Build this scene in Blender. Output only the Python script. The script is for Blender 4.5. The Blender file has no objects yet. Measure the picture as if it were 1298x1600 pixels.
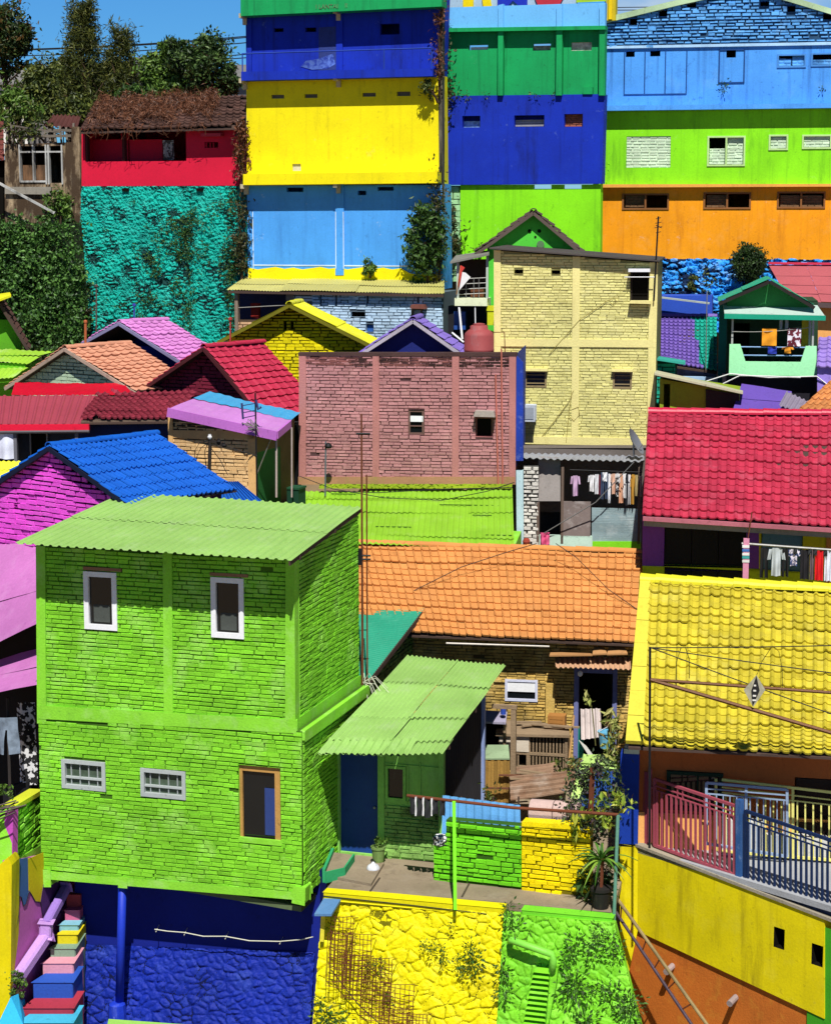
import bpy, math, random
import numpy as np
from mathutils import Vector
random.seed(7)
C = bpy.context.scene.collection
# ---- survey of the place: the camera station and its lens turn sight lines into metric points ----
FPX = 3100.0; CX, CY = 649.0, 800.0; HOR = 330.0; CZ = 16.0
PIT = math.atan((CY - HOR) / FPX)
CAM = Vector((0, 0, CZ))
_f = Vector((0, math.cos(PIT), -math.sin(PIT))); _u = Vector((0, math.sin(PIT), math.cos(PIT)))
def ray(px, py):
    return _f + Vector((1, 0, 0)) * ((px - CX) / FPX) + _u * ((CY - py) / FPX)
def P(px, py, Y):
    d = ray(px, py); return CAM + d * (Y / d.y)
class Pl:
    def __init__(s, o, n, u=None):
        s.o = Vector(o); s.n = Vector(n).normalized()
        s.u = (Vector((0, 0, 1)).cross(s.n)).normalized() if u is None else Vector(u).normalized()
        s.v = s.n.cross(s.u)
    def p(s, px, py, w=0.0):
        d = ray(px, py); o = s.o + s.n * w
        return CAM + d * ((o - CAM).dot(s.n) / d.dot(s.n))
    def uv(s, px, py, w=0.0):
        q = s.p(px, py, w) - s.o; return (q.dot(s.u), q.dot(s.v))
    def at(s, u, v, w=0.0): return s.o + s.u * u + s.v * v + s.n * w
    def rect(s, x0, y0, x1, y1, w=0.0):
        a = s.uv(x0, y1, w); b = s.uv(x1, y1, w); c = s.uv(x1, y0, w); d = s.uv(x0, y0, w)
        return ((a[0] + d[0]) / 2, (a[1] + b[1]) / 2, (b[0] + c[0]) / 2, (c[1] + d[1]) / 2)
    def off(s, w): return Pl(s.o + s.n * w, s.n, s.u)
def vp(px, py, Y, yaw):
    a = math.radians(yaw); return Pl(P(px, py, Y), (-math.sin(a), -math.cos(a), 0))
def vpt(o, yaw):
    a = math.radians(yaw); return Pl(o, (-math.sin(a), -math.cos(a), 0))
def side(pl, px, py, w=0.0):            # the wall that turns the right-hand corner of pl at (px, py)
    return Pl(pl.p(px, py, w), pl.u)
def gnd(px, py, z):                     # point of a level surface at height z
    d = ray(px, py); return CAM + d * ((z - CZ) / d.z)
# ---- objects ----
ORG = {}
def tag(o, label=None, cat=None, group=None, kind=None):
    if label: o['label'] = label
    if cat: o['category'] = cat
    if group: o['group'] = group
    if kind: o['kind'] = kind
    return o
def T(name, label, cat, loc, group=None):
    o = bpy.data.objects.new(name, None); C.objects.link(o); o.location = loc; o.empty_display_size = .2
    ORG[o.name] = Vector(loc); return tag(o, label, cat, group)
def mats(m): return list(m) if isinstance(m, (list, tuple)) else [m]
class MB:
    def __init__(s): s.v = []; s.f = []; s.mi = []; s.cur = 0
    def add(s, vs, fs, m=None):
        n = len(s.v); s.v.extend([tuple(x) for x in vs])
        for q in fs: s.f.append(tuple(i + n for i in q)); s.mi.append(s.cur if m is None else m)
    def quad(s, a, b, c, d, m=None): s.add([a, b, c, d], [(0, 1, 2, 3)], m)
    def prism(s, poly, ext, m=None):
        n = len(poly); ext = Vector(ext); vs = [Vector(p) for p in poly]; vs = vs + [p + ext for p in vs]
        fs = [tuple(range(n)), tuple(range(2 * n - 1, n - 1, -1))]
        fs += [(i, (i + 1) % n, n + (i + 1) % n, n + i) for i in range(n)]
        s.add(vs, fs, m)
    def ubox(s, pl, u0, v0, u1, v1, w0, w1, m=None):
        s.prism([pl.at(u0, v0, w0), pl.at(u1, v0, w0), pl.at(u1, v1, w0), pl.at(u0, v1, w0)], pl.n * (w1 - w0), m)
    def pbox(s, pl, x0, y0, x1, y1, w0, w1, m=None):
        u0, v0, u1, v1 = pl.rect(x0, y0, x1, y1, w1); s.ubox(pl, u0, v0, u1, v1, w0, w1, m)
    def ppoly(s, pl, pts, w0, w1, m=None):
        s.prism([pl.p(x, y, w1) + pl.n * (w0 - w1) for x, y in pts], pl.n * (w1 - w0), m)
    def bar(s, a, b, wd, ht, up=(0, 0, 1), m=None):
        a, b = Vector(a), Vector(b); d = (b - a).normalized(); up = Vector(up)
        sd = d.cross(up).normalized() * (wd / 2); u = sd.cross(d).normalized() * (ht / 2)
        s.prism([a - sd - u, a + sd - u, a + sd + u, a - sd + u], b - a, m)
    def tube(s, pts, r, n=6, m=None, taper=None):
        pts = [Vector(p) for p in pts]; k = len(pts); vs = []; fs = []
        for i, p in enumerate(pts):
            d = (pts[min(i + 1, k - 1)] - pts[max(i - 1, 0)]).normalized()
            a = d.cross(Vector((0, 0, 1)) if abs(d.z) < .9 else Vector((1, 0, 0))).normalized(); b = d.cross(a)
            rr = r if taper is None else r + (taper - r) * i / (k - 1)
            for j in range(n):
                t = 2 * math.pi * j / n; vs.append(p + a * (rr * math.cos(t)) + b * (rr * math.sin(t)))
        for i in range(k - 1):
            for j in range(n): fs.append((i * n + j, i * n + (j + 1) % n, (i + 1) * n + (j + 1) % n, (i + 1) * n + j))
        fs.append(tuple(range(n - 1, -1, -1))); fs.append(tuple(range((k - 1) * n, k * n))); s.add(vs, fs, m)
    def lathe(s, o, prof, n=20, m=None):
        o = Vector(o); vs = []; fs = []
        for r, z in prof:
            for j in range(n):
                t = 2 * math.pi * j / n; vs.append(o + Vector((r * math.cos(t), r * math.sin(t), z)))
        for i in range(len(prof) - 1):
            for j in range(n): fs.append((i * n + j, i * n + (j + 1) % n, (i + 1) * n + (j + 1) % n, (i + 1) * n + j))
        fs.append(tuple(range((len(prof) - 1) * n, len(prof) * n))); fs.append(tuple(range(n - 1, -1, -1))); s.add(vs, fs, m)
    def build(s, name, mat, par=None, loc=None, label=None, cat=None, group=None, kind=None, smooth=False, bev=0):
        me = bpy.data.meshes.new(name)
        o0 = ORG.get(par.name, Vector((0, 0, 0))) if par else Vector(loc if loc is not None else (0, 0, 0))
        arr = np.array(s.v, dtype=float).reshape(-1, 3) - np.array(o0)
        me.from_pydata(arr.tolist(), [], s.f)
        for mm in mats(mat): me.materials.append(mm)
        me.polygons.foreach_set('material_index', s.mi)
        if smooth: me.polygons.foreach_set('use_smooth', [True] * len(s.f))
        me.update()
        o = bpy.data.objects.new(name, me); C.objects.link(o)
        if par: o.parent = par
        else: o.location = o0
        ORG[o.name] = Vector(o0)
        if bev:
            b = o.modifiers.new('bevel', 'BEVEL'); b.width = bev; b.segments = 1; b.limit_method = 'ANGLE'
        return tag(o, label, cat, group, kind)
# ---- materials ----
def lin(h, k=1.0):
    h = h.lstrip('#'); out = []
    for i in (0, 2, 4):
        c = int(h[i:i + 2], 16) / 255; c = c / 12.92 if c <= .04045 else ((c + .055) / 1.055) ** 2.4
        out.append(min(.88, c / k))
    return (*out, 1)
_M = {}
def M(name, hx, k=1.0, rough=.8, var=.16, isl=.0, dirt=.0, dirtc='#2b2519', dsc=(2.5, 2.5, .6), dth=.56, fade=0, fadec='#cfcfb8', fsc=2.2, bump=.2, bsc=30, spec=.25, metal=0, psc=.9, fine=.06, speck=None, streak=0, peel=0, peelc='#c8c4b4'):
    if name in _M: return _M[name]
    m = bpy.data.materials.new(name); m['hx'] = hx; m.use_nodes = True; nt = m.node_tree; N = nt.nodes; L = nt.links
    bs = N['Principled BSDF']; bs.inputs['Roughness'].default_value = rough; bs.inputs['Metallic'].default_value = metal
    bs.inputs['Specular IOR Level'].default_value = spec
    geo = N.new('ShaderNodeNewGeometry')
    def noise(sc, det=4, mapping=None, rg=.55):
        n = N.new('ShaderNodeTexNoise'); n.inputs['Scale'].default_value = sc; n.inputs['Detail'].default_value = det; n.inputs['Roughness'].default_value = rg
        if mapping:
            mp = N.new('ShaderNodeMapping'); mp.inputs['Scale'].default_value = mapping; L.new(geo.outputs['Position'], mp.inputs['Vector']); L.new(mp.outputs[0], n.inputs['Vector'])
        else: L.new(geo.outputs['Position'], n.inputs['Vector'])
        return n.outputs['Fac']
    def rng(src, a, b, c, d):
        r = N.new('ShaderNodeMapRange'); r.inputs[1].default_value = a; r.inputs[2].default_value = b; r.inputs[3].default_value = c; r.inputs[4].default_value = d; L.new(src, r.inputs[0]); return r.outputs[0]
    def mul(a, b):
        q = N.new('ShaderNodeMath'); q.operation = 'MULTIPLY'; L.new(a, q.inputs[0]); L.new(b, q.inputs[1]); return q.outputs[0]
    def mix(fac, c1, c2):
        q = N.new('ShaderNodeMix'); q.data_type = 'RGBA'; L.new(fac, q.inputs['Factor'])
        for c, nm in ((c1, 'A'), (c2, 'B')):
            i = [x for x in q.inputs if x.name == nm and x.type == 'RGBA'][0]
            if isinstance(c, tuple): i.default_value = c
            else: L.new(c, i)
        return [x for x in q.outputs if x.type == 'RGBA'][0]
    col = lin(hx, k)
    f = rng(noise(psc), .3, .7, 1 - var, 1 + var * .7)
    f = mul(f, rng(noise(22, 3), .3, .7, 1 - fine, 1 + fine))
    if isl: f = mul(f, rng(geo.outputs['Random Per Island'], 0, 1, 1 - isl, 1 + isl * .6))
    vm = N.new('ShaderNodeVectorMath'); vm.operation = 'SCALE'; vm.inputs[0].default_value = col[:3]; L.new(f, vm.inputs['Scale']); c = vm.outputs[0]
    if fade: c = mix(rng(noise(fsc, 7, None, .65), .52, .68, 0, fade), c, lin(fadec, k))
    if dirt: c = mix(rng(noise(1.0, 7, dsc, .68), dth, dth + .16, 0, dirt), c, lin(dirtc))
    if streak: c = mix(rng(noise(1.0, 5, (6, 6, .22), .6), .54, .72, 0, streak), c, lin(dirtc))
    if peel: c = mix(rng(noise(2.6, 9, None, .72), .635, .66, 0, peel), c, lin(peelc))
    if speck is None: speck = .4 if bump >= .1 else 0
    if speck: c = mix(rng(noise(7.0, 5, (1, 1, .8), .75), .6, .7, 0, speck), c, lin(dirtc) if dirt else (col[0] * .3, col[1] * .3, col[2] * .3, 1))
    L.new(c, bs.inputs['Base Color'])
    if bump:
        b = N.new('ShaderNodeBump'); b.inputs['Strength'].default_value = bump; b.inputs['Distance'].default_value = .02
        L.new(noise(bsc, 4), b.inputs['Height']); L.new(b.outputs[0], bs.inputs['Normal'])
    _M[name] = m; return m
def LEAF(name, cols, rough=.5):
    if name in _M: return _M[name]
    m = bpy.data.materials.new(name); m.use_nodes = True; nt = m.node_tree; N = nt.nodes; L = nt.links
    bs = N['Principled BSDF']; bs.inputs['Roughness'].default_value = rough; bs.inputs['Specular IOR Level'].default_value = .35
    geo = N.new('ShaderNodeNewGeometry'); cr = N.new('ShaderNodeValToRGB'); L.new(geo.outputs['Random Per Island'], cr.inputs[0])
    e = cr.color_ramp.elements
    while len(e) < len(cols): e.new(.5)
    for i, c in enumerate(cols): e[i].position = i / max(1, len(cols) - 1); e[i].color = lin(c)
    L.new(cr.outputs[0], bs.inputs['Base Color'])
    tr = N.new('ShaderNodeBsdfTranslucent'); L.new(cr.outputs[0], tr.inputs[0])
    mx = N.new('ShaderNodeMixShader'); mx.inputs[0].default_value = .22; L.new(bs.outputs[0], mx.inputs[1]); L.new(tr.outputs[0], mx.inputs[2])
    L.new(mx.outputs[0], N['Material Output'].inputs[0]); _M[name] = m; return m
def joint(mat, f=None):  # darkened copy of the paint puts the gap shadow into the joints
    f = f or mat.get('jf', .44); h = mat['hx'].lstrip('#'); return M(mat.name + ' joint', '#' + ''.join('%02x' % int(int(h[i:i + 2], 16) * f) for i in (0, 2, 4)), rough=.95, var=.3, bump=.2, speck=0)
def PLAIN(name, hx, k=1.0, rough=.5, metal=0, spec=.4): return M(name, hx, k, rough, .06, 0, 0, bump=0, spec=spec, metal=metal)
def CLOTHPAT(name, h1, h2, sc=14, th=.5):
    if name in _M: return _M[name]
    m = PLAIN(name, h1, rough=.9); nt = m.node_tree; N = nt.nodes; L = nt.links
    geo = N.new('ShaderNodeNewGeometry'); n = N.new('ShaderNodeTexNoise'); n.inputs['Scale'].default_value = sc; n.inputs['Detail'].default_value = 2; L.new(geo.outputs['Position'], n.inputs['Vector'])
    cr = N.new('ShaderNodeValToRGB'); cr.color_ramp.interpolation = 'CONSTANT'; e = cr.color_ramp.elements; e[0].color = lin(h1); e[1].color = lin(h2); e[1].position = th
    L.new(n.outputs['Fac'], cr.inputs[0]); L.new(cr.outputs[0], N['Principled BSDF'].inputs['Base Color']); return m
# ---- builders ----
def spans(poly, v):
    xs = []; n = len(poly)
    for i in range(n):
        (u0, v0), (u1, v1) = poly[i], poly[(i + 1) % n]
        if (v0 <= v < v1) or (v1 <= v < v0): xs.append(u0 + (u1 - u0) * (v - v0) / (v1 - v0))
    xs.sort(); return [(xs[i], xs[i + 1]) for i in range(0, len(xs) - 1, 2)]
def cut(iv, a, b):
    out = []
    for p, q in iv:
        if b <= p or a >= q: out.append((p, q)); continue
        if a > p: out.append((p, a))
        if b < q: out.append((b, q))
    return out
def panel(mb, pl, poly, holes, w=0.0, m=None):
    vs = sorted(set([round(v, 5) for _, v in poly] + [round(x, 5) for h in holes for x in (h[1], h[3])]))
    lo, hi = min(v for _, v in poly), max(v for _, v in poly); vs = [v for v in vs if lo <= v <= hi]
    for a, b in zip(vs, vs[1:]):
        if b - a < 1e-4: continue
        e = (b - a) * 1e-3; s0, s1 = spans(poly, a + e), spans(poly, b - e)
        hs = [h for h in holes if h[1] < b - e and h[3] > a + e]
        for (p0, q0), (p1, q1) in zip(s0, s1):
            ivs = [(p0, q0)]; cuts = sorted((h[0], h[2]) for h in hs)
            if not cuts: mb.quad(pl.at(p0, a, w), pl.at(q0, a, w), pl.at(q1, b, w), pl.at(p1, b, w), m); continue
            L0, L1 = p0, p1
            for h0, h1 in cuts:
                if h1 <= min(L0, L1) or h0 >= max(q0, q1): continue
                if h0 > L0: mb.quad(pl.at(L0, a, w), pl.at(h0, a, w), pl.at(h0, b, w), pl.at(L1, b, w), m)
                L0 = L1 = h1
            if L0 < q0: mb.quad(pl.at(L0, a, w), pl.at(q0, a, w), pl.at(q1, b, w), pl.at(L1, b, w), m)
def bricks(mb, pl, poly, holes=(), ch=.08, bl=.22, gap=.013, dep=.028, w=0.0, jit=.35, closed=.3, wav=.008, miss=.0015, m=None, rnd=None):
    R = rnd or random; lo, hi = min(v for _, v in poly), max(v for _, v in poly)
    k = 0; v = lo + .004; f1, f2 = R.uniform(.5, 1.3), R.uniform(0, 6)
    while v < hi - .03:
        h = ch * R.uniform(.9, 1.1); v1 = min(v + h - gap * R.uniform(.5, 1.5), hi)
        ivs = []
        for (a, b), (c, d) in zip(spans(poly, v + .002), spans(poly, v1 - .002)): ivs.append((max(a, c), min(b, d)))
        for hh in holes:
            if hh[1] < v1 and hh[3] > v: ivs = cut(ivs, hh[0], hh[2])
        for a, b in ivs:
            if b - a < .03: continue
            u = a - (bl * .5 if k % 2 else 0) - R.uniform(0, .06)
            while u < b:
                e = u + bl * R.uniform(.85, 1.15); g = gap * R.uniform(.6, 1.6) if R.random() > closed else .001
                x0, x1 = max(u, a), min(e - g, b); u = e
                if x1 - x0 < .025 or R.random() < miss: continue
                vt = v1 + (gap * R.uniform(.3, 1.3) if R.random() < .2 else R.uniform(-.2, .2) * gap); vb = v + R.uniform(-.25, .25) * gap
                wv = wav * math.sin(x0 * 2 * f1 + f2 + v * .7) * (1 if lo + .1 < v < hi - .1 else 0)
                d = w + dep * R.uniform(1 - jit, 1 + jit * .6); c = min(.006, (x1 - x0) * .2)
                j = lambda: R.uniform(-.003, .003)
                p = [(x0, vb), (x1, vb), (x1, vt), (x0, vt)]; q = [(x0 + c, vb + c), (x1 - c, vb + c), (x1 - c, vt - c), (x0 + c, vt - c)]
                t1, t2 = R.uniform(-.003, .003), R.uniform(-.003, .003)
                vs = [pl.at(a_, b_ + wv, w) for a_, b_ in p] + [pl.at(a_ + j(), b_ + wv + j(), d + (t1 if i in (1, 2) else -t1) + (t2 if i > 1 else -t2)) for i, (a_, b_) in enumerate(q)]
                mb.add(vs, [(4, 5, 6, 7), (0, 1, 5, 4), (1, 2, 6, 5), (2, 3, 7, 6), (3, 0, 4, 7)], m)
        v += h; k += 1
def reveal(mb, pl, h, t, w=0.0, m=None):
    u0, v0, u1, v1 = h; q = [(u0, v0), (u1, v0), (u1, v1), (u0, v1)]
    for i in range(4):
        (a, b), (c, d) = q[i], q[(i + 1) % 4]; mb.quad(pl.at(a, b, w), pl.at(c, d, w), pl.at(c, d, w - t), pl.at(a, b, w - t), m)
def wall(par, name, pl, pts, mat, holes=(), depth=2.5, t=.16, brick=None, w=0.0, uvpts=None, label=None, hname='vent', hmat=None, smooth=False):
    poly = uvpts or [pl.uv(x, y, w) for x, y in pts]; hs = [h[:4] if len(h) > 4 else pl.rect(*h, w) for h in holes]
    mb = MB(); panel(mb, pl, poly, hs, w)
    n = len(poly)
    for i in range(n):
        (a, b), (c, d) = poly[i], poly[(i + 1) % n]; mb.quad(pl.at(a, b, w), pl.at(c, d, w), pl.at(c, d, w - depth), pl.at(a, b, w - depth))
    if depth > .4: mb.add([pl.at(a, b, w - depth) for a, b in poly], [tuple(range(n))])
    if brick is not None:
        bk = dict(brick); ins = bk.pop('inset', None); bp = poly
        bricks(mb, pl, bp if ins is None else [pl.uv(x, y, w) for x, y in ins], hs, w=w, m=1, **bk)
    o = mb.build(name, [joint(mat), mat] if brick is not None else mat, par, label=label)
    for h in hs:
        r = MB(); reveal(r, pl, h, t, w + (brick.get('dep', .028) * .8 if brick else .0)); r.build(hname, hmat or mat, par)
    return o
def infill(par, pl, x0, y0, x1, y1, mat, w=-.08, brick=None, name='bricked_up_opening', t=.05):
    r = pl.rect(x0, y0, x1, y1); mb = MB(); mb.ubox(pl, r[0], r[1], r[2], r[3], w - t, w)
    if brick: bricks(mb, pl, [(r[0], r[1]), (r[2], r[1]), (r[2], r[3]), (r[0], r[3])], w=w, **brick)
    return mb.build(name, mat, par)
def window(par, pl, x0, y0, x1, y1, fm, pm, fw=.05, w=0.0, d=.06, pd=.03, mull=(), trans=(), name='window', label=None, mw=.015):
    u0, v0, u1, v1 = pl.rect(x0, y0, x1, y1, w); mb = MB()
    mb.ubox(pl, u0, v0, u0 + fw, v1, w - .04, w + d); mb.ubox(pl, u1 - fw, v0, u1, v1, w - .04, w + d)
    mb.ubox(pl, u0 + fw, v0, u1 - fw, v0 + fw, w - .04, w + d - .002); mb.ubox(pl, u0 + fw, v1 - fw, u1 - fw, v1, w - .04, w + d - .002)
    for t in mull: mb.ubox(pl, u0 + (u1 - u0) * t - mw, v0 + fw, u0 + (u1 - u0) * t + mw, v1 - fw, w - .03, w + d * .5)
    for t in trans: mb.ubox(pl, u0 + fw, v0 + (v1 - v0) * t - fw * .25, u1 - fw, v0 + (v1 - v0) * t + fw * .25, w - .03, w + d * .7)
    o = mb.build(name, fm, par, label=label)
    p = MB(); p.ubox(pl, u0 + fw * .6, v0 + fw * .6, u1 - fw * .6, v1 - fw * .6, w - .02, w + pd - .02); p.build('pane', pm, o)
    return o
PAN = [(0, 0), (.1, .55), (.22, 1), (.34, .55), (.46, 0), (.72, -.18), (1, 0)]
FLAT = [(0, 0), (.07, .75), (.16, .8), (.24, .05), (.6, .0), (.93, .0), (1, .0)]
def tiles(mb, A, B, Cc, D, nc, nr, amp=.035, lip=.03, prof=PAN, jit=.006, m=None, rnd=None, miss=0, mfun=None, slip=.0):
    R = rnd or random; A, B, Cc, D = map(Vector, (A, B, Cc, D)); nrm = (B - A).cross(Cc - A).normalized()
    if nrm.z < 0: nrm = -nrm
    k = len(prof); wl_ = (B - A).length; w1, w2 = R.uniform(0, 6), R.uniform(0, 6)
    g = lambda s, t: (A * (1 - t) + B * t) * (1 - s) + (Cc * (1 - t) + D * t) * s + nrm * (.016 * math.sin(t * wl_ * 1.7 + s * 3 + w1) + .012 * math.sin(s * 6 + t * wl_ * .8 + w2))
    for r in range(nr):
        rj = R.uniform(-jit, jit)
        for c in range(nc):
            if R.random() < miss: continue
            ds = (R.uniform(-.5, .5) * jit * 8 + (slip if R.random() < .03 else 0)) / nr * 1.0; dh = R.uniform(-jit, jit) * .5 + rj; dt = R.uniform(-jit, jit) / 2
            s0, s1 = max((r - .08) / nr + ds, -.03), min((r + 1.02) / nr, 1.0); rows = [[], [], []]
            tl = R.uniform(-jit, jit) * .6
            for t, h in prof:
                tt = (c + t) / nc + dt / nc
                rows[0].append(g(s0, tt) + nrm * (h * amp + dh - .004)); rows[1].append(g(s0, tt) + nrm * (h * amp + lip + dh + tl * (t - .5))); rows[2].append(g(s1, tt) + nrm * (h * amp * .9 + dh))
            vs = rows[0] + rows[1] + rows[2]
            fs = [(i, i + 1, k + i + 1, k + i) for i in range(k - 1)] + [(k + i, k + i + 1, 2 * k + i + 1, 2 * k + i) for i in range(k - 1)]
            mb.add(vs, fs, (mfun((c + .5) / nc, (r + .5) / nr) if mfun else m))
def ridge(mb, a, b, r=.11, n=10, up=None, m=None):
    a, b = Vector(a), Vector(b); d = (b - a); L = d.length; d.normalize(); s = d.cross(Vector((0, 0, 1))).normalized(); z = s.cross(d)
    for i in range(n):
        p, q = a + d * (L * i / n), a + d * (L * (i + 1.07) / n); vs = []
        j = random.uniform(-.008, .008)
        for e, rr in ((p, r), (q, r * .86)):
            for t in range(9):
                an = math.pi * (t / 8) * 1.1 - .05 * math.pi; vs.append(e + s * (rr * math.cos(an)) + z * (rr * math.sin(an) * .8 + j))
        for t in range(9):
            an = math.pi * (t / 8) * 1.1 - .05 * math.pi; vs.append(p + s * (r * .8 * math.cos(an)) + z * (r * .8 * math.sin(an) * .8 + j))
        mb.add(vs, [(t, t + 1, 10 + t, 9 + t) for t in range(8)] + [(t, t + 1, 19 + t, 18 + t) for t in range(8)], m)
def corr(mb, A, B, Cc, D, pitch=.076, amp=.014, rows=(0, 1), cols=(0, 1), seg=6, jit=.01, m=None, trap=False, rnd=None, edge=.0, lap=.02, mfun=None, sag=0.0):
    R = rnd or random; A, B, Cc, D = map(Vector, (A, B, Cc, D)); nrm = (B - A).cross(Cc - A).normalized()
    if nrm.z < 0 or (abs(nrm.z) < .05 and nrm.y > 0): nrm = -nrm
    wd = (B - A).length; g = lambda s, t: (A * (1 - t) + B * t) * (1 - s) + (Cc * (1 - t) + D * t) * s
    def h(x):
        ph = x / pitch
        if not trap: return amp * math.cos(2 * math.pi * ph)
        f = ph % 1; return amp * (1 if f < .22 else 1 - (f - .22) / .12 if f < .34 else 0 if f < .88 else (f - .88) / .12)
    for ri in range(len(rows) - 1):
        for ci in range(len(cols) - 1):
            o = R.uniform(-.3, 1) * jit; tilt = R.uniform(-1, 1) * jit; e0 = R.uniform(-edge, edge)
            s0, s1 = rows[ri] - (lap if ri else 0) + e0, rows[ri + 1] + (lap if ri < len(rows) - 2 else 0); t0, t1 = cols[ci], cols[ci + 1]
            n = max(2, int((t1 - t0) * wd / pitch * seg)); ns = 4; vs = []
            for a in range(ns + 1):
                s = s0 + (s1 - s0) * a / ns
                for b in range(n + 1):
                    t = t0 + (t1 - t0) * b / n; lift = (jit * .9 + .006) * (1 - a / ns) if ri else 0
                    vs.append(g(s, t) + nrm * (h(t * wd) + o + lift + tilt * (b / n - .5) + .012 * (ci % 2) - sag * math.sin(math.pi * s) + jit * .6 * math.sin(7 * s + 3 * t * wd) + .004 * math.sin(11 * s + 5.3 * t * wd + ri) * math.sin(2.1 * t * wd)))
            mb.add(vs, [(a * (n + 1) + b, a * (n + 1) + b + 1, (a + 1) * (n + 1) + b + 1, (a + 1) * (n + 1) + b) for a in range(ns) for b in range(n)], mfun(ri, ci) if mfun else m)
def rubble(mb, c00, c10, c11, c01, nrm, cell=.3, asp=1.4, h=.07, res=.03, seed=1, rough=.02, sharp=3.0, m=None, mfun=None, edge=.0, grime_shade=None):
    c00, c10, c11, c01 = [np.array(c) for c in (c00, c10, c11, c01)]; nrm = np.array(nrm); rs = np.random.RandomState(seed)
    Wd = max(np.linalg.norm(c10 - c00), np.linalg.norm(c11 - c01)); Ht = max(np.linalg.norm(c01 - c00), np.linalg.norm(c11 - c10))
    nx, ny = int(Wd / res) + 1, int(Ht / res) + 1
    X, Y = np.meshgrid(np.linspace(0, Wd, nx), np.linspace(0, Ht, ny)); gx, gy = int(Wd / (cell * asp)) + 4, int(Ht / cell) + 4
    px = (np.arange(gx)[None, :] + rs.uniform(-.1, 1.1, (gy, gx)) - 2) * cell * asp; py = (np.arange(gy)[:, None] + rs.uniform(-.1, 1.1, (gy, gx)) - 2) * cell; hr = rs.uniform(.45, 1.1, (gy, gx)); tx = rs.uniform(-.35, .35, (gy, gx)); ty = rs.uniform(-.35, .35, (gy, gx))
    wx = .05 * np.sin(Y * 7 + 1) + .03 * np.sin(Y * 17 + X * 3); wy = .04 * np.sin(X * 6) + .025 * np.sin(X * 15 + Y * 4)
    U, V = X + wx * cell / .3, Y + wy * cell / .3; ix, iy = (U / (cell * asp)).astype(int) + 2, (V / cell).astype(int) + 2
    F1 = np.full(X.shape, 9.); F2 = F1.copy(); HH = np.zeros(X.shape)
    for dx in (-2, -1, 0, 1, 2):
        for dy in (-2, -1, 0, 1, 2):
            a, b = np.clip(ix + dx, 0, gx - 1), np.clip(iy + dy, 0, gy - 1); ex, ey = (U - px[b, a]) / asp, V - py[b, a]; d = np.sqrt(ex ** 2 + ey ** 2)
            hv = hr[b, a] + (tx[b, a] * ex + ty[b, a] * ey) / cell
            near = d < F1; F2 = np.where(near, F1, np.minimum(F2, d)); HH = np.where(near, hv, HH); F1 = np.where(near, d, F1)
    e = np.clip((F2 - F1) / cell * sharp, 0, 1); e = e * e * (3 - 2 * e)
    no = sum(np.sin(X * a + Y * b + c) * g for a, b, c, g in [(23, 9, 1, .4), (11, -31, 2, .35), (47, 37, 4, .3), (-61, 29, 5, .25), (83, -71, 0, .2)])
    z = h * (e * HH) + rough * no * .5 + rs.normal(0, rough * .22, X.shape)
    s, t = (X / Wd)[..., None], (Y / Ht)[..., None]
    pos = (c00 * (1 - s) + c10 * s) * (1 - t) + (c01 * (1 - s) + c11 * s) * t + nrm * z[..., None]
    idx = np.arange(nx * ny).reshape(ny, nx); q = np.stack([idx[:-1, :-1], idx[:-1, 1:], idx[1:, 1:], idx[1:, :-1]], -1).reshape(-1, 4)
    n0 = len(mb.v); mb.v.extend(map(tuple, pos.reshape(-1, 3))); mb.f.extend(map(tuple, (q + n0)))
    if grime_shade:  # shadow lines between stones painted as darker faces, along with grime
        nz = np.sin(X * 2.1 + 3 * np.sin(Y * 1.3)) * np.sin(Y * 2.7 + 2 * np.sin(X * 1.1 + 1)) + .5 * np.sin(X * 7 + Y * 5) + rs.normal(0, .35, X.shape)
        for cx_, cy_, sx_, sy_, am_ in grime_shade[3:]: nz = nz + am_ * np.exp(-((X / Wd - cx_) / sx_) ** 2 - ((Y / Ht - cy_) / sy_) ** 2)
        g_ = ((e < grime_shade[0]) & (nz > grime_shade[1])) | (nz > grime_shade[2])
        mb.mi.extend(g_[:-1, :-1].reshape(-1).astype(int).tolist())
    elif mfun is None: mb.mi.extend([mb.cur if m is None else m] * len(q))
    else: mb.mi.extend([mfun(i % (nx - 1) / (nx - 1), i // (nx - 1) / (ny - 1)) for i in range(len(q))])
    return pos
def leafset(mb, pts, size, seed=1, asp=.45, droop=.3, upb=.35, m=None, vary=.5):
    rs = np.random.RandomState(seed); pts = np.asarray(pts, float); n = len(pts)
    d = rs.normal(0, 1, (n, 3)); d[:, 2] -= droop; d /= np.linalg.norm(d, axis=1)[:, None]
    r = rs.normal(0, 1, (n, 3)); r[:, 2] += upb; r[:, 1] -= upb * .6; s = np.cross(d, r); s /= np.linalg.norm(s, axis=1)[:, None] + 1e-9
    L = (size * rs.uniform(1 - vary, 1 + vary, n))[:, None]; nn = np.cross(s, d)
    v = np.stack([pts - d * L * .5, pts + s * L * asp * .5 + nn * L * .06, pts + d * L * .5 - nn * L * .08, pts - s * L * asp * .5 + nn * L * .06], 1).reshape(-1, 3)
    n0 = len(mb.v); mb.v.extend(map(tuple, v)); mb.f.extend([(n0 + 4 * i, n0 + 4 * i + 1, n0 + 4 * i + 2, n0 + 4 * i + 3) for i in range(n)]); mb.mi.extend([mb.cur if m is None else m] * n)
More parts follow.
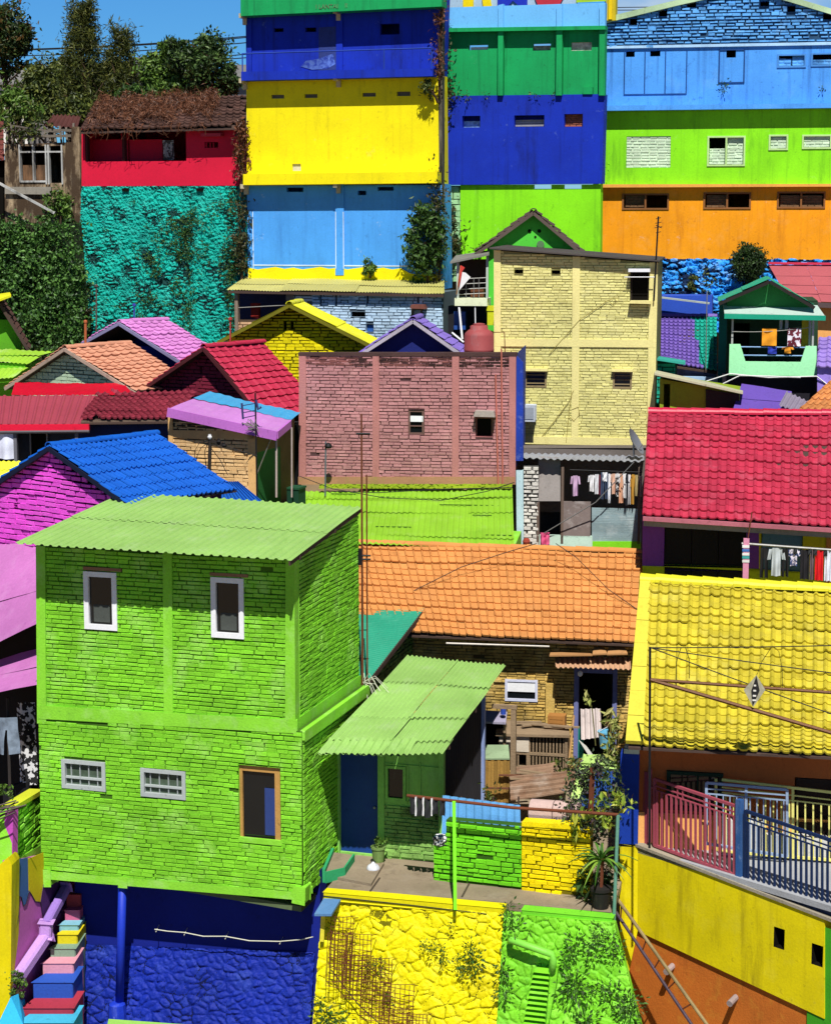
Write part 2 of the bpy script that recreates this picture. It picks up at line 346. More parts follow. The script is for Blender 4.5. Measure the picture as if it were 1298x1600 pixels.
def cloud(c, rad, ncl, per, seed, spread=.3, shell=.55):
    rs = np.random.RandomState(seed); c = np.array(c); rad = np.array(rad); out = []
    for i in range(ncl):
        d = rs.normal(0, 1, 3); d /= np.linalg.norm(d); q = c + d * rad * rs.uniform(shell, 1) ** .7
        out.append(q + rs.normal(0, 1, (per, 3)) * rad.mean() * spread * rs.uniform(.5, 1.1))
    return np.concatenate(out)
def sagline(a, b, sag, n=10):
    a, b = Vector(a), Vector(b); return [a.lerp(b, i / n) - Vector((0, 0, sag * 4 * (i / n) * (1 - i / n))) for i in range(n + 1)]
def cloth(mb, a, b, down, kind='sheet', folds=3, amp=.03, n=12, rows=8, nrm=(0, -1, 0), m=None, seed=0):
    R = random.Random(seed); a, b = Vector(a), Vector(b); across = b - a; nrm = Vector(nrm); dv = Vector((0, 0, -down)); ph = R.uniform(0, 6)
    def strip(u0, u1, s0, s1, sh=0.0, flare=0.0):
        vs = []
        for i in range(rows + 1):
            s = s0 + (s1 - s0) * i / rows
            for j in range(n + 1):
                t = u0 + (u1 - u0) * j / n; t2 = t + (t - (u0 + u1) / 2) * flare * (i / rows) + sh * (i / rows)
                vs.append(a + across * t2 + dv * s + nrm * (amp * math.sin(ph + folds * 6.28 * t) * (.3 + s) + .01 * math.sin(9 * s + 5 * t)))
        mb.add(vs, [(i * (n + 1) + j, i * (n + 1) + j + 1, (i + 1) * (n + 1) + j + 1, (i + 1) * (n + 1) + j) for i in range(rows) for j in range(n)], m)
    if kind == 'sheet': strip(0, 1, 0, 1)
    elif kind == 'shirt':
        strip(.22, .78, 0, 1, 0, .12); strip(0, .22, .04, .42, -.12, .1); strip(.78, 1, .04, .42, .12, .1)
    elif kind == 'pants':
        strip(.05, .95, 0, .34, 0, .05); strip(.03, .46, .33, 1, -.05, -.1); strip(.54, .97, .33, 1, .05, -.1)
# ================= camera, daylight, ground =================
cd = bpy.data.cameras.new('camera'); cam = bpy.data.objects.new('camera', cd); C.objects.link(cam)
cam.location = CAM; cam.rotation_euler = (math.pi / 2 - PIT, 0, 0)
cd.sensor_fit = 'VERTICAL'; cd.sensor_height = 36; cd.lens = FPX / 1600 * 36; cd.clip_end = 6000; cd.clip_start = .5
bpy.context.scene.camera = cam
SUN_E, SUN_A = math.radians(56), math.radians(3)
sv = Vector((math.sin(SUN_A) * math.cos(SUN_E), -math.cos(SUN_A) * math.cos(SUN_E), math.sin(SUN_E)))
sl = bpy.data.lights.new('sun', 'SUN'); sl.energy = 5.0; sl.angle = math.radians(.5); sl.color = (1, .965, .91)
so = bpy.data.objects.new('sun', sl); C.objects.link(so); so.rotation_euler = sv.to_track_quat('Z', 'Y').to_euler(); so.location = (0, -10, 60)
wd = bpy.data.worlds.new('World'); bpy.context.scene.world = wd; wd.use_nodes = True
wn, wl = wd.node_tree.nodes, wd.node_tree.links
sky = wn.new('ShaderNodeTexSky'); sky.sky_type = 'NISHITA'; sky.sun_disc = False; sky.sun_elevation = SUN_E; sky.sun_rotation = math.pi - SUN_A
sky.air_density = 1.0; sky.dust_density = .0; sky.ozone_density = 5.0; sky.altitude = 800
tc = wn.new('ShaderNodeTexCoord'); sx = wn.new('ShaderNodeSeparateXYZ'); wl.new(tc.outputs['Generated'], sx.inputs[0]); mr = wn.new('ShaderNodeMapRange'); wl.new(sx.outputs[2], mr.inputs[0]); mr.inputs[1].default_value = .12; mr.inputs[2].default_value = .5
dp_ = wn.new('ShaderNodeMix'); dp_.data_type = 'RGBA'; wl.new(mr.outputs[0], dp_.inputs['Factor']); ci = [i for i in dp_.inputs if i.type == 'RGBA']; ci[0].default_value = (.44, 1.05, 1.65, 1); ci[1].default_value = (.15, .3, .5, 1)
tint = wn.new('ShaderNodeVectorMath'); tint.operation = 'MULTIPLY'; wl.new([o for o in dp_.outputs if o.type == 'RGBA'][0], tint.inputs[1]); wl.new(sky.outputs[0], tint.inputs[0]); cn = wn.new('ShaderNodeTexNoise'); cn.inputs['Scale'].default_value = 14; cn.inputs['Detail'].default_value = 8; cmp_ = wn.new('ShaderNodeMapping'); cmp_.inputs['Scale'].default_value = (1, 1, 3); wl.new(tc.outputs['Generated'], cmp_.inputs[0]); wl.new(cmp_.outputs[0], cn.inputs['Vector'])
c1 = wn.new('ShaderNodeMapRange'); wl.new(cn.outputs['Fac'], c1.inputs[0]); c1.inputs[1].default_value = .38; c1.inputs[2].default_value = .62; c2 = wn.new('ShaderNodeMapRange'); wl.new(sx.outputs[0], c2.inputs[0]); c2.inputs[1].default_value = .04; c2.inputs[2].default_value = .1; cm = wn.new('ShaderNodeMath'); cm.operation = 'MULTIPLY'; wl.new(c1.outputs[0], cm.inputs[0]); wl.new(c2.outputs[0], cm.inputs[1]); cm2 = wn.new('ShaderNodeMath'); cm2.operation = 'MULTIPLY'; wl.new(cm.outputs[0], cm2.inputs[0]); c3 = wn.new('ShaderNodeMapRange'); wl.new(sx.outputs[2], c3.inputs[0]); c3.inputs[1].default_value = .3; c3.inputs[2].default_value = .15; wl.new(c3.outputs[0], cm2.inputs[1])
cx = wn.new('ShaderNodeMix'); cx.data_type = 'RGBA'; wl.new(cm2.outputs[0], cx.inputs['Factor']); cc = [i for i in cx.inputs if i.type == 'RGBA']; wl.new(tint.outputs[0], cc[0]); cc[1].default_value = (9, 11, 13, 1); wl.new([o for o in cx.outputs if o.type == 'RGBA'][0], wn['Background'].inputs[0]); wn['Background'].inputs[1].default_value = .05
vs = bpy.context.scene.view_settings; vs.view_transform = 'Standard'; vs.look = 'None'; vs.gamma = 1; vs.exposure = .25; bpy.context.scene.cycles.diffuse_bounces = 2; bpy.context.scene.cycles.max_bounces = 6

# hillside: one sheet stepping up from the river bank to the street behind, then level to the horizon
gp = [(-3000, -16.2), (31.2, -16.2), (31.8, -15.6), (36.2, -15.4), (36.6, -12.6), (38, -12.3), (40.5, -11.8), (43, -10.8), (46, -9.6), (50, -8.2), (55, -6.6), (59.5, -5.6), (63.2, -4.8), (63.6, -.6), (80, -.4), (5500, -.4)]
gx = [-4000, -60, -20, -12] + [-9 + .9 * i for i in range(21)] + [14, 24, 70, 4000]
mb = MB(); vv = []
for (y, z) in gp:
    for x in gx: vv.append((x, y, CZ + z + (random.uniform(-.12, .0) if 30 < y < 63 else 0)))
nx = len(gx)
mb.add(vv, [(j * nx + i, j * nx + i + 1, (j + 1) * nx + i + 1, (j + 1) * nx + i) for j in range(len(gp) - 1) for i in range(nx - 1)])
mb.build('ground', M('earth', '#7d6a50', dirt=.6, dirtc='#3b3a20', bump=.5, var=.25), kind='structure')

# ================= shared materials =================
SHEET_GREEN = M('mint green corrugated sheet', '#a6d472', 1.38, rough=.6, var=.12, isl=.1, fade=.4, fadec='#bcd89c', dirt=.4, dirtc='#6f9a44', dsc=(3, .5, 2), bump=.08, speck=.35)
SHEET_LIME = M('lime corrugated sheet', '#a2e038', 1.5, rough=.5, var=.14, isl=.07, dirt=.35, dirtc='#4f8f10', dsc=(1.2, .4, 1), bump=.06, fade=.25, fadec='#c9e98a')
LIME_BRICK = M('lime painted brick', '#80cc2c', 1.0, rough=.7, var=.2, isl=.13, fade=.6, fadec='#a8dc6c', fsc=1.6, dirt=.28, dirtc='#2f8a1a', dsc=(1.5, 1.5, 1.5), bump=.5, bsc=45)
LIME_BRICK['jf'] = .5
LIME_CONC = M('lime painted concrete', '#86d034', 1.0, rough=.75, var=.16, fade=.45, fadec='#a9d878', dirt=.25, dirtc='#4a7a30', dsc=(2, 2, 1), bump=.35)
WHITE = M('white painted frame', '#e6e8ea', 1.0, rough=.45, var=.06, dirt=.15, dirtc='#8a8a84', bump=.03)
GREYF = M('grey window frame', '#a8b0ae', 1.0, rough=.6, var=.1, dirt=.2, bump=.1)
GLASS = M('dark window glass', '#14181a', 1.0, rough=.08, var=.05, bump=0, spec=.6)
DARK = M('dark interior', '#151310', 1.0, rough=.95, var=.1, bump=0, spec=.05)
WOOD = M('raw timber', '#a98455', 1.0, rough=.85, var=.2, dirt=.35, dirtc='#4b3620', dsc=(6, 6, .8), bump=.4)
WOODG = M('grey weathered timber', '#8f7a60', 1.0, rough=.9, var=.22, isl=.15, dirt=.5, dirtc='#4c4034', dsc=(5, 5, 2), bump=.5)
RUST = M('rusty steel', '#6b3a24', 1.0, rough=.8, var=.25, dirt=.4, dirtc='#2c1810', bump=.3)
BLACKW = M('black cable', '#17171a', 1.0, rough=.6, var=.05, bump=0)
STEEL = M('galvanised pipe', '#9a9a96', 1.0, rough=.45, var=.15, metal=.6, dirt=.3, dirtc='#5a4636', bump=.05)
CONC = M('bare concrete paving', '#a6957c', 1.45, rough=.9, var=.2, dirt=.45, dirtc='#55493a', dsc=(3, 3, 3), fade=.3, fadec='#b9ad98', bump=.5)
DARKWOOD = M('dark barge board', '#4a3a33', 1.0, rough=.85, var=.2, dirt=.3, bump=.3)
L_DEEP = LEAF('deep green leaves', ['#20331a', '#2f4a1c', '#45662a', '#567a30'])
L_MID = LEAF('mid green leaves', ['#2c4018', '#45631f', '#5f8230', '#7d9a44'])
L_OLIVE = LEAF('olive bamboo leaves', ['#26341a', '#3c4a1e', '#566228', '#747a34'])
L_IVY = LEAF('ivy leaves', ['#1d3312', '#2f5220', '#47702c', '#6d9a48'])
L_DRY = LEAF('dry brown vine', ['#3a2418', '#5b3826', '#7a4c34', '#8f6246'])
L_DRAC = LEAF('strap leaves', ['#274a1c', '#4f7f2a', '#8fae3c'])

# ================= the lime brick house on the bank =================
G = vp(470, 1405, 33.0, 17)
gh = T('brick_house', 'two storey lime green painted brick house with mint corrugated roof, overhanging the river bank', 'house', G.p(265, 1395, -1.2))
BR = dict(ch=.076, bl=.225, gap=.012, dep=.024, closed=.68, jit=.35, wav=.01, miss=.0015)
up = [(59, 1122), (452, 1142), (450, 868), (57, 852)]
uh = [(136, 895, 183, 981), (334, 904, 381, 994)]
wall(gh, 'upper_wall', G, [(59, 1122), (459, 1142), (457, 868), (57, 852)], LIME_BRICK, uh, depth=3.5, brick=dict(BR), hname='window_opening', t=.2)
lh = [(102, 1189, 166, 1230), (225, 1203, 291, 1243), (374, 1197, 439, 1317)]
wall(gh, 'lower_wall', G, [(66, 1371), (472, 1404), (472, 1143), (61, 1122)], LIME_BRICK, lh, depth=3.5, brick=dict(BR), w=.03, hname='window_opening', t=.2)
# right-hand flank: upper and lower storey
SU = side(G, 459, 1142); SL = side(G, 472, 1143)
def flank(S, z0, z1, u1, name, bk):
    mbq = MB(); p = [(0.012, z0), (u1, z0 + .0), (u1, z1[1]), (0.012, z1[0])]
    panel(mbq, S, p, []); bricks(mbq, S, p, w=0, m=1, **bk); mbq.build(name, [joint(LIME_BRICK), LIME_BRICK], gh)
v_up = SU.uv(457, 872)[1]; v_back = SU.uv(562, 797)[1]
flank(SU, 0, (v_up, v_back), 3.46, 'upper_flank_wall', dict(BR))
flank(SL, SL.uv(472, 1404)[1], (-.0, -.0), 3.46, 'lower_flank_wall', dict(BR))
for x0, x1 in ((57, 70), (255, 268)):
    mb = MB(); mb.ppoly(G, [(x0 + 2, 1128 + x0 * .03), (x1 + 2, 1129 + x1 * .03), (x1, 852 + x1 * .035), (x0, 852 + x0 * .035)], 0, .05); mb.build('concrete_column', LIME_CONC, gh, bev=.008)
mb = MB(); mb.ppoly(G, [(446, 1141), (461, 1142), (459, 868), (447, 867)], -.18, .054)
mb.build('concrete_column', LIME_CONC, gh, bev=.008)
mb = MB(); mb.ppoly(G, [(61, 1122), (462, 1145), (462, 1126), (61, 1103)], 0, .056); mb.build('floor_beam', LIME_CONC, gh, bev=.012)
mb = MB(); mb.ubox(SU, .0, .02, 3.46, .19, -.05, .05); mb.ubox(SL, -.02, -.16, 3.46, .012, -.02, .07); mb.build('flank_beam', LIME_CONC, gh, bev=.012)
mb = MB(); mb.ppoly(G, [(66, 1372), (476, 1406), (476, 1396), (66, 1362)], -.3, .07); mb.ppoly(G, [(60, 1385), (79, 1385), (78, 1360), (62, 1360)], -.2, .09); mb.ppoly(G, [(457, 1410), (475, 1414), (476, 1388), (459, 1386)], -.2, .1); mb.ppoly(G, [(186, 1386), (198, 1387), (198, 1372), (186, 1371)], -.2, .1)
mb.build('bottom_beam', LIME_CONC, gh, bev=.015)
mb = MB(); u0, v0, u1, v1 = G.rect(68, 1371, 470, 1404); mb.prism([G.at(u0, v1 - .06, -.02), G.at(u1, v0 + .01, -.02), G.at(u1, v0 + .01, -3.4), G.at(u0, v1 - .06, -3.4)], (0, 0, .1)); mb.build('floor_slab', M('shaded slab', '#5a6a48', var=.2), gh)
# roof
A, B = G.p(24, 850, .74), G.p(455, 876, .74); n3 = -G.n
A = A; Bk = G.off(-3.62); D_ = Bk.p(566, 793); C_ = Bk.p(196, 771)
mb = MB(); corr(mb, A, B, C_, D_, pitch=.165, amp=.026, rows=(0, .5, 1), seg=12, jit=.003, trap=True); mb.build('roof', SHEET_GREEN, gh)
mb = MB(); mb.bar(B - Vector((0, 0, .05)) - G.u * .03, D_ - Vector((0, 0, .05)) - G.u * .03, .03, .07); mb.bar(A.lerp(C_, .12) - Vector((0, 0, .07)), B.lerp(D_, .12) - Vector((0, 0, .07)), .05, .06); mb.bar(A.lerp(C_, .6) - Vector((0, 0, .07)), B.lerp(D_, .6) - Vector((0, 0, .07)), .05, .06); mb.build('purlin', DARKWOOD, gh)
for i, h in enumerate(uh):
    window(gh, G, h[0] - 2, h[1] - 2, h[2] + 2, h[3] + 2, WHITE, GLASS, fw=.09, w=-.02, d=.07, name='casement_window')
    mb = MB(); mb.pbox(G, h[0] + 11, h[3] - 36, h[2] - 11, h[3] - 9, -.02, -.005); mb.build('reflection', M('dim grey blind', '#4a4f4a', var=.2), gh)  # grey slab paints the lighter reflection low on the glass
    mb = MB(); mb.pbox(G, h[0] - 6, h[1] - 8, h[2] + 6, h[1] - 3, 0, .05); mb.build('lintel', M('bare lintel', '#8d6a50', dirt=.5, bump=.4), gh)
for h in lh[:2]:
    ww = window(gh, G, h[0] - 2, h[1] - 2, h[2] + 2, h[3] + 2, GREYF, M('wired glass', '#4a5a4a', rough=.15, var=.3, psc=8, bump=0), fw=.07, w=-.02, d=.09, name='toilet_window', trans=(.38,), mull=(.2, .4, .6, .8), mw=.006)
ww = window(gh, G, lh[2][0] - 1, lh[2][1] - 1, lh[2][2] + 1, lh[2][3] + 1, M('bare yellow timber frame', '#b98d4c', rough=.7, var=.15, dirt=.25, bump=.25), GLASS, fw=.1, w=-.06, d=.06, name='timber_window')
mb = MB(); mb.pbox(G, 414, 1232, 430, 1305, -.035, -.025); mb.build('curtain', PLAIN('blue curtain', '#2b3f78'), ww)
mb = MB(); mb.pbox(G, 373, 1311, 441, 1319, 0, .05); mb.build('sill', LIME_CONC, gh)

# ================= blue cellar wall, post, wires =================
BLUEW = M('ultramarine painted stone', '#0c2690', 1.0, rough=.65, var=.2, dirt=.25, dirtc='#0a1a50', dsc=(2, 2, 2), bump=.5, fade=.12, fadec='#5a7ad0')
Bw = vpt(G.p(300, 1480, -.75), 17)
bw = T('stone_wall', 'ultramarine blue stone wall under the lime house, rough at its foot', 'retaining wall', Bw.p(300, 1600, .4))
mb = MB(); mb.ppoly(Bw, [(96, 1640), (500, 1640), (500, 1360), (118, 1346), (116, 1440), (106, 1500), (98, 1530)], -.4, -.02); mb.build('plaster_wall', M('navy shade plaster', '#0d1f80', var=.15, bump=.15), bw)  # shadow of the house above is put into the darker plaster colour
mb = MB(); q = [Bw.p(98, 1650, .55), Bw.p(482, 1650, .55), Bw.p(492, 1488, .02), Bw.p(104, 1474, .02)]; nn = (q[1] - q[0]).cross(q[3] - q[0]).normalized()
rubble(mb, q[0], q[1], q[2], q[3], nn, cell=.15, asp=1.35, h=.04, res=.016, seed=4, rough=.02, sharp=2.0, grime_shade=(.1, .5, 9)); mb.build('stone_facing', [BLUEW, joint(BLUEW)], bw, smooth=True)
po = T('post', 'tall blue post with a square foot in front of the blue stone wall', 'post', Bw.p(186, 1596, .75))
a, b = Bw.p(187, 1566, .72), Bw.p(192, 1372, .72); PB = PLAIN('ultramarine post', '#1434b4', rough=.55)
mb = MB(); mb.tube([a, b], .075, 12); mb.build('shaft', PB, po, smooth=True)
mb = MB(); o = Bw.p(184, 1597, .78); mb.lathe(o, [(.17, 0), (.165, .18), (.15, .34), (.1, .37)], 10); mb.build('foot', M('blue footing', '#1434b4', dirt=.3, dirtc='#9fb0c8', bump=.4), po)
mb = MB(); o = Bw.p(150, 1606, 1.0); mb.prism([Bw.p(170, 1592, 1.3), Bw.p(340, 1604, 1.3), Bw.p(365, 1640, 1.6), Bw.p(160, 1640, 1.6)], (0, 0, -.25)); mb.build('pavement', M('lime bank slab', '#9fd860', 1.4, var=.2, bump=.4), kind='structure')
cr = T('clothes_line', 'bent pale wire clothes line strung on short pegs across the dark blue wall', 'clothes line', Bw.p(340, 1460, .3))
pts = [Bw.p(x, y, .3) for x, y in ((242, 1452), (262, 1455), (288, 1457), (318, 1463), (352, 1463), (390, 1470), (437, 1471), (472, 1468), (489, 1464))]
mb = MB(); mb.tube(pts, .011, 5); mb.build('wire', PLAIN('pale wire', '#c8c8b4'), cr)
for x, y in ((244, 1452), (288, 1457), (352, 1463), (437, 1471)):
    mb = MB(); mb.tube([Bw.p(x, y + 4, .33), Bw.p(x + 5, y - 7, 0)], .008, 5); mb.build('peg', PLAIN('pale wire', '#c8c8b4'), cr)
# ================= terrace, yellow and lime retaining wall =================
ZT = P(560, 1336, 34.6).z                           # terrace level
e0, e1, e2 = gnd(505, 1393, ZT), gnd(787, 1416, ZT), gnd(958, 1434, ZT)
yawT = 16.5
Tw = vpt(gnd(640, 1404, ZT), yawT)
YEL = M('lemon painted stone', '#e4d800', 1.0, rough=.6, var=.1, dirt=.42, dirtc='#9a8a00', dsc=(1.6, 1.6, 1.2), fade=.12, fadec='#f3ee70', bump=.4, dth=.54)
LIMS = M('lime painted stone', '#78c826', 1.0, rough=.6, var=.16, dirt=.5, dirtc='#2f7a12', dsc=(2, 2, 2), fade=.35, fadec='#a6ea60', bump=.4, dth=.53)
def batter(name, label, x0, x1, xb0, xb1, mat, seed, cell=.18):
    t = T(name, label, 'retaining wall', Tw.p((x0 + x1) / 2, 1640, .6))
    yt = lambda x: 1393 + (x - 505) * .0905 + 8
    q = [Tw.p(xb0, 1660, .62), Tw.p(xb1, 1660, .62), Tw.p(x1, yt(x1), .02), Tw.p(x0, yt(x0), .02)]; nn = (q[1] - q[0]).cross(q[3] - q[0]).normalized()
    mb = MB(); rubble(mb, q[0], q[1], q[2], q[3], nn, cell=cell, asp=1.2, h=.034, res=.015, seed=seed, rough=.011, sharp=2.8, grime_shade=(.07, .55, 9)); mb.build('stone_face', [mat, joint(mat, .5)], t, smooth=True)
    mb = MB(); back = -Tw.n * .12; mb.add(q + [p + back for p in q], [(7, 6, 5, 4), (0, 3, 7, 4), (1, 5, 6, 2), (3, 2, 6, 7)]); mb.build('core', mat, t)
    return t
yw = batter('retaining_wall', 'lemon yellow painted stone retaining wall below the terrace', 505, 787, 484, 772, YEL, 11)
lw = batter('retaining_wall', 'lime green painted stone retaining wall beside the yellow one', 787, 960, 772, 1015, LIMS, 23, .17)
def coping(t, x0, x1, mat, dy=0):
    a, b = gnd(x0, 1393 + (x0 - 505) * .0905, ZT), gnd(x1, 1393 + (x1 - 505) * .0905, ZT); bk = -Tw.n * .22
    mb = MB(); mb.prism([a + Tw.n * .03, b + Tw.n * .03, b + bk, a + bk], (0, 0, -.14 - dy)); mb.build('coping', mat, t, bev=.01)
coping(yw, 506, 786, M('lemon coping', '#f0e400', 1.25, var=.08, dirt=.15, dirtc='#a09000', bump=.2)); coping(lw, 815, 957, M('lime coping', '#7ee030', 1.25, var=.1, dirt=.2, dirtc='#3a7a18', bump=.2))
bk = -Tw.n
mb = MB(); off = (0, 0, -.14); s0, s1 = e0 + bk * .2, e2 + bk * .2 - Tw.u * .08
mb.prism([s0, e1.lerp(s1, .0) + bk * .2, s1, s1 + bk * 7.5 - Tw.u * .6, s0 + bk * 7.5 - Tw.u * .3], off); mb.build('pavement', CONC, kind='structure')
mb = MB()
for xa, ya, xb, yb in ((577, 1393, 592, 1372), (720, 1402, 733, 1378)):
    a, b = gnd(xa, ya, ZT), gnd(xb, yb, ZT); mb.prism([a, a + Tw.u * .03, b + Tw.u * .03, b], (0, 0, .012))
mb.build('pavement_joint', M('dark joint', '#4c4236'), kind='structure')
# concrete cover slab raised near the house
mb = MB(); mb.prism([gnd(512, 1372, ZT), gnd(580, 1385, ZT), gnd(600, 1352, ZT), gnd(535, 1345, ZT)], (0, 0, .05)); mb.build('paving_slab', CONC, loc=gnd(555, 1365, ZT), label='square concrete slab lying by the green step at the hut door', cat='paving slab')
stp = T('doorstep', 'green painted concrete step at the left side of the hut door', 'step', gnd(528, 1368, ZT))
mb = MB(); mb.prism([gnd(509, 1378, ZT), gnd(537, 1371, ZT), gnd(553, 1350, ZT), gnd(522, 1346, ZT)], (0, 0, .17)); mb.build('tread', M('bare step top', '#a2937a', 1.4, dirt=.3, bump=.4), stp)
mb = MB(); a, b = gnd(508, 1379, ZT), gnd(538, 1372, ZT); c = gnd(553, 1350, ZT); mb.bar(a + Vector((0, 0, .09)), b + Vector((0, 0, .09)), .03, .2); mb.bar(b + Vector((0, 0, .09)), c + Vector((0, 0, .09)), .03, .2); mb.bar(gnd(506, 1379, ZT) + Vector((0, 0, .12)), gnd(520, 1345, ZT) + Vector((0, 0, .12)), .05, .24); mb.build('riser', M('sea green step paint', '#2f9a62', 1.0, dirt=.2, bump=.2), stp)

# ================= hut with the mint roof =================
Hf = vp(560, 1336, 34.6, 17)
hut = T('hut', 'small green timber hut with mint corrugated roof and blue door, beside the lime brick house', 'hut', Hf.p(600, 1340))
HG = M('faded green boards', '#88c65a', 1.0, rough=.8, var=.18, dirt=.35, dirtc='#22351a', dsc=(2, 2, .8), fade=.25, fadec='#9cc47a', bump=.3)
HB = M('green and bare brick', '#8ab85c', 1.0, rough=.85, var=.2, isl=.2, dirt=.75, dirtc='#2a2116', dsc=(2, 2, 1.4), dth=.48, bump=.5)
wall(hut, 'front_wall', Hf, [(508, 1334), (692, 1347), (690, 1160), (508, 1150)], HG, [(527, 1176, 592, 1333), (604, 1197, 634, 1249)], depth=.12, hname='opening', t=.11)
mb = MB(); poly = [Hf.uv(x, y) for x, y in ((598, 1342), (690, 1348), (690, 1262), (598, 1256))]; bricks(mb, Hf, poly, ch=.075, bl=.24, gap=.012, dep=.03, w=.004); mb.build('brick_dado', HB, hut)
mb = MB(); mb.pbox(Hf, 529, 1178, 590, 1334, -.1, -.05)
d_ = mb.build('door', M('navy door', '#1d3f86', 1.0, rough=.5, var=.15, bump=.15), hut)
mb = MB(); mb.lathe(Hf.p(585, 1262, -.02), [(.02, -.02), (.025, 0), (.02, .02)], 8); mb.build('handle', STEEL, d_)
mb = MB()
for x0, x1 in ((508, 522), (521, 530), (590, 600), (685, 693)): mb.pbox(Hf, x0, 1166, x1, 1336, -.05, .045 if x0 != 508 else .02)
mb.pbox(Hf, 530, 1168, 590, 1177, -.05, .04); mb.build('door_frame', HG, hut)
mb = MB()
for a in ((636, 1196, 638, 1256), (655, 1192, 657, 1260), (600, 1252, 690, 1257), (600, 1196, 690, 1198)): mb.pbox(Hf, *a, 0, .02)
mb.build('batten', HG, hut)
window(hut, Hf, 603, 1196, 635, 1250, HG, GLASS, fw=.05, w=-.03)
Sr = side(Hf, 692, 1347); vt = Sr.uv(692, 1166)[1]
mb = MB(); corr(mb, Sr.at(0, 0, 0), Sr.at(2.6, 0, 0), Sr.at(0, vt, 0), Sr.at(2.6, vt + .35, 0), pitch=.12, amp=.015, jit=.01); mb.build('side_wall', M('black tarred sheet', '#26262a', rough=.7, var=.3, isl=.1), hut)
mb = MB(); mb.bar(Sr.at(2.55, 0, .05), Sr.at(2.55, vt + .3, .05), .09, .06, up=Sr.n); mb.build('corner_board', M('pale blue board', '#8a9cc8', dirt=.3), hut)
Rf = Hf.off(1.3); A, B = Rf.p(497, 1179), Rf.p(692, 1176); Rb = Hf.off(-3.55); C_, D_ = Rb.p(637, 1024), Rb.p(790, 1040)
mb = MB(); corr(mb, A, B, C_, D_, pitch=.105, amp=.018, rows=(0, .13, .37, .72, 1), cols=(0, .5, .52, 1), seg=8, jit=.016, edge=.012)
mb.build('roof', SHEET_GREEN, hut)
mb = MB(); corr(mb, Rf.p(497, 1180) + Vector((0, 0, .03)), Rf.p(636, 1184) + Vector((0, 0, .03)), A.lerp(C_, .12) + Vector((0, 0, .05)), A.lerp(C_, .12).lerp(B.lerp(D_, .12), .72) + Vector((0, 0, .05)), pitch=.155, amp=.022, jit=.01)
mb.build('eave_sheet', SHEET_GREEN, hut)
mb = MB(); a, b = A.lerp(C_, .1), B.lerp(D_, .1); mb.bar(a - Vector((0, 0, .07)), b - Vector((0, 0, .07)), .05, .08); mb.bar(A.lerp(C_, .5) - Vector((0, 0, .07)), B.lerp(D_, .5) - Vector((0, 0, .07)), .05, .08); mb.build('purlin', DARKWOOD, hut)

# teal roofed shed squeezed between
ts = T('shed', 'shed with teal corrugated roof and dark brick flank between the lime house and orange roof', 'shed', P(600, 1110, 38))
Sh = vp(600, 1050, 38.6, 17); A, B = Sh.p(470, 1040, 1.6), Sh.p(577, 1062, 1.6); Sb = Sh.off(-2.3); C_, D_ = Sb.p(540, 932), Sb.p(673, 938)
mb = MB(); corr(mb, A, C_, B, D_, pitch=.09, amp=.013, rows=(0, .5, 1), jit=.008, seg=6); mb.build('roof', M('teal sheet', '#22a582', 1.45, rough=.5, var=.12, dirt=.3, dirtc='#0f6a55', fade=.2, fadec='#7cc8ac'), ts)
mb = MB(); mb.bar(B - Vector((0, 0, .05)), D_ - Vector((0, 0, .05)), .03, .1); mb.build('fascia', DARKWOOD, ts)
Sd = Pl(B - Vector((0, 0, .1)) - Sh.u * .12, Sh.u); L_ = (D_ - B).length; rise = D_.z - B.z
mb = MB(); pq = [(0, -1.6), (L_, -1.6), (L_, rise), (0, 0)]; panel(mb, Sd, pq, []); bricks(mb, Sd, pq, ch=.08, gap=.014, dep=.03); mb.build('flank_wall', M('mossy brick', '#4f7a3a', var=.25, isl=.3, dirt=.7, dirtc='#241d18', dth=.47, bump=.5), ts)

# ================= low brick wall on the terrace =================
Lp = vpt(gnd(690, 1376, ZT), 18.5)
lb = T('low_wall', 'low brick wall on the terrace painted lime at one end and yellow at the other', 'garden wall', Lp.p(800, 1392))
LBG = M('bright lime brick', '#6ecc1e', 1.0, rough=.6, var=.16, isl=.1, dirt=.3, dirtc='#2f7a10', bump=.5); LBY = M('golden yellow brick', '#ecd400', 1.0, rough=.6, var=.14, isl=.12, dirt=.4, dirtc='#7a6410', bump=.5)
bq = dict(ch=.085, bl=.26, gap=.016, dep=.035, closed=.4, jit=.6, wav=.016, miss=.008)
wall(lb, 'lime_section', Lp, [(678, 1378), (815, 1391), (815, 1291), (697, 1281), (697, 1311), (678, 1309)], LBG, depth=.2, brick=bq)
wall(lb, 'yellow_section', Lp, [(815, 1391), (922, 1402), (922, 1290), (815, 1284)], LBY, depth=.2, brick=bq)
mb = MB(); mb.ppoly(Lp, [(815, 1291), (905, 1297), (905, 1290), (815, 1284)], -.2, .06); mb.build('coping', LBY, lb)
bt = T('sheet_screen', 'sky blue corrugated sheet standing behind the lime garden wall', 'screen', Lp.p(750, 1300, -.25))
mb = MB(); q = Lp.off(-.27); corr(mb, q.p(690, 1330), q.p(814, 1335), q.p(692, 1242), q.p(812, 1258), pitch=.15, amp=.02, jit=.008, trap=True); mb.build('sheet', M('sky blue sheet', '#6cb0ea', 1.0, rough=.5, var=.1, dirt=.2, dirtc='#3a5a80'), bt)
mb = MB()
for x in (694, 720, 770, 809): mb.pbox(q, x - 1, 1245, x + 1, 1330, -.06, -.03)
mb.build('batten', DARKWOOD, bt)
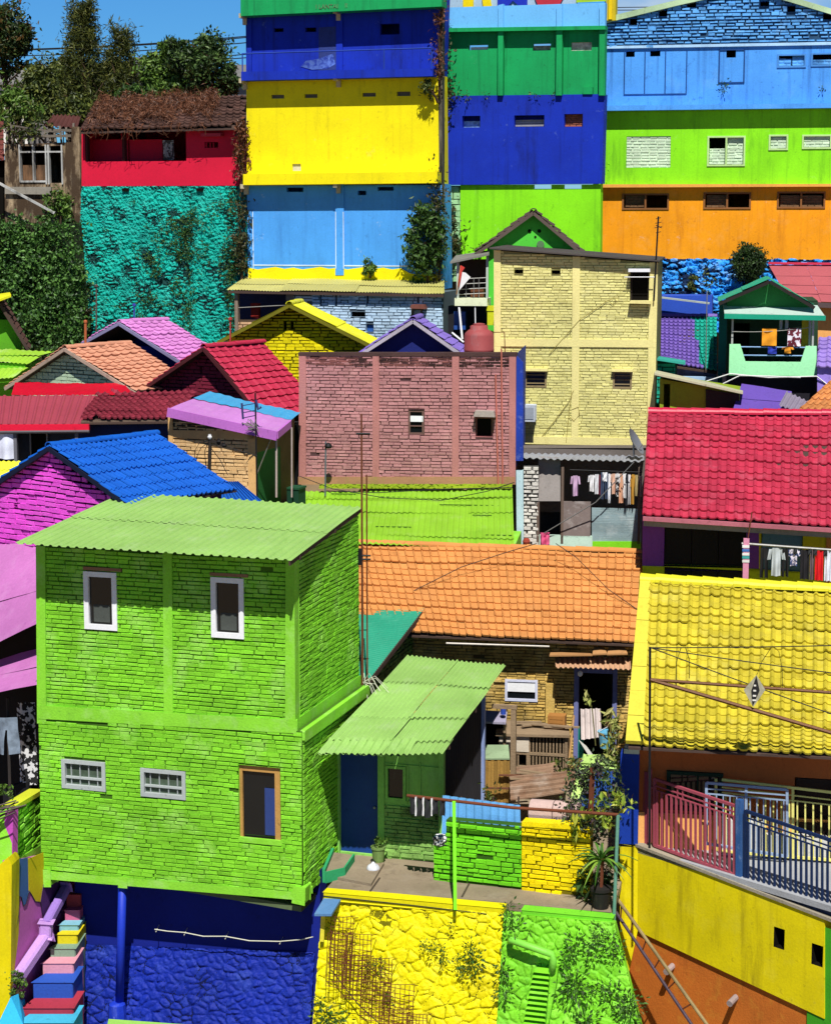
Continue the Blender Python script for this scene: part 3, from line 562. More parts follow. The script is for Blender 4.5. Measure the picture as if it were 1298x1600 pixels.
# pipe rail and posts
pr = T('pipe_rail', 'brown pipe clothes rail on a green post, across the low brick wall', 'clothes rail', gnd(711, 1420, ZT))
a, b, c = Lp.p(636, 1243, .45), Lp.p(800, 1262, .45), Lp.p(965, 1273, .42)
mb = MB(); mb.tube([a, b, c], .028, 8); mb.build('pipe', RUST, pr)
mb = MB(); mb.bar(gnd(711, 1420, ZT) - Vector((0, 0, .02)), Lp.p(709, 1252, .46), .055, .055, up=(0, 1, 0)); mb.build('post', M('lime post', '#74e020', var=.1), pr)
mb = MB(); p0 = gnd(957, 1432, ZT); mb.tube([p0 - Vector((0, 0, .9)), c], .03, 8); mb.build('corner_post', M('grey green pipe', '#5f8f7a', rough=.5), pr)
def hanging(name, label, cat, pl, x0, x1, y, ylow, mat, kind='sheet', w=0.0, folds=4, amp=.03, group=None, seed=0, y1=None):
    a, b = pl.p(x0, y, w), pl.p(x1, y if y1 is None else y1, w); dn = a.z - pl.p(x0, ylow, w).z
    mb = MB(); cloth(mb, a, b, dn, kind, folds=folds, amp=amp, nrm=pl.n, seed=seed); return mb.build(name, mat, loc=a.lerp(b, .5), label=label, cat=cat, group=group, smooth=True)
SOCK = M('charcoal cloth', '#2c2e30', rough=.95, var=.2, bump=.1)
for i, x in enumerate((640, 652, 663, 676, 687)):
    hanging('dark_cloth', ['small charcoal cloth at the left end of the brown pipe rail', 'charcoal cloth second along the brown pipe rail', 'charcoal cloth in the middle of the dark row on the brown rail', 'charcoal cloth fourth along the brown pipe rail', 'charcoal cloth nearest the blue screen on the brown rail'][i], 'laundry', Lp, x, x + 9, 1244 + i * 1.2, 1272 + (i % 3) * 3, SOCK, w=.46, folds=1, amp=.02, group='dark cloths on the pipe rail', seed=i)
for i, x in enumerate((648, 660, 673)):
    hanging('white_strap', ['thin white strip hanging at the left of the brown pipe rail', 'thin white strip in the middle of the brown pipe rail', 'thin white strip right of the other two on the pipe rail'][i], 'laundry', Lp, x, x + 2.5, 1245 + i, 1275, PLAIN('white cloth', '#e4e4e4', rough=.9), w=.49, folds=1, amp=.005, seed=i, group='white strips on the pipe rail')
# small things on the terrace
pl_ = T('flower_pot', 'green plastic pot standing by the hut door', 'pot', gnd(591, 1350, ZT)); mb = MB(); mb.lathe(gnd(591, 1350, ZT), [(.09, 0), (.12, .28), (.135, .29), (.135, .33), (.11, .33), (.1, .2)], 14); mb.build('pot', M('olive pot', '#6f8a4a', dirt=.3), pl_)
mb = MB(); leafset(mb, cloud(gnd(591, 1350, ZT) + Vector((0, 0, .42)), (.12, .12, .1), 8, 6, 3), .1, 5); mb.build('leaves', L_MID, pl_)
sk = T('bag', 'white and grey bag lying on the pavement before the hut', 'bag', gnd(583, 1362, ZT)); o = gnd(583, 1362, ZT)
mb = MB(); mb.lathe(o, [(.04, 0), (.11, .02), (.12, .07), (.09, .12), (.04, .15), (.02, .18)], 12); mb.build('body', M('white sack', '#cfd2d8', var=.3, psc=8), sk, smooth=True)
mb = MB(); mb.tube([o + Vector((-.04, 0, .17)), o + Vector((0, 0, .23)), o + Vector((.04, 0, .17))], .012, 5); mb.build('strap', SOCK, sk)
mb = MB(); cloth(mb, Lp.p(676, 1311, .05), Lp.p(697, 1311, .05), .12, folds=1, amp=.03, nrm=Lp.n); q0 = Lp.p(676, 1311, .05); q1 = Lp.p(697, 1311, .05); mb.prism([q0, q1, q1 - Lp.n * .22, q0 - Lp.n * .22], (0, 0, .03)); mb.build('rag', CLOTHPAT('striped rag', '#e8e8e8', '#3a3a3a', 20), loc=q0, label='black and white rag draped over the low end of the lime wall', cat='rag')
# dracaena in a pot, by the yellow section
def strap_plant(o, n, ln, seed, lift=.25, w=.05):
    R = random.Random(seed); mb = MB()
    for i in range(n):
        az = R.uniform(0, 6.28); el = R.uniform(.15, 1.3); L = ln * R.uniform(.6, 1.1); d = Vector((math.cos(az), math.sin(az) * .9, 0)); sd = Vector((-d.y, d.x, 0)); vs = []
        for k in range(7):
            s = k / 6; q = o + d * (L * s * math.cos(el) * (1 + .2 * s)) + Vector((0, 0, lift + L * math.sin(el) * s - L * .75 * s * s * (1.2 - el * .5))); ww = w * (1 - s ** 2) * (.5 + 1.2 * min(s * 3, 1) * .5) + .002; vs += [q - sd * ww + Vector((0, 0, .012)), q, q + sd * ww + Vector((0, 0, .012))]
        mb.add(vs, [(3 * k, 3 * k + 1, 3 * k + 4, 3 * k + 3) for k in range(6)] + [(3 * k + 1, 3 * k + 2, 3 * k + 5, 3 * k + 4) for k in range(6)])
    return mb
POT = M('black pot', '#221f1d', var=.2, dirt=.3, dirtc='#5a4a3a')
o = gnd(938, 1418, ZT); dp = T('potted_plant', 'spiky strap leaved plant in a dark pot at the end of the yellow brick wall', 'plant', o)
mb = MB(); mb.lathe(o, [(.13, 0), (.17, .3), (.19, .31), (.19, .36), (.15, .36)], 14); mb.build('pot', POT, dp)
mb = strap_plant(o + Vector((0, 0, .55)), 36, .62, 3, w=.03); mb.build('leaves', L_DRAC, dp)
mb = MB(); mb.tube([o + Vector((0, 0, .3)), o + Vector((.02, 0, .85))], .03, 6); mb.build('stem', RUST, dp)
o = gnd(905, 1400, ZT) + Vector((.1, .25, 0)); 
dp = T('potted_plant', 'bushy dark plant with purple and yellow leaves over the end of the yellow brick wall', 'plant', Lp.p(915, 1380, -.3)); base = Lp.p(915, 1300, -.35)
mb = MB(); leafset(mb, cloud(Lp.p(925, 1250, -.35), (.52, .4, .75), 34, 44, 5, .2), .085, 6, asp=.5); mb.build('foliage', LEAF('dark mixed leaves', ['#22341c', '#3a4c28', '#4a3448', '#6a8446', '#352c3c']), dp)
mb = MB(); leafset(mb, cloud(Lp.p(945, 1262, .05), (.4, .25, .3), 8, 14, 9, .3), .15, 7, asp=.4, droop=.8); leafset(mb, cloud(Lp.p(895, 1292, .05), (.1, .1, .4), 5, 12, 10, .3), .2, 8, asp=.25, droop=2); mb.build('bright_leaves', LEAF('yellow green leaves', ['#6a8a2a', '#9aae3c', '#c2c24c']), dp)
mb = MB(); mb.tube([Lp.p(918, 1385, -.3), Lp.p(925, 1200, -.35)], .05, 6); mb.build('stem', RUST, dp)
mb = MB(); leafset(mb, cloud(Lp.p(930, 1375, .1), (.3, .2, .5), 12, 14, 15, .25), .18, 16, asp=.3); mb.build('undergrowth', L_DEEP, loc=Lp.p(930, 1390, .1), label='dark leafy weeds tangled at the foot of the bushy plant', cat='plant')
# ---- on the retaining walls ----
bx = T('wall_box', 'small blue metal box with sloping lid at the corner of the blue and yellow walls', 'box', Tw.p(510, 1430, .2))
mb = MB(); mb.prism([Tw.p(491, 1428, .55), Tw.p(518, 1428, .55), Tw.p(534, 1402, .05), Tw.p(508, 1400, .05)], (0, 0, -.04)); mb.build('lid', M('blue sheet box', '#5f8fc0', 1.3, dirt=.4, dirtc='#7a6a50'), bx)
mb = MB(); mb.bar(Tw.p(503, 1470, .3), Tw.p(505, 1426, .35), .07, .07, up=(0, 1, 0)); mb.build('bracket', M('lemon bracket', '#e8dc40'), bx)
ck = T('wire_cage', 'rusted wire mesh cages climbing in steps over the yellow retaining wall', 'cage', Tw.p(580, 1560, .6))
pn = (Tw.p(600, 1660, .62) - Tw.p(600, 1410, .02)).normalized(); bn = Tw.u.cross(-pn).normalized()
if bn.dot(Tw.n) < 0: bn = -bn
Wp = Pl(Tw.p(600, 1530, .41), bn, Tw.u)
mb = MB(); R = random.Random(5)
for i, (x0, y0, x1, y1) in enumerate(((521, 1430, 557, 1510), (518, 1456, 548, 1540), (550, 1456, 586, 1530), (540, 1490, 575, 1560), (582, 1494, 618, 1560), (572, 1530, 606, 1590), (606, 1535, 651, 1605), (600, 1570, 640, 1615), (642, 1580, 673, 1625))):
    u0, v0, u1, v1 = Wp.rect(x0, y0, x1, y1); k1, k2 = 6, 9; off = .16 + .05 * (i % 3)
    for k in range(k1 + 1):
        u = u0 + (u1 - u0) * k / k1; j = R.uniform(-.03, .03); mb.tube([Wp.at(u + j, v0, off + j), Wp.at(u, v1, off + .05 - j)], .006, 4)
    for k in range(k2 + 1):
        v = v0 + (v1 - v0) * k / k2; j = R.uniform(-.03, .03); mb.tube([Wp.at(u0, v + j, off), Wp.at((u0 + u1) / 2, v + j * .4, off + .03), Wp.at(u1, v - j, off)], .006, 4)
    for u in (u0, u1): mb.tube([Wp.at(u, v1, off + .05), Wp.at(u, v1 - .02, .0)], .007, 4)
mb.build('mesh', RUST, ck)
mb = MB(); mb.tube([Tw.p(505, 1400, .12), Tw.p(545, 1404, .12), Tw.p(640, 1414, .08), Tw.p(760, 1428, .06)], .009, 5); mb.tube([Wp.p(517, 1515, .1), Wp.p(560, 1570, .1), Wp.p(600, 1606, .1)], .01, 5); mb.build('cable', BLACKW, loc=Tw.p(600, 1410, .1), label='thin black cable along the top of the yellow retaining wall', cat='cable')
dpz = T('drain_pipe', 'bent green drain pipe fixed on the lime retaining wall', 'pipe', Wp.p(830, 1490, .2))
mb = MB(); mb.tube([Wp.p(797, 1470, .02), Wp.p(798, 1469, .16), Wp.p(830, 1480, .17), Wp.p(862, 1491, .17), Wp.p(864, 1500, .15), Wp.p(862, 1520, .1)], .06, 10); mb.build('pipe', M('lime pipe', '#7fd048', rough=.45, var=.1), dpz, smooth=True)
st = T('steps', 'narrow ribbed lime steps running down the lime retaining wall', 'steps', Wp.p(845, 1600, .1))
mb = MB()
for k in range(13):
    x0 = 836 - k * 1.6; y = 1512 + k * 8.2; u0, v0, u1, v1 = Wp.rect(x0, y, x0 + 26 + k * .9, y + 6.6); mb.prism([Wp.at(u0, v0, -.02), Wp.at(u0, v0, .17), Wp.at(u0, v1, .05), Wp.at(u0, v1, -.02)], Wp.u * (u1 - u0))
mb.build('ribs', LIMS, st, bev=.01)
mb = MB(); mb.ppoly(Wp, [(857, 1512), (871, 1514), (868, 1540), (856, 1600), (850, 1600), (857, 1540)], 0, .1); mb.build('kerb', LIMS, st)
def tufts(name, label, pl, spots, seed, mat=L_DEEP, sz=.045, spread=.06, n=70, w=.06):
    mb = MB()
    for i, (x, y, s) in enumerate(spots):
        c = np.array(pl.p(x, y, w)); rs = np.random.RandomState(seed + i); leafset(mb, c + rs.normal(0, spread * s, (int(n * s), 3)), sz * (.6 + .4 * s), seed + i)
    return mb.build(name, mat, loc=pl.p(spots[0][0], spots[0][1], 0), label=label, cat='weeds')
tufts('weeds', 'scattered dark weeds rooted in the yellow retaining wall', Wp, [(690, 1482, .8), (675, 1479, .9), (733, 1480, 1.3), (737, 1497, 1.5), (740, 1511, 1.5), (692, 1498, 1), (716, 1497, .8), (720, 1515, .9), (661, 1475, .7), (500, 1565, 1), (510, 1590, 2), (525, 1592, 2), (705, 1447, .6), (573, 1508, .9), (607, 1560, 1), (592, 1507, 1.2)], 40, LEAF('wall weed leaves', ['#26401c', '#35581f', '#4f7a2a', '#2c3a1a']), .05, .06, 60, .09)
tufts('weeds', 'scattered dark weeds rooted in the lime retaining wall', Wp, [(900, 1475, 1.6), (886, 1490, 1), (898, 1535, 2.4), (897, 1545, 1.6), (929, 1487, 1), (934, 1455, 1), (960, 1555, 1.5), (983, 1567, 1.8), (784, 1515, 1.6), (786, 1548, 1.3), (925, 1546, .9), (965, 1488, 1.3), (985, 1580, 1.6), (915, 1596, 2), (945, 1545, 1), (800, 1448, 1.3), (795, 1420, 1.2), (955, 1470, 1.4)], 80, LEAF('wall weed leaves', ['#26401c', '#35581f', '#4f7a2a', '#2c3a1a']), .055, .07, 60, .1)
# ================= right: ramp wall, railings, yellow tiled house =================
R0 = vp(968, 1318, 33.2, 10); kc = R0.p(996, 1324); ZP = kc.z
Mw = vpt(kc, 47)
YWL = M('yellow plaster', '#dfce00', 1.0, rough=.75, var=.16, dirt=.6, dirtc='#7a6a08', dsc=(2, 2, .3), dth=.52, streak=.18, peel=.2, peelc='#b0a44a', bump=.2, fade=.1, fadec='#efe560')
rw = T('ramp_wall', 'smooth yellow plastered ramp wall with two square drain holes under the railings', 'retaining wall', Mw.p(1150, 1500))
wall(rw, 'yellow_face', Mw, [(996, 1455), (1287, 1592), (1287, 1436), (996, 1324)], YWL, [(1208, 1450, 1225, 1482), (1267, 1476, 1285, 1509)], depth=.5, t=.25, hname='drain_hole', hmat=DARK)
wall(rw, 'corner_face', R0, [(968, 1585), (996.2, 1452), (996.2, 1324), (968, 1318)], YWL, depth=.3)
ORW = M('rust orange plaster', '#c06a24', 1.0, rough=.85, var=.2, dirt=.55, dirtc='#7a3f14', dsc=(2, 2, .4), fade=.25, fadec='#d9a63a', fsc=3.5, bump=.3)
wall(rw, 'orange_face', Mw, [(960, 1660), (1285, 1660), (1285, 1600), (1287, 1592), (996, 1455), (975, 1440)], ORW, depth=.3, w=-.05)
wall(rw, 'green_face', Mw, [(1258, 1680), (1420, 1740), (1420, 1490), (1288, 1437), (1288, 1585), (1260, 1578)], M('grass green plaster', '#3f9a1c', var=.15, dirt=.3, dirtc='#1f5a14', dsc=(2, 2, .4), bump=.2), depth=.4, w=-.02)
mb = MB(); a, b = Mw.p(992, 1323, .03), Mw.p(1420, 1488, .03); mb.prism([a, b, b - Mw.n * .28, a - Mw.n * .28], (0, 0, .05)); mb.build('coping', M('bare concrete coping', '#a39a86', 1.2, dirt=.4, bump=.5), rw)
for x, y, i in ((1384 - 0, 1282, 0), (728, 1448, 1)):
    X, Y = (940 + 385 * .2876, 1140 + 1283 * .2876) if i == 0 else (940 + 728 * .2876, 1140 + 1453 * .2876)
    mb = MB(); c = Mw.p(X, Y, -.06); d = (Mw.n + Vector((.25, 0, -.12))); mb.tube([c, c + d * .3], .055, 10); mb.build('drain_pipe', M('grey drain stub', '#9a8a86', dirt=.3), rw)
mb = MB(); mb.prism([kc, kc + Mw.u * 12, kc + Mw.u * 12 + Vector((9, 6, 0)), kc + Vector((5, 3.5, 0)), kc - R0.u * .35 - R0.n * .5], (0, 0, -.1)); mb.build('pavement', M('pale ramp paving', '#b9bcc0', 1.45, var=.15, dirt=.3, dirtc='#6a6a66', dsc=(2, 2, 2), bump=.3), kind='structure')
# stair handrail of two pipes
hr = T('handrail', 'leaning handrail of two rusty pipes with short rungs by the orange wall', 'handrail', Mw.p(1050, 1540, .3))
p0, p1 = Mw.p(953, 1389, .35), Mw.p(1106, 1604, .75); q0, q1 = Mw.p(950, 1408, .35), Mw.p(1082, 1604, .75)
mb = MB(); mb.tube([p0, p1], .03, 8); mb.build('rail', M('worn yellow pipe', '#8a7850', rough=.6, var=.3, dirt=.5, dirtc='#4a3048', psc=4), hr)
mb = MB(); mb.tube([q0, q1], .028, 8); mb.build('rail', M('violet worn pipe', '#463846', rough=.5, var=.3, psc=4), hr)
for t in (.12, .24, .38, .52, .68, .84):
    mb = MB(); mb.tube([p0.lerp(p1, t), q0.lerp(q1, t + .03)], .014, 5); mb.build('rung', RUST, hr)
# blue gate pillar
pil = T('pillar', 'tall blue gate pillar with white cap at the left end of the railings', 'pillar', R0.p(982, 1318))
mb = MB(); mb.pbox(R0, 968, 1178, 997, 1319, -.35, .0); mb.build('shaft', M('royal blue plaster', '#10389c', 1.0, var=.12, dirt=.2, dirtc='#0a1f50', dsc=(2, 2, .5)), pil)
mb = MB(); mb.pbox(R0, 974, 1171, 998, 1178, -.38, .02); mb.build('cap', M('pale cap', '#d8e4c8', 1.2, dirt=.3), pil)
def railing(name, label, pl, w, x0, x1, top, bot, mat, nb, stiles=(), r=.016, wd=.045, second=(10, 17), split=()):
    t = T(name, label, 'railing', pl.p((x0 + x1) / 2, (bot(x0) + bot(x1)) / 2, w))
    mb = MB(); mb.bar(pl.p(x0, top(x0), w), pl.p(x1, top(x1), w), wd, wd); mb.build('top_rail', mat, t)
    mb = MB(); mb.bar(pl.p(x0, bot(x0), w), pl.p(x1, bot(x1), w), wd, wd); mb.build('bottom_rail', mat, t)
    for s in second:
        mb = MB(); mb.bar(pl.p(x0, top(x0) + s, w), pl.p(x1, top(x1) + s, w), .022, .022); mb.build('middle_rail', mat, t)
    for x in stiles:
        mb = MB(); mb.bar(pl.p(x, top(x) - .5, w), pl.p(x, bot(x) + .5, w), wd, wd * .98, up=pl.n); mb.build('stile', mat, t)
    for i in range(nb):
        x = x0 + (x1 - x0) * (i + .5) / nb; mb = MB(); mb.bar(pl.p(x, top(x) + second[-1], w), pl.p(x, bot(x), w), r * 2, r * 2, up=pl.n); mb.build('baluster', mat, t)
    for x in split:
        mb = MB(); mb.bar(pl.p(x, top(x), w), pl.p(x, top(x) + second[-1], w), .02, .02, up=pl.n); mb.build('spacer', mat, t)
    return t
MAG = M('dusty maroon paint', '#a04a58', 1.0, rough=.5, var=.12, dirt=.2, bump=.05); NAVY = M('navy blue paint', '#15294f', 1.0, rough=.45, var=.12, dirt=.2, dirtc='#9fb0c8', bump=.05)
rl = railing('railing', 'dusty maroon iron railing panel next to the blue pillar', Mw, -.1, 1022, 1150, lambda x: 1217 + (x - 1022) * .335, lambda x: 1316 + (x - 1010) * .372, MAG, 17, (1022, 1150), split=(1058, 1066, 1100, 1108, 1142))
for x, y0, y1 in ((1004, 1196, 1318), (1010, 1206, 1320)):
    mb = MB(); mb.bar(Mw.p(x, y0, -.15), Mw.p(x, y1, -.15), .07, .05, up=Mw.n); mb.build('post', MAG, rl)
mb = MB(); mb.bar(Mw.p(1015, 1201, -.1), Mw.p(1014, 1316, -.1), .05, .05, up=Mw.n); mb.bar(Mw.p(1015, 1230, -.1), Mw.p(1022, 1231, -.1), .04, .04); mb.build('latch_post', MAG, rl)
rl = railing('railing', 'navy blue iron railing panel running out of the picture on the right', Mw, -.1, 1164, 1420, lambda x: 1267 + (x - 1164) * .345, lambda x: 1372 + (x - 1155) * .388, NAVY, 31, (1164,), split=(1202, 1210, 1250, 1258, 1294), wd=.05)
mb = MB(); mb.bar(Mw.p(1155, 1249, -.1), Mw.p(1155, 1380, -.1), .1, .1, up=Mw.n); mb.build('post', M('worn blue post', '#2f5890', rough=.5, var=.2, dirt=.3, dirtc='#9fb0c8'), rl)
# house
Yw = vp(1150, 1336, 32.9, 12)
yh = T('tiled_house', 'house with yellow pan tile roof and eave-shaded orange walls behind the railings', 'house', Yw.p(1150, 1340))
WALL_SHADE = M('shaded orange plaster', '#b4602c', 1.0, rough=.85, var=.14, dirt=.3, dirtc='#3a2012', bump=.2); WALL_LIT = M('lit orange plaster', '#f0ae62', 1.0, rough=.8, var=.1, dirt=.25, dirtc='#8a5a30', bump=.2)  # one orange wall: eave shadow painted into its top, sunlight into its foot
wall(yh, 'upper_wall', Yw, [(985, 1268), (1400, 1288), (1400, 1120), (985, 1105)], WALL_SHADE, [(1042, 1206, 1128, 1266), (1240, 1216, 1300, 1284)], depth=3, hname='window_opening')
wall(yh, 'dado', Yw, [(985, 1332), (1400, 1356), (1400, 1288), (985, 1268)], WALL_LIT, [(1240, 1280.5, 1300, 1345)], depth=3, w=.02, hname='door_opening')  # sunlit foot of the same wall, coloured below the eave shadow
window(yh, Yw, 1041, 1205, 1129, 1266, M('dark green frame', '#16301f', var=.1), GLASS, fw=.06, w=-.02, d=.08, mull=(.55,))
mb = MB(); mb.pbox(Yw, 1241, 1217, 1300, 1348, -.12, -.06); mb.build('door', M('dark timber door', '#2a1c14', var=.2), yh)
mb = MB(); mb.pbox(Yw, 1128, 1283, 1190, 1338, .03, .3); mb.pbox(Yw, 1190, 1308, 1298, 1342, .03, .25); mb.build('bench', M('white bench', '#d8d8d4', 1.2, dirt=.25), loc=Yw.p(1190, 1338, .15), label='low white bench by the wall behind the inner gate', cat='bench')
Ee = Yw.off(.95); A, B = Ee.p(977, 1162), Ee.p(1420, 1184); Er = Yw.off(-3.05); C_, D_ = Er.p(1000, 905), Er.p(1420, 928)
YT = M('yellow roof tile', '#e4d23a', 1.45, rough=.75, var=.14, isl=.16, dirt=.5, dirtc='#7a5c14', dsc=(3, 3, 3), bump=.3, fade=.3, fadec='#efe680')
mb = MB(); tiles(mb, A.lerp(B, .055), B, C_.lerp(D_, .03), D_, 25, 22, amp=.045, lip=.036, jit=.018); mb.build('roof_tiles', YT, yh)
mb = MB(); mb.prism([A.lerp(B, .01) - Vector((0, 0, .06)), B - Vector((0, 0, .06)), D_ - Vector((0, 0, .06)), C_.lerp(D_, .01) - Vector((0, 0, .06))], (0, 0, -.04)); mb.build('roof_boarding', DARKWOOD, yh)
mb = MB(); n3 = (B - A).cross(C_ - A).normalized(); q = [A, A.lerp(B, .064), C_.lerp(D_, .04), C_]
for i in range(7):
    s0, s1 = i / 7, (i + .985) / 7; mb.prism([q[0].lerp(q[3], s0), q[1].lerp(q[2], s0), q[1].lerp(q[2], s1), q[0].lerp(q[3], s1)], n3 * (.075 + .004 * (i % 2)))
mb.build('verge_board', M('yellow verge cement', '#eee04a', 1.4, var=.08, dirt=.2, dirtc='#9a8a20', bump=.2), yh)
mb = MB(); ridge(mb, C_ + Vector((0, 0, .0)), D_, r=.16, n=17); mb.build('ridge_caps', M('bright ridge cap', '#f2ea30', 1.3, rough=.5, var=.07, isl=.06, dirt=.15, dirtc='#a89a20'), yh, smooth=False)
mb = MB(); mb.prism([C_ - n3 * .1, D_ - n3 * .1, D_ - Yw.n * 3 - Vector((0, 0, 1.6)), C_ - Yw.n * 3 - Vector((0, 0, 1.6))], (0, 0, .06)); mb.build('rear_roof', YT, yh)
# inner gate and rail in front of the wall
rl = railing('gate', 'pale blue grey metal gate panel standing behind the navy railing', Yw, .45, 1103, 1229, lambda x: 1223 + (x - 1103) * .085, lambda x: 1318 + (x - 1103) * .16, M('blue grey gate paint', '#8fa2bc', rough=.5, var=.1), 12, (1103, 1229, 1165), second=(9, 17), r=.01)
rl['category'] = 'gate'
rl = railing('railing', 'cream yellow metal rail along the house front behind the other railings', Yw, .3, 1127, 1400, lambda x: 1218 + (x - 1127) * .115, lambda x: 1330 + (x - 1127) * .08, M('cream yellow paint', '#e4dc7c', rough=.5, var=.1), 22, (1118, 1238, 1300), second=(12, 20), r=.013)
# pole, bars, wires and kite
pw = T('pole', 'thin black pole with brown bars and wires reaching across the yellow roof', 'pole', Yw.p(1015, 1330, 1.6)); Fp = Yw.off(1.6)
mb = MB(); mb.tube([Fp.p(1014, 1325), Fp.p(1015, 1011)], .022, 6); mb.build('shaft', BLACKW, pw)
for x1, y1, x2, y2 in ((1016, 1062, 1420, 1091), (1016, 1062, 1420, 1181)):
    mb = MB(); mb.tube([Fp.p(x1, y1), Fp.p(x2, y2)], .028 if y2 < 1100 else .034, 6); mb.build('bar', M('brown bar', '#6a3f10', rough=.5), pw)
for y2 in (1005, 1066, 1158):
    mb = MB(); mb.tube(sagline(Fp.p(1016, 1012), Fp.p(1420, y2), .02), .009, 4); mb.build('wire', BLACKW, pw)
kt = T('kite', 'black and white diamond kite dangling from the wires over the yellow roof', 'kite', Fp.p(1180, 1104, .05)); K = Fp.off(.06)
mb = MB(); mb.ppoly(K, [(1161, 1078), (1181, 1055), (1195, 1078), (1176, 1105)], 0, .006); mb.build('sail', M('grey white film', '#a8a48c', rough=.5, var=.25, psc=9), kt)
mb = MB(); mb.ppoly(K, [(1173, 1079), (1181, 1056), (1186, 1079), (1175, 1104)], .008, .014); mb.build('dark_band', PLAIN('kite black', '#222120'), kt)
mb = MB()
for y in (1070, 1078, 1086, 1093): mb.pbox(K, 1177 - (y - 1070) * .1, y, 1180.5, y + 2.5, .015, .02)
mb.build('markings', PLAIN('kite white', '#e0ddd0'), kt)
mb = MB(); mb.tube([Fp.p(1181, 1056, .06), Fp.p(1190, 1033), Fp.p(1204, 1012)], .005, 4); mb.tube([Fp.p(1208, 1010), Fp.p(1216, 1018), Fp.p(1221, 1045), Fp.p(1222, 1080)], .004, 4); mb.build('string', BLACKW, kt)
for nm, lab, pts in (('loop_wire', 'thin wire loop hanging at the left side of the yellow roof', [(1056, 1072), (1056, 1035), (1063, 1013), (1070, 1011), (1076, 1030), (1076, 1060)]),):
    mb = MB(); mb.tube([Fp.p(*p) for p in pts], .006, 4); mb.build(nm, BLACKW, loc=Fp.p(1060, 1070), label=lab, cat='wire')

# ================= magenta tiled house =================
Me = vp(1003, 805, 40.5, 8)
mh = T('tiled_house', 'house with crimson pan tile roof and purple wall behind the yellow roof', 'house', Me.p(1150, 905, -.7))
A, B = Me.p(1003, 803), Me.p(1420, 828); Mr = Me.off(-3.6); C_, D_ = Mr.p(1012, 644), Mr.p(1420, 648)
MT = M('crimson roof tile', '#c8304e', 1.35, rough=.7, var=.14, isl=.16, dirt=.45, dirtc='#5a1622', dsc=(3, 3, 3), bump=.3, fade=.35, fadec='#d87084', spec=.4)
mb = MB(); tiles(mb, A, B, C_, D_, 29, 17, amp=.036, lip=.034, jit=.016); mb.build('roof_tiles', MT, mh)
mb = MB(); mb.prism([p - Vector((0, 0, .07)) for p in (A.lerp(B, .004), B, D_, C_.lerp(D_, .004))], (0, 0, -.04)); mb.build('roof_boarding', DARKWOOD, mh)
mb = MB(); ridge(mb, C_, D_, r=.14, n=18); mb.build('ridge_caps', M('crimson ridge cap', '#d0284a', 1.3, rough=.4, var=.08, isl=.06), mh)
mb = MB(); mb.prism([C_ - Vector((0, 0, .08)), D_ - Vector((0, 0, .08)), D_ - Me.n * 3 - Vector((0, 0, 1.6)), C_ - Me.n * 3 - Vector((0, 0, 1.6))], (0, 0, .06)); mb.build('rear_roof', MT, mh)
mb = MB(); mb.bar(Me.p(1004, 810, .04), Me.p(1420, 836, .04), .12, .08); mb.build('gutter', M('faded pink gutter', '#b86a78', 1.2, dirt=.4, bump=.2), mh)
mb = MB(); mb.bar(Me.p(1005, 817, -.08), Me.p(1420, 843, -.08), .05, .12); mb.build('fascia', M('grey fascia', '#8f8880', dirt=.4), mh)
Mf = Me.off(-.75); PUR = M('purple plaster', '#7a3f94', 1.0, var=.1, dirt=.2, bump=.15); OLV = M('yellow green dado', '#b8c418', 1.0, var=.12, dirt=.25, bump=.15)
wall(mh, 'purple_wall', Mf, [(1003, 884), (1185, 893), (1185, 800), (1003, 790)], PUR, [(1037, 818, 1165, 892)], depth=3, hname='door_opening')
wall(mh, 'yellow_wall', Mf, [(1185, 893), (1420, 904), (1420, 812), (1185, 800)], M('olive yellow plaster', '#cdbb10', var=.1, dirt=.2), [(1188, 830, 1253, 893)], depth=3, hname='door_opening')
wall(mh, 'dado', Mf, [(1003, 912), (1420, 934), (1420, 904), (1003, 884)], OLV, [(1037, 884, 1165, 912)], depth=3, w=.015, hname='door_opening')
mb = MB()
for x0, x1 in ((1038, 1079), (1080, 1121), (1122, 1164)): mb.pbox(Mf, x0, 820, x1, 912, -.1, -.05)
mb.build('folding_door', M('black brown door', '#1b1613', var=.25), mh)
mb = MB(); mb.pbox(Mf, 1189, 832, 1252, 912, -.1, -.05); mb.build('door', M('slate blue door', '#5a7a86', var=.1), mh)
mb = MB(); mb.pbox(Mf, 1289, 840, 1299, 930, .01, .04); mb.build('board', M('orange board', '#c07a3a'), mh)
ps = T('veranda_post', 'pink veranda post wrapped in coloured straps carrying the laundry pole', 'post', Me.p(1165, 905, .25)); Lf = Me.off(.25)
mb = MB(); mb.pbox(Lf, 1160, 842, 1169, 925, -.05, .05); mb.build('shaft', M('pink post', '#d08aa8', dirt=.2), ps)
for i, y in enumerate((852, 858, 864, 869, 875)):
    mb = MB(); mb.pbox(Lf, 1159, y, 1170, y + 4, -.06, .062); mb.build('strap', PLAIN(['white strap', 'blue strap', 'white strap2', 'teal strap', 'white strap3'][i], ['#e0e0e0', '#3a6ab0', '#d8d8d8', '#3a9a9a', '#cfcfcf'][i]), ps)
mb = MB(); mb.tube([Lf.p(1158, 849), Lf.p(1420, 868)], .025, 8); mb.build('laundry_pole', STEEL, ps)
mb = MB(); mb.tube([Lf.p(1165, 860), Lf.p(1172, 815), Lf.p(1174, 800)], .012, 5); mb.build('hook', RUST, ps)
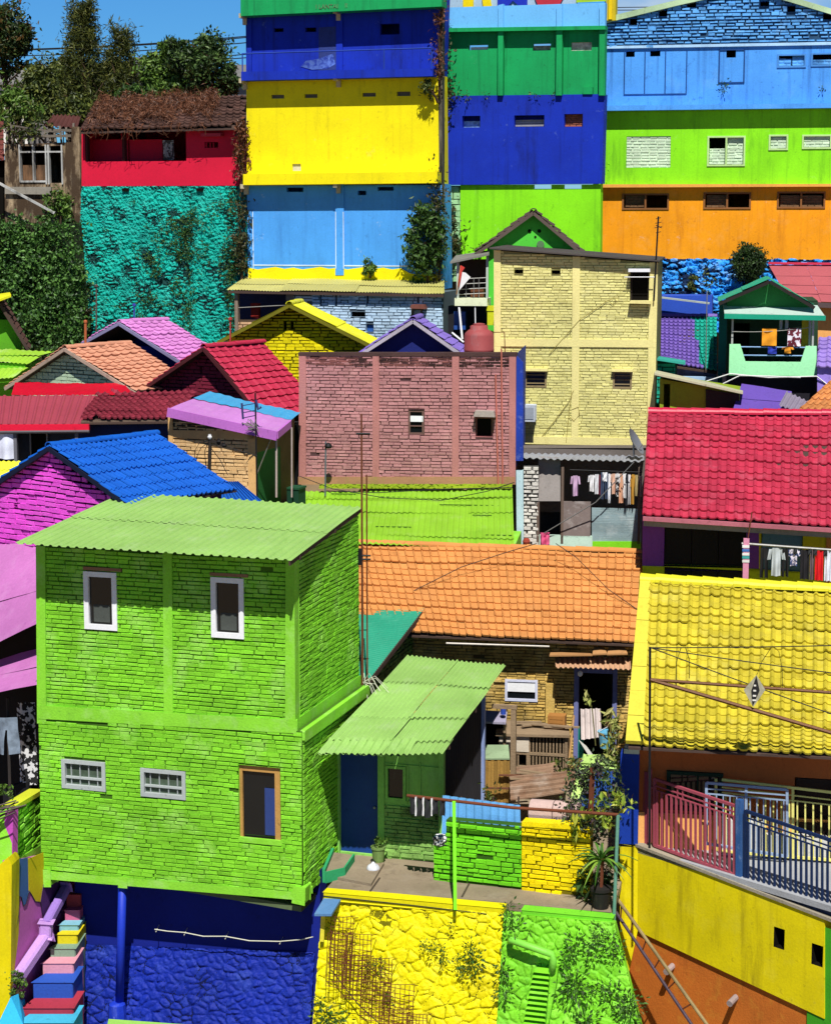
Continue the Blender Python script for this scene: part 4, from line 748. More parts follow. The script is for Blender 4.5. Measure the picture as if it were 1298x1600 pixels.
L2 = [(1187, 1200, 856, 903, '#1a1a1c', 'black shirt at the left end of the laundry pole', 'pants'), (1201, 1224, 856, 900, '#b8c0c4', 'pale grey shirt on the laundry pole between black ones', 'shirt'), (1221, 1232, 857, 901, '#18181a', 'black trousers right of the pale grey shirt', 'pants'), (1231, 1248, 858, 884, 'pat', 'short patterned top with pale straps on the laundry pole', 'shirt'),
      (1250, 1264, 859, 905, '#1c1a20', 'black skirt under the yellow wall on the laundry pole', 'sheet'), (1265, 1272, 859, 906, '#6a5a60', 'mauve grey cloth beside the red dress', 'sheet'), (1273, 1286, 860, 907, '#d0121c', 'bright red dress on the laundry pole', 'sheet'), (1288, 1300, 860, 908, '#d8dce8', 'white and blue cloth at the right edge of the laundry pole', 'sheet')]
for i, (x0, x1, y0, y1, c, lab, k) in enumerate(L2):
    hanging('garment', lab, 'laundry', Lf, x0, x1, y0, y1, CLOTHPAT('patterned top', '#d8d0dc', '#3a4a7a', 18) if c == 'pat' else PLAIN('cloth ' + c, c, rough=.9), k, folds=2, amp=.035, group='clothes on the pole under the crimson roof', seed=i + 3)
for i, x in enumerate((1239, 1262, 1270, 1286)):
    hanging('sock', ['black sock pegged over the patterned top', 'black sock pegged above the black skirt', 'black sock pegged above the mauve cloth', 'black sock pegged right of the red dress'][i], 'sock', Lf, x, x + 6, 856 + i * .9, 866 + i, SOCK, w=.03, folds=1, amp=.01, group='black socks on the laundry pole', seed=i)
# ================= orange tiled house and its yard =================
Oe = vp(820, 998, 39.2, 9)
oh = T('tiled_house', 'long orange tiled house with rough tan brick wall behind the mint roofed hut', 'house', Oe.p(820, 1195, -.5))
A, B = Oe.p(540, 984), Oe.p(992, 1003); Or = Oe.off(-2.9); C_, D_ = Or.p(500, 846), Or.p(1001, 862)
OT = M('orange roof tile', '#eca058', 1.42, rough=.85, var=.1, isl=.11, dirt=.35, dirtc='#7a3a14', dsc=(3, 3, 3), bump=.3, fade=.2, fadec='#f0b070')
mb = MB(); tiles(mb, A, B, C_, D_, 38, 14, amp=.034, lip=.036, prof=FLAT, jit=.014); mb.build('roof_tiles', OT, oh)
mb = MB(); mb.prism([p - Vector((0, 0, .06)) for p in (A, B, D_, C_)], (0, 0, -.04)); mb.build('roof_boarding', DARKWOOD, oh)
mb = MB(); ridge(mb, C_, D_, r=.1, n=20); mb.build('ridge_caps', OT, oh)
mb = MB(); mb.prism([C_ - Vector((0, 0, .08)), D_ - Vector((0, 0, .08)), D_ - Oe.n * 1.5 - Vector((0, 0, .9)), C_ - Oe.n * 1.5 - Vector((0, 0, .9))], (0, 0, .05)); mb.build('rear_roof', OT, oh)
Ow = Oe.off(-.5); TAN = M('tan soft brick', '#c9a85a', 1.0, rough=.9, var=.22, isl=.25, dirt=.6, dirtc='#4a3a18', dsc=(2, 2, 1.5), dth=.5, fade=.3, fadec='#e0cf9a', bump=.6)
wall(oh, 'brick_wall', Ow, [(560, 1240), (992, 1250), (992, 985), (560, 970)], TAN, [(790, 1062, 839, 1094), (898, 1046, 960, 1186)], depth=2.6, brick=dict(ch=.062, bl=.2, gap=.012, dep=.028, closed=.6, jit=.6, wav=.012, miss=.015), hname='opening', t=.25)
LAV = M('blue grey door frame', '#6a70a0', 1.0, var=.12, dirt=.3)
mb = MB(); mb.pbox(Ow, 896, 1044, 903, 1186, -.1, .06); mb.pbox(Ow, 956, 1044, 963, 1186, -.1, .06); mb.pbox(Ow, 903, 1044, 956, 1052, -.1, .058); mb.build('door_frame', LAV, oh)
mb = MB(); mb.pbox(Ow, 899, 1136, 911, 1186, -.08, -.02); mb.build('door', M('teal door', '#1a8a7a', var=.15, dirt=.3), oh)
w_ = window(oh, Ow, 789, 1061, 840, 1095, M('white blue frame', '#c8cce0', dirt=.3), GLASS, fw=.05, w=-.02, d=.06)
mb = MB(); mb.pbox(Ow, 792, 1064, 837, 1081, .0, .02); mb.build('shutter', WHITE, w_)
mb = MB(); q = Ow.off(.0); corr(mb, Ow.p(868, 1044, .62), Ow.p(985, 1046, .62), Ow.p(866, 1026, 0), Ow.p(984, 1026, 0), pitch=.1, amp=.018, jit=.01); mb.build('canopy', M('peach sheet', '#e8b890', 1.45, var=.12, dirt=.3, dirtc='#8a5a40'), oh)
for i, (x0, y0, x1, y1, mm) in enumerate(((858, 1022, 925, 1026, 'peach sheet'), (925, 1014, 948, 1024, 'peach sheet'), (948, 1014, 980, 1024, 'peach sheet'))):
    mb = MB(); mb.prism([Ow.p(x0, y1, .5), Ow.p(x1, y1 - 1, .55), Ow.p(x1 - 4, y0, .3), Ow.p(x0 + 2, y0 - 2, .3)], (0, 0, .03)); mb.build('loose_board', M('broken board', '#c9955f', 1.3, var=.2, dirt=.3), oh)
mb = MB(); mb.tube([Ow.p(697, 1005, .45), Ow.p(858, 1010, .45)], .02, 6); mb.build('pole', M('white pole', '#e0d8cc', var=.1, dirt=.2), loc=Ow.p(780, 1008, .45), label='white pole hung under the eave of the orange roof', cat='pole')
mb = MB(); mb.lathe(Ow.p(906, 1052, .35), [(.02, .05), (.05, .02), (.05, -.04), (.01, -.07)], 8); mb.build('light_bulb', WHITE, oh)
mb = MB(); mb.pbox(Ow, 852, 1068, 866, 1130, 0, .12); mb.build('pier', TAN, oh)
# yard things
ZY = Oe.p(820, 1195, -.5).z - .1
def at(px, py, Y): return P(px, py, Y)
Yc = vp(830, 1200, 37.6, 12)
cp = T('coop', 'slatted timber coop with a plank top in the yard', 'coop', Yc.p(835, 1204))
mb = MB()
for x0, x1 in ((780, 797), (800, 812), (826, 884)):
    n = max(3, int((x1 - x0) / 5.2))
    for i in range(n): x = x0 + (x1 - x0) * i / n; mb.pbox(Yc, x, 1150, x + 2.4, 1203, 0, .03)
mb.build('slats', WOODG, cp)
mb = MB(); mb.pbox(Yc, 779, 1176, 885, 1180, .0, .045); mb.pbox(Yc, 779, 1200, 885, 1205, -.3, .04); mb.pbox(Yc, 822, 1148, 827, 1204, .0, .05); mb.pbox(Yc, 779, 1150, 783, 1204, -.3, .05); mb.pbox(Yc, 882, 1150, 886, 1204, -.3, .05); mb.build('frame', WOODG, cp)
mb = MB(); mb.prism([Yc.p(774, 1150, .12), Yc.p(890, 1153, .12), Yc.p(888, 1136, -.75), Yc.p(778, 1128, -.75)], (0, 0, .05)); mb.build('top', WOODG, cp)
mb = MB(); mb.pbox(Yc, 780, 1150, 826, 1174, .03, .06); mb.build('panel', M('whitewashed board', '#cfc3b0', var=.2, dirt=.4), cp)
mb = MB(); mb.pbox(Yc, 779, 1150, 885, 1205, -.5, -.4); mb.build('back', DARK, cp)
R = random.Random(4); 
for i, (x, y, L, a) in enumerate(((800, 1132, .6, .2), (830, 1135, .8, -.1), (850, 1139, .7, .12), (815, 1138, .5, .5))):
    o = Yc.p(x, y, -.35 + .05 * i) + Vector((0, 0, .05)); d = Yc.u * math.cos(a) * L + Vector((0, math.sin(a) * L, 0)); mb = MB(); mb.bar(o, o + d, .09, .025); mb.build('plank', WOODG, loc=o, label=['short plank at the left end of the coop top', 'long plank in the middle of the coop top', 'plank beside the brown crate on the coop top', 'slanting plank across the coop top'][i], cat='plank', group='loose planks on the coop')
R = random.Random(14)
for i in range(16):
    o = Yc.p(R.uniform(790, 885), R.uniform(1205, 1250), R.uniform(.2, 1.0)) + Vector((0, 0, R.uniform(.02, .12))); a = R.uniform(-.6, .6); d = Vector((math.cos(a), math.sin(a) * .5, R.uniform(-.1, .1))) * R.uniform(.3, .8); mb = MB(); mb.bar(o - d * .5, o + d * .5, R.uniform(.05, .13), .022); mb.build('plank', WOODG if i % 3 else M('red brown plank', '#6a4430', var=.25, dirt=.4), loc=o, label='weathered plank lying in the scrap heap of the yard', cat='plank', group='scrap planks in the yard')
for i, pts in enumerate(([(566, 965), (640, 935), (720, 895), (790, 872), (838, 858)], [(868, 858), (900, 880), (950, 930), (1000, 965)])):
    mb = MB(); mb.tube([Oe.off(-1.4 + .9 * ((y - 925) / 75)).p(x, y) + Vector((0, 0, .12)) for x, y in pts], .009, 4); mb.build('cable', BLACKW, loc=Oe.off(-1.4).p(*pts[0]), label=['thin cable crossing the left half of the orange roof', 'thin cable crossing the right end of the orange roof'][i], cat='cable')
bxx = T('crate', 'brown wooden crate standing on the plank top of the coop', 'crate', Yc.p(868, 1139, -.4)); Yk = Yc.off(-.4)
mb = MB()
for k in range(3): mb.pbox(Yk, 855, 1119 + k * 6.3, 882, 1124.6 + k * 6.3, -.02, .012)
mb.pbox(Yk, 855, 1119, 882, 1138, -.28, -.02); mb.build('slats', M('crate wood', '#a8743a', var=.2, dirt=.3), bxx)
mb = MB(); mb.pbox(Yk, 855, 1119, 858, 1138, .0, .02); mb.pbox(Yk, 879, 1119, 882, 1138, .0, .02); mb.build('corner', M('crate wood', '#a8743a'), bxx)
pst = T('timber_post', 'grey timber post with a cross board standing in the yard', 'post', Yc.p(803, 1254, .7)); q = Yc.off(.7)
mb = MB(); mb.pbox(q, 797, 1110, 805, 1254, -.05, .05); mb.build('shaft', WOODG, pst)
mb = MB(); mb.pbox(q, 768, 1102, 807, 1108, -.05, .04); mb.build('cross_board', WOODG, pst)
pn_ = T('board_screen', 'brown slatted board leaning upright behind the blue sheet screen', 'board', Yc.p(773, 1250, .8)); q = Yc.off(.8)
mb = MB()
for i in range(9): mb.pbox(q, 752 + i * 4.9, 1186 + (i % 3), 756.6 + i * 4.9, 1254, 0, .03 + .01 * (i % 2))
mb.build('boards', M('ochre boards', '#a07c3c', var=.2, isl=.25, dirt=.55, dirtc='#3a2810', dsc=(6, 6, 1.5), bump=.4), pn_)
mb = MB(); mb.prism([q.p(754, 1187, .05), q.p(796, 1187, .05), q.p(794, 1166, -.4), q.p(758, 1166, -.4)], (0, 0, .03)); mb.build('cover', M('pale green cover', '#9cb48c', 1.2, var=.3, dirt=.4), pn_)
sk = T('shelf', 'cluttered dark shelf of boards beside the hut wall', 'shelf', Yc.p(765, 1180, .2)); q = Yc.off(.2)
mb = MB(); mb.prism([q.p(748, 1130, .1), q.p(790, 1132, .1), q.p(792, 1115, -.5), q.p(748, 1112, -.5)], (0, 0, .04)); mb.build('top', M('lavender board', '#a09ab0', 1.1, var=.2, dirt=.4), sk)
for x in (752, 788):
    mb = MB(); mb.pbox(q, x - 2, 1130, x + 2, 1182, -.05, .0); mb.build('leg', WOODG, sk)
mb = MB(); mb.pbox(q, 750, 1132, 790, 1182, -.5, -.4); mb.build('back', DARK, sk)
mb = MB(); mb.lathe(q.p(786, 1116, -.1), [(.05, 0), (.06, .14), (.04, .16), (.02, .2)], 10); mb.build('bottle', PLAIN('blue plastic', '#3050b0'), loc=q.p(786, 1116, -.1), label='blue plastic bottle on the cluttered shelf', cat='bottle')
for i, (x0, y0, x1, y1, dz) in enumerate(((796, 1252, 886, 1214, .0), (805, 1222, 868, 1200, .02), (868, 1236, 905, 1206, -.02))):
    y_ = Yc.off(1.0 - .5 * (i > 0)); yb = Yc.off(.2 - .5 * (i > 0)); mb = MB(); corr(mb, y_.p(x0, y1, 0), y_.p(x0 + 2, y0, .35), y_.p(x1, y1 - 8, 0), y_.p(x1 - 2, y0 - 12, .35), pitch=.12, amp=.02, jit=.02)
    mb.build('roof_sheet', M('rust stained sheet', '#967860', 1.2, rough=.7, var=.25, dirt=.65, dirtc='#6a3c20', dsc=(1, 1, 6), fade=.5, fadec='#cfc0b0', dth=.5, psc=3), loc=y_.p((x0 + x1) / 2, y0), label=['large rusty corrugated sheet lying in the yard', 'smaller rusty sheet lying right under the coop', 'rusty sheet scrap beside the lime planter'][i], cat='metal sheet', group='rusty sheets in the yard')
mb = MB(); mb.tube([Yc.p(888, 1196, .1), Yc.p(896, 1118, -.5)], .022, 6); mb.build('stick', WOOD, loc=Yc.p(888, 1196, .1), label='bamboo stick leaning on the tan brick wall', cat='stick')
q = Ow.off(.3); mb = MB(); corr(mb, q.p(908, 1156), q.p(940, 1152), q.p(907, 1108, -.3), q.p(938, 1107, -.3), pitch=.11, amp=.03, jit=.01); mb.build('roof_sheet', M('white fibre sheet', '#c8bcb8', var=.2, dirt=.3), loc=q.p(924, 1156), label='white corrugated sheet leaning in the dark doorway', cat='metal sheet')
mb = MB(); q = Ow.off(.8); mb.prism([q.p(904, 1156), q.p(916, 1166), q.p(934, 1190), q.p(918, 1178)], Ow.n * .03); mb.build('board', M('white board', '#d8d8d0', dirt=.2), loc=q.p(920, 1190), label='white triangular board lying below the doorway', cat='board')
bkt = T('bucket', 'pale blue plastic bucket beside the doorway', 'bucket', Ow.p(947, 1172, .7)); o = Ow.p(947, 1168, .7)
mb = MB(); mb.lathe(o, [(.13, 0), (.17, .3), (.185, .31), (.185, .34), (.15, .34), (.12, .1)], 14); mb.build('body', PLAIN('pale blue plastic', '#6ab4d4'), bkt)
mb = MB(); mb.tube([o + Vector((-.17, 0, .32)), o + Vector((0, -.1, .45)), o + Vector((.17, 0, .32))], .01, 5); mb.build('handle', WHITE, bkt)
plt = T('planter', 'lime topped blue concrete planter with trailing plants at the end of the yard', 'planter', Yc.p(935, 1250, 1.2)); q = Yc.off(1.25)
mb = MB(); a0, a1 = q.p(912, 1198), q.p(968, 1202)
mb.prism([q.p(893, 1246, .35), q.p(903, 1246, .35), q.p(921, 1198, 0), q.p(908, 1193, -.1)], (.1, .6, .0)); mb.prism([q.p(908, 1196), q.p(969, 1202), q.p(966, 1184, -.7), q.p(918, 1184, -.7)], (0, 0, .06)); mb.build('rim', M('lime render', '#c2e880', 1.2, var=.15, dirt=.5, dirtc='#3f6a20', dsc=(4, 4, 4), bump=.5), plt, bev=.02)
mb = MB(); mb.ppoly(q, [(899, 1262), (969, 1262), (969, 1202), (914, 1199)], -.6, -.02); mb.build('body', M('planter blue', '#2c56a8', var=.2, dirt=.4, dirtc='#182a4a'), plt)
mb = MB(); leafset(mb, cloud(q.p(930, 1228, .08), (.45, .12, .4), 16, 24, 31, .25), .075, 32); mb.build('foliage', L_DEEP, plt)
sp = T('plant', 'tall dry stalked plant with pale leaves by the yellow roof edge', 'plant', Yc.p(957, 1200, 1.0)); q = Yc.off(1.0)
mb = MB(); mb.tube([q.p(957, 1200), q.p(960, 1150), q.p(948, 1118)], .015, 5); mb.tube([q.p(957, 1200), q.p(964, 1160), q.p(966, 1135)], .015, 5); mb.tube([q.p(930, 1165, -1), q.p(925, 1110, -1), q.p(918, 1084, -1)], .012, 5); mb.build('stems', M('plant stem', '#6a6a3a'), sp)
pts = np.concatenate([np.array(q.p(948 + 12 * t + dx, 1120 + 75 * t, .05)) [None, :] + np.random.RandomState(int(t * 99) + k).normal(0, .07, (7, 3)) for t in np.linspace(0, 1, 12) for k, dx in enumerate((0, 7))])
mb = MB(); leafset(mb, pts, .2, 41, asp=.3, droop=-.3); leafset(mb, np.array(q.p(918, 1090, -1)) + np.random.RandomState(2).normal(0, .06, (10, 3)), .16, 3, asp=.4); mb.build('leaves', LEAF('pale yellow leaves', ['#5f6a30', '#8f9a4a', '#b8b870', '#6a4a38']), sp)
dr = T('concrete_drum', 'weathered pinkish concrete drum lying behind the yellow garden wall', 'drum', Lp.p(865, 1290, -.35))
mb = MB(); a, b = Lp.p(830, 1267, -.5), Lp.p(905, 1272, -.5); mb.tube([a, a.lerp(b, .48)], .21, 18); mb.tube([a.lerp(b, .5), b], .21, 18); mb.build('shell', M('pinkish concrete', '#c8aca4', 1.2, var=.15, dirt=.5, dirtc='#7a5a4a', dsc=(2, 2, 2), bump=.3), dr, smooth=False)
mb = MB(); leafset(mb, cloud(Lp.p(770, 1240, -.6), (.3, .2, .12), 5, 12, 8), .07, 4); leafset(mb, cloud(Yc.p(895, 1197, .8), (.35, .2, .12), 8, 14, 18), .09, 5); mb.build('weeds', L_OLIVE, loc=Yc.p(895, 1200, .8), label='low yellowish weeds between the coop and the planter', cat='weeds')

# ================= lime flat roofed building behind =================
Ge = vp(640, 850, 42.4, 7)
lr = T('shed', 'low building with lime corrugated roof between pink brick wall and orange tiles', 'shed', Ge.p(640, 900))
A, B = Ge.p(440, 846), Ge.p(803, 858); Gb = Ge.off(-3.1); C_, D_ = Gb.p(470, 768), Gb.p(800, 764)
mb = MB(); corr(mb, A, B, C_, D_, pitch=.13, amp=.014, rows=(0, .17, .58, .85, 1), cols=(0, .3, .55, .8, 1), seg=7, jit=.012, edge=.015); mb.build('roof', SHEET_LIME, lr)
wall(lr, 'wall', Ge, [(470, 900), (800, 900), (800, 862), (470, 852)], LIME_CONC, depth=2.8, w=-.1)
mb = MB(); a, b = Gb.p(500, 762), Gb.p(800, 762); rubble(mb, a + Ge.n * .12, b + Ge.n * .12, b + Vector((0, 0, .09)), a + Vector((0, 0, .09)), Vector(Ge.n), cell=.1, h=.05, res=.03, seed=3, rough=.05); mb.build('mortar_fillet', M('lime mortar', '#86a018', 1.2, var=.25, dirt=.5, dirtc='#4a5a14', bump=.5), lr)
mb = MB()
for x, y, l in ((598, 777, 60), (690, 790, 95), (520, 771, 40), (600, 826, 55), (760, 835, 40), (740, 806, 30)):
    s = (y - 764) / 88; a = (C_.lerp(A, s)).lerp(D_.lerp(B, s), (x - 470) / 330) + Vector((0, 0, .03)); mb.bar(a, a + Ge.u * (l / 70), .03, .012)
mb.build('sheet_gaps', M('dark gap', '#1f4a10'), lr)
for i, pts in enumerate(([(468, 752), (520, 772), (600, 786), (690, 790), (760, 776), (803, 762)], [(510, 775), (590, 778), (700, 772), (800, 770)])):
    mb = MB(); mb.tube([Ge.off(-2.4).p(x, y, 0) + Vector((0, 0, .12)) for x, y in pts], .009, 4); mb.build('cable', BLACKW, loc=Ge.off(-2.4).p(*pts[0]), label=['long sagging cable lying over the lime roof', 'straighter cable lying near the top of the lime roof'][i], cat='cable')
# rusty mast in front, at the corner of the lime house
ms = T('mast', 'tall rusty pipe mast rising at the back corner of the lime brick house', 'mast', Pl(SU.at(3.55, 0, .06), SU.u).o)
o = SU.at(3.5, -.15, .07); tp = o + Vector((0, 0, (Pl(o, G.n).p(567, 647) - o).z))
mb = MB(); mb.tube([o, tp], .028, 6, taper=.018); mb.build('pipe', RUST, ms)
mb = MB(); mb.tube([o + Vector((.09, 0, 0)), o + Vector((.09, 0, (Pl(o, G.n).p(572, 742) - o).z))], .016, 6); mb.build('second_pipe', RUST, ms)
mb = MB()
for zz in (.55, .62, 2.9): mb.tube([o + Vector((-.1, -.02, zz + 2)), o + Vector((.16, -.02, zz + 2))], .018, 5)
mb.tube([o + Vector((-.05, -.03, 2.45)), o + Vector((-.05, -.03, 2.75))], .06, 6); mb.build('clamp', BLACKW, ms)
mb = MB(); R = random.Random(8)
for i in range(14): d = Vector((R.uniform(0, .5), R.uniform(-.3, .1), R.uniform(-.3, .25))); mb.tube([o + Vector((0, 0, .2)), o + d * .5 + Vector((0, 0, .28)), o + d], .006, 4)
mb.build('frayed_wires', PLAIN('pale wire', '#c8c8b4'), ms)
lp_ = T('lamp_pole', 'thin pole with a small dark lamp before the pink brick wall', 'lamp pole', Ge.off(-2.6).p(508, 775)); q = Ge.off(-2.6)
mb = MB(); mb.tube([q.p(508, 775), q.p(509, 690)], .02, 6); mb.build('shaft', M('blue grey pipe', '#5a6a70'), lp_)
mb = MB(); mb.lathe(q.p(513, 697), [(.01, .08), (.06, .06), (.09, 0), (.07, -.05), (.01, -.06)], 10); mb.build('lamp', BLACKW, lp_)
# ================= pink brick building =================
Pk = vp(640, 756, 45.6, 7)
PKB = M('dusty pink brick', '#b57f80', 1.0, rough=.85, var=.14, isl=.12, dirt=.3, dirtc='#5a3434', dsc=(1.5, 1.5, 1), bump=.5, fade=.25, fadec='#d8a8a0')
PKB['jf'] = .5
pk = T('brick_building', 'windowless looking dusty pink brick block with two small openings above the lime roof', 'building', Pk.p(640, 757))
kb = dict(ch=.076, bl=.23, gap=.013, dep=.026, closed=.62, jit=.4, wav=.008, miss=.006)
ph = [(638, 640, 663, 679), (743, 651, 770, 683)]
wall(pk, 'front_wall', Pk, [(467, 757), (803, 757), (806, 553), (467, 553)], PKB, ph, depth=.2, brick=kb, hname='window_opening', t=.22)
wall(pk, 'rear_block', Pk, [(468, 757), (802, 757), (804, 577), (468, 577)], PKB, depth=3, w=-.205)
for x0, x1 in ((467, 478), (582, 592), (706, 716), (795, 805)):
    mb = MB(); mb.ppoly(Pk, [(x0, 757), (x1, 757), (x1 + (1 if x0 > 700 else 0), 553), (x0, 553)], 0, .045); mb.build('concrete_column', M('pink concrete', '#b27672', var=.15, dirt=.4, dirtc='#5a3838', bump=.4), pk)
mb = MB(); mb.ppoly(Pk, [(466, 757), (804, 757), (804, 745), (466, 745)], 0, .05); mb.build('base_band', M('ochre stained base', '#a87c5c', var=.2, dirt=.5, dirtc='#7a8a2a', bump=.4), pk)
mb = MB(); mb.ppoly(Pk, [(466, 556), (807, 557), (807, 551), (466, 551)], -.2, .05); mb.build('coping', M('black stained coping', '#4a3432', var=.3, bump=.5), pk)
mb = MB(); poly = [Pk.uv(x, y) for x, y in ((478, 571), (796, 574), (796, 557), (478, 557))]; bricks(mb, Pk, poly, w=.006, **kb); mb.build('stained_top_courses', M('sooty pink brick', '#8a5450', var=.3, isl=.3, dirt=.9, dirtc='#1e1412', dth=.4, dsc=(2, 2, 3), bump=.5), pk)
Sp = side(Pk, 805, 757); mb = MB(); h_ = Sp.uv(806, 553)[1]; panel(mb, Sp, [(.0, .4), (3.1, .4), (3.1, h_), (0, h_)], [], .006); mb.prism([Pk.p(805.5, 720, .03), Pk.p(817, 720, .03), Pk.p(817, 567, .03), Pk.p(806.5, 556, .03)], -Pk.n * .15); mb.build('blue_flank', M('deep blue plaster', '#1c3aa0', var=.2, dirt=.4, dirtc='#8a9ac0', dsc=(4, 4, 4), bump=.4), pk)
w_ = window(pk, Pk, 638, 640, 663, 679, M('weathered brown frame', '#6a5048', dirt=.3), GLASS, fw=.05, w=-.06, d=.06, trans=(.35, .65)); mb = MB(); mb.pbox(Pk, 641, 650, 661, 659, -.03, .0); mb.build('paper', WHITE, w_)
mb = MB(); mb.ppoly(Pk, [(739, 651), (773, 652), (771, 643), (742, 642)], 0, .28); mb.build('hood', M('grey cement hood', '#b0a49c', 1.2, dirt=.4, bump=.4), pk)
window(pk, Pk, 742, 650, 771, 684, M('brown pink frame', '#8a5a54', dirt=.3), DARK, fw=.05, w=-.1, d=.06)
for i, (x, y0, y1) in enumerate(((774, 585, 757), (783, 545, 757))):
    mb = MB(); mb.tube([Pk.p(x + (4 if i == 0 else 2), y1, .08), Pk.p(x, y0, .08)], .02, 6); mb.build('water_pipe', M('salmon pipe', '#b86a5c', dirt=.3), pk)
tk = T('water_tank', 'round maroon plastic water tank standing on the pink brick building', 'water tank', Pk.p(748, 555, -.7)); o = Pk.p(748, 556, -.75)
TNK = M('maroon tank plastic', '#9c4a4a', 1.1, rough=.6, var=.14, dirt=.4, dirtc='#8a8484', bump=.05); rr = .345
mb = MB(); mb.lathe(o, [(rr, 0), (rr, .12), (rr + .012, .14), (rr, .16), (rr, .47), (rr - .02, .53), (rr * .72, .6), (rr * .6, .62), (rr * .6, .69), (rr * .5, .71), (.04, .71)], 28); mb.build('body', TNK, tk, smooth=True)
mb = MB(); mb.lathe(o + Vector((0, 0, .71)), [(rr * .4, 0), (rr * .4, .035), (.05, .05)], 18); mb.build('lid', TNK, tk)
mb = MB(); mb.tube([o + Vector((rr * .6, -.05, .55)), o + Vector((rr * 1.7, -.05, .55)), o + Vector((rr * 1.75, -.05, 0))], .014, 6); mb.build('pipe', RUST, tk)

# ================= cream building =================
Cr = vp(1020, 695, 48.2, 9)
CRB = M('pale lemon brick', '#dcd68a', 1.0, rough=.8, var=.1, isl=.1, dirt=.25, dirtc='#8a7c3a', dsc=(1.5, 1.5, 1), bump=.5, fade=.2, fadec='#efeab8')
CRB['jf'] = .62
cb = T('brick_building', 'tall pale lemon brick building with smooth columns and small louvre windows', 'building', Cr.p(900, 720, -.5))
ch = [(984, 424, 1014, 471), (821, 579, 853, 604), (958, 580, 986, 606), (803, 421, 817, 427.5), (861, 422, 875, 428.5)]
wall(cb, 'front_wall', Cr, [(773, 688), (1021, 694), (1027, 411), (771, 391)], CRB, ch, depth=3.4, brick=dict(ch=.068, bl=.21, gap=.01, dep=.02, closed=.66, jit=.35, wav=.006), hname='window_opening', t=.2)
CRC = M('pale lemon concrete', '#e4da90', 1.0, var=.1, dirt=.25, dirtc='#9a8c50', bump=.35)
for (x0, x1, x2, x3, yt) in ((771, 782, 782, 772, 391), (894, 906, 903, 892, 401), (1014, 1027.5, 1021.5, 1010, 410)):
    mb = MB(); mb.ppoly(Cr, [(x3, 692), (x2, 692), (x1, yt), (x0, yt)], 0, .045); mb.build('concrete_column', CRC, cb)
mb = MB(); mb.ppoly(Cr, [(772, 541), (1024, 543), (1024, 531), (772, 529)], 0, .048); mb.build('floor_beam', CRC, cb); mb = MB(); mb.ppoly(Cr, [(773, 693), (1021, 697), (1021, 685), (773, 681)], -.1, .05); mb.build('floor_beam', CRC, cb)
wall(cb, 'recessed_base', Cr, [(773, 760), (1021, 765), (1021, 690), (773, 684)], M('olive shaded brick', '#a89a44', var=.2, dirt=.4, bump=.4), depth=2, w=-.55)
Crb = Cr.off(-3.6); mb = MB(); a, b = Cr.p(764, 389, .25), Cr.p(1030, 409, .25); mb.prism([a, b, b - Cr.n * 3.9, a - Cr.n * 3.9], (0, 0, .035)); mb.build('roof', M('dark roof sheet', '#4a4440', dirt=.3), cb)
LV = M('louvre frame', '#8a7a58', var=.15, dirt=.3)
for x0, y0, x1, y1 in ch[1:3]:
    window(cb, Cr, x0 - 1, y0, x1 + 1, y1 + 1, LV, M('blue dark louvre glass', '#2a3040', rough=.15, var=.3, psc=6, bump=0), fw=.045, w=-.05, d=.08, trans=(.25, .5, .75), name='louvre_window')
    mb = MB(); mb.pbox(Cr, x0 - 3, y0 - 3, x1 + 2, y0 + 1, 0, .16); mb.build('hood', CRC, cb)
window(cb, Cr, 984, 423, 1015, 472, M('dark timber', '#2c241c'), DARK, fw=.05, w=-.06, d=.06)
mb = MB(); mb.ppoly(Cr, [(981, 425), (1015, 425), (1015, 420), (981, 420)], 0, .3); mb.build('awning', WHITE, cb)
mb = MB(); mb.ppoly(Cr, [(982, 474), (1016, 475), (1016, 470), (984, 470)], -.1, .25); mb.build('sill', CRC, cb)
mb = MB(); mb.tube([Cr.p(975, 433, .25), Cr.p(1022, 433, .25)], .012, 5); mb.build('curtain_rod', WHITE, cb)
ac = T('air_conditioner', 'grey white outdoor air conditioner box hung at the lower left of the lemon building', 'air conditioner', Cr.p(826, 657, .2))
mb = MB(); mb.pbox(Cr, 817, 634, 835, 658, .1, .42); mb.build('casing', M('air con grey', '#b4bcc4', dirt=.2), ac, bev=.015)
mb = MB(); mb.pbox(Cr, 820, 637, 833, 655, .425, .435); mb.build('grille', M('air con grille', '#8f979f'), ac)
mb = MB(); mb.pbox(Cr, 819, 655, 833, 659, .0, .3); mb.build('bracket', STEEL, ac)
for i, pts in enumerate(([(858, 553), (905, 500), (948, 470), (955, 468)], [(846, 682), (868, 655), (888, 628), (896, 610)], [(884, 692), (888, 650), (893, 612)], [(955, 468), (959, 463), (962, 470), (958, 477), (952, 472)], [(893, 640), (903, 636), (905, 648), (896, 658), (888, 650)])):
    mb = MB(); mb.tube([Cr.p(x, y, .05) for x, y in pts], .007, 5); mb.build('wall_cable', M('ochre cable', '#8a7a34'), cb)
an = T('antenna', 'tall dark television antenna pole before the orange storey', 'antenna', Cr.p(1023, 470, .15)); q = Cr.off(.12)
mb = MB(); mb.tube([q.p(1021, 470), q.p(1028, 338)], .022, 6); mb.build('mast', BLACKW, an)
mb = MB()
for y, l in ((340, 4), (347, 5), (354, 6), (362, 4)): mb.tube([q.p(1028 - l, y + 2), q.p(1028 + l, y)], .008, 4)
mb.tube([q.p(1024, 352), q.p(1033, 356)], .01, 4); mb.build('elements', BLACKW, an)

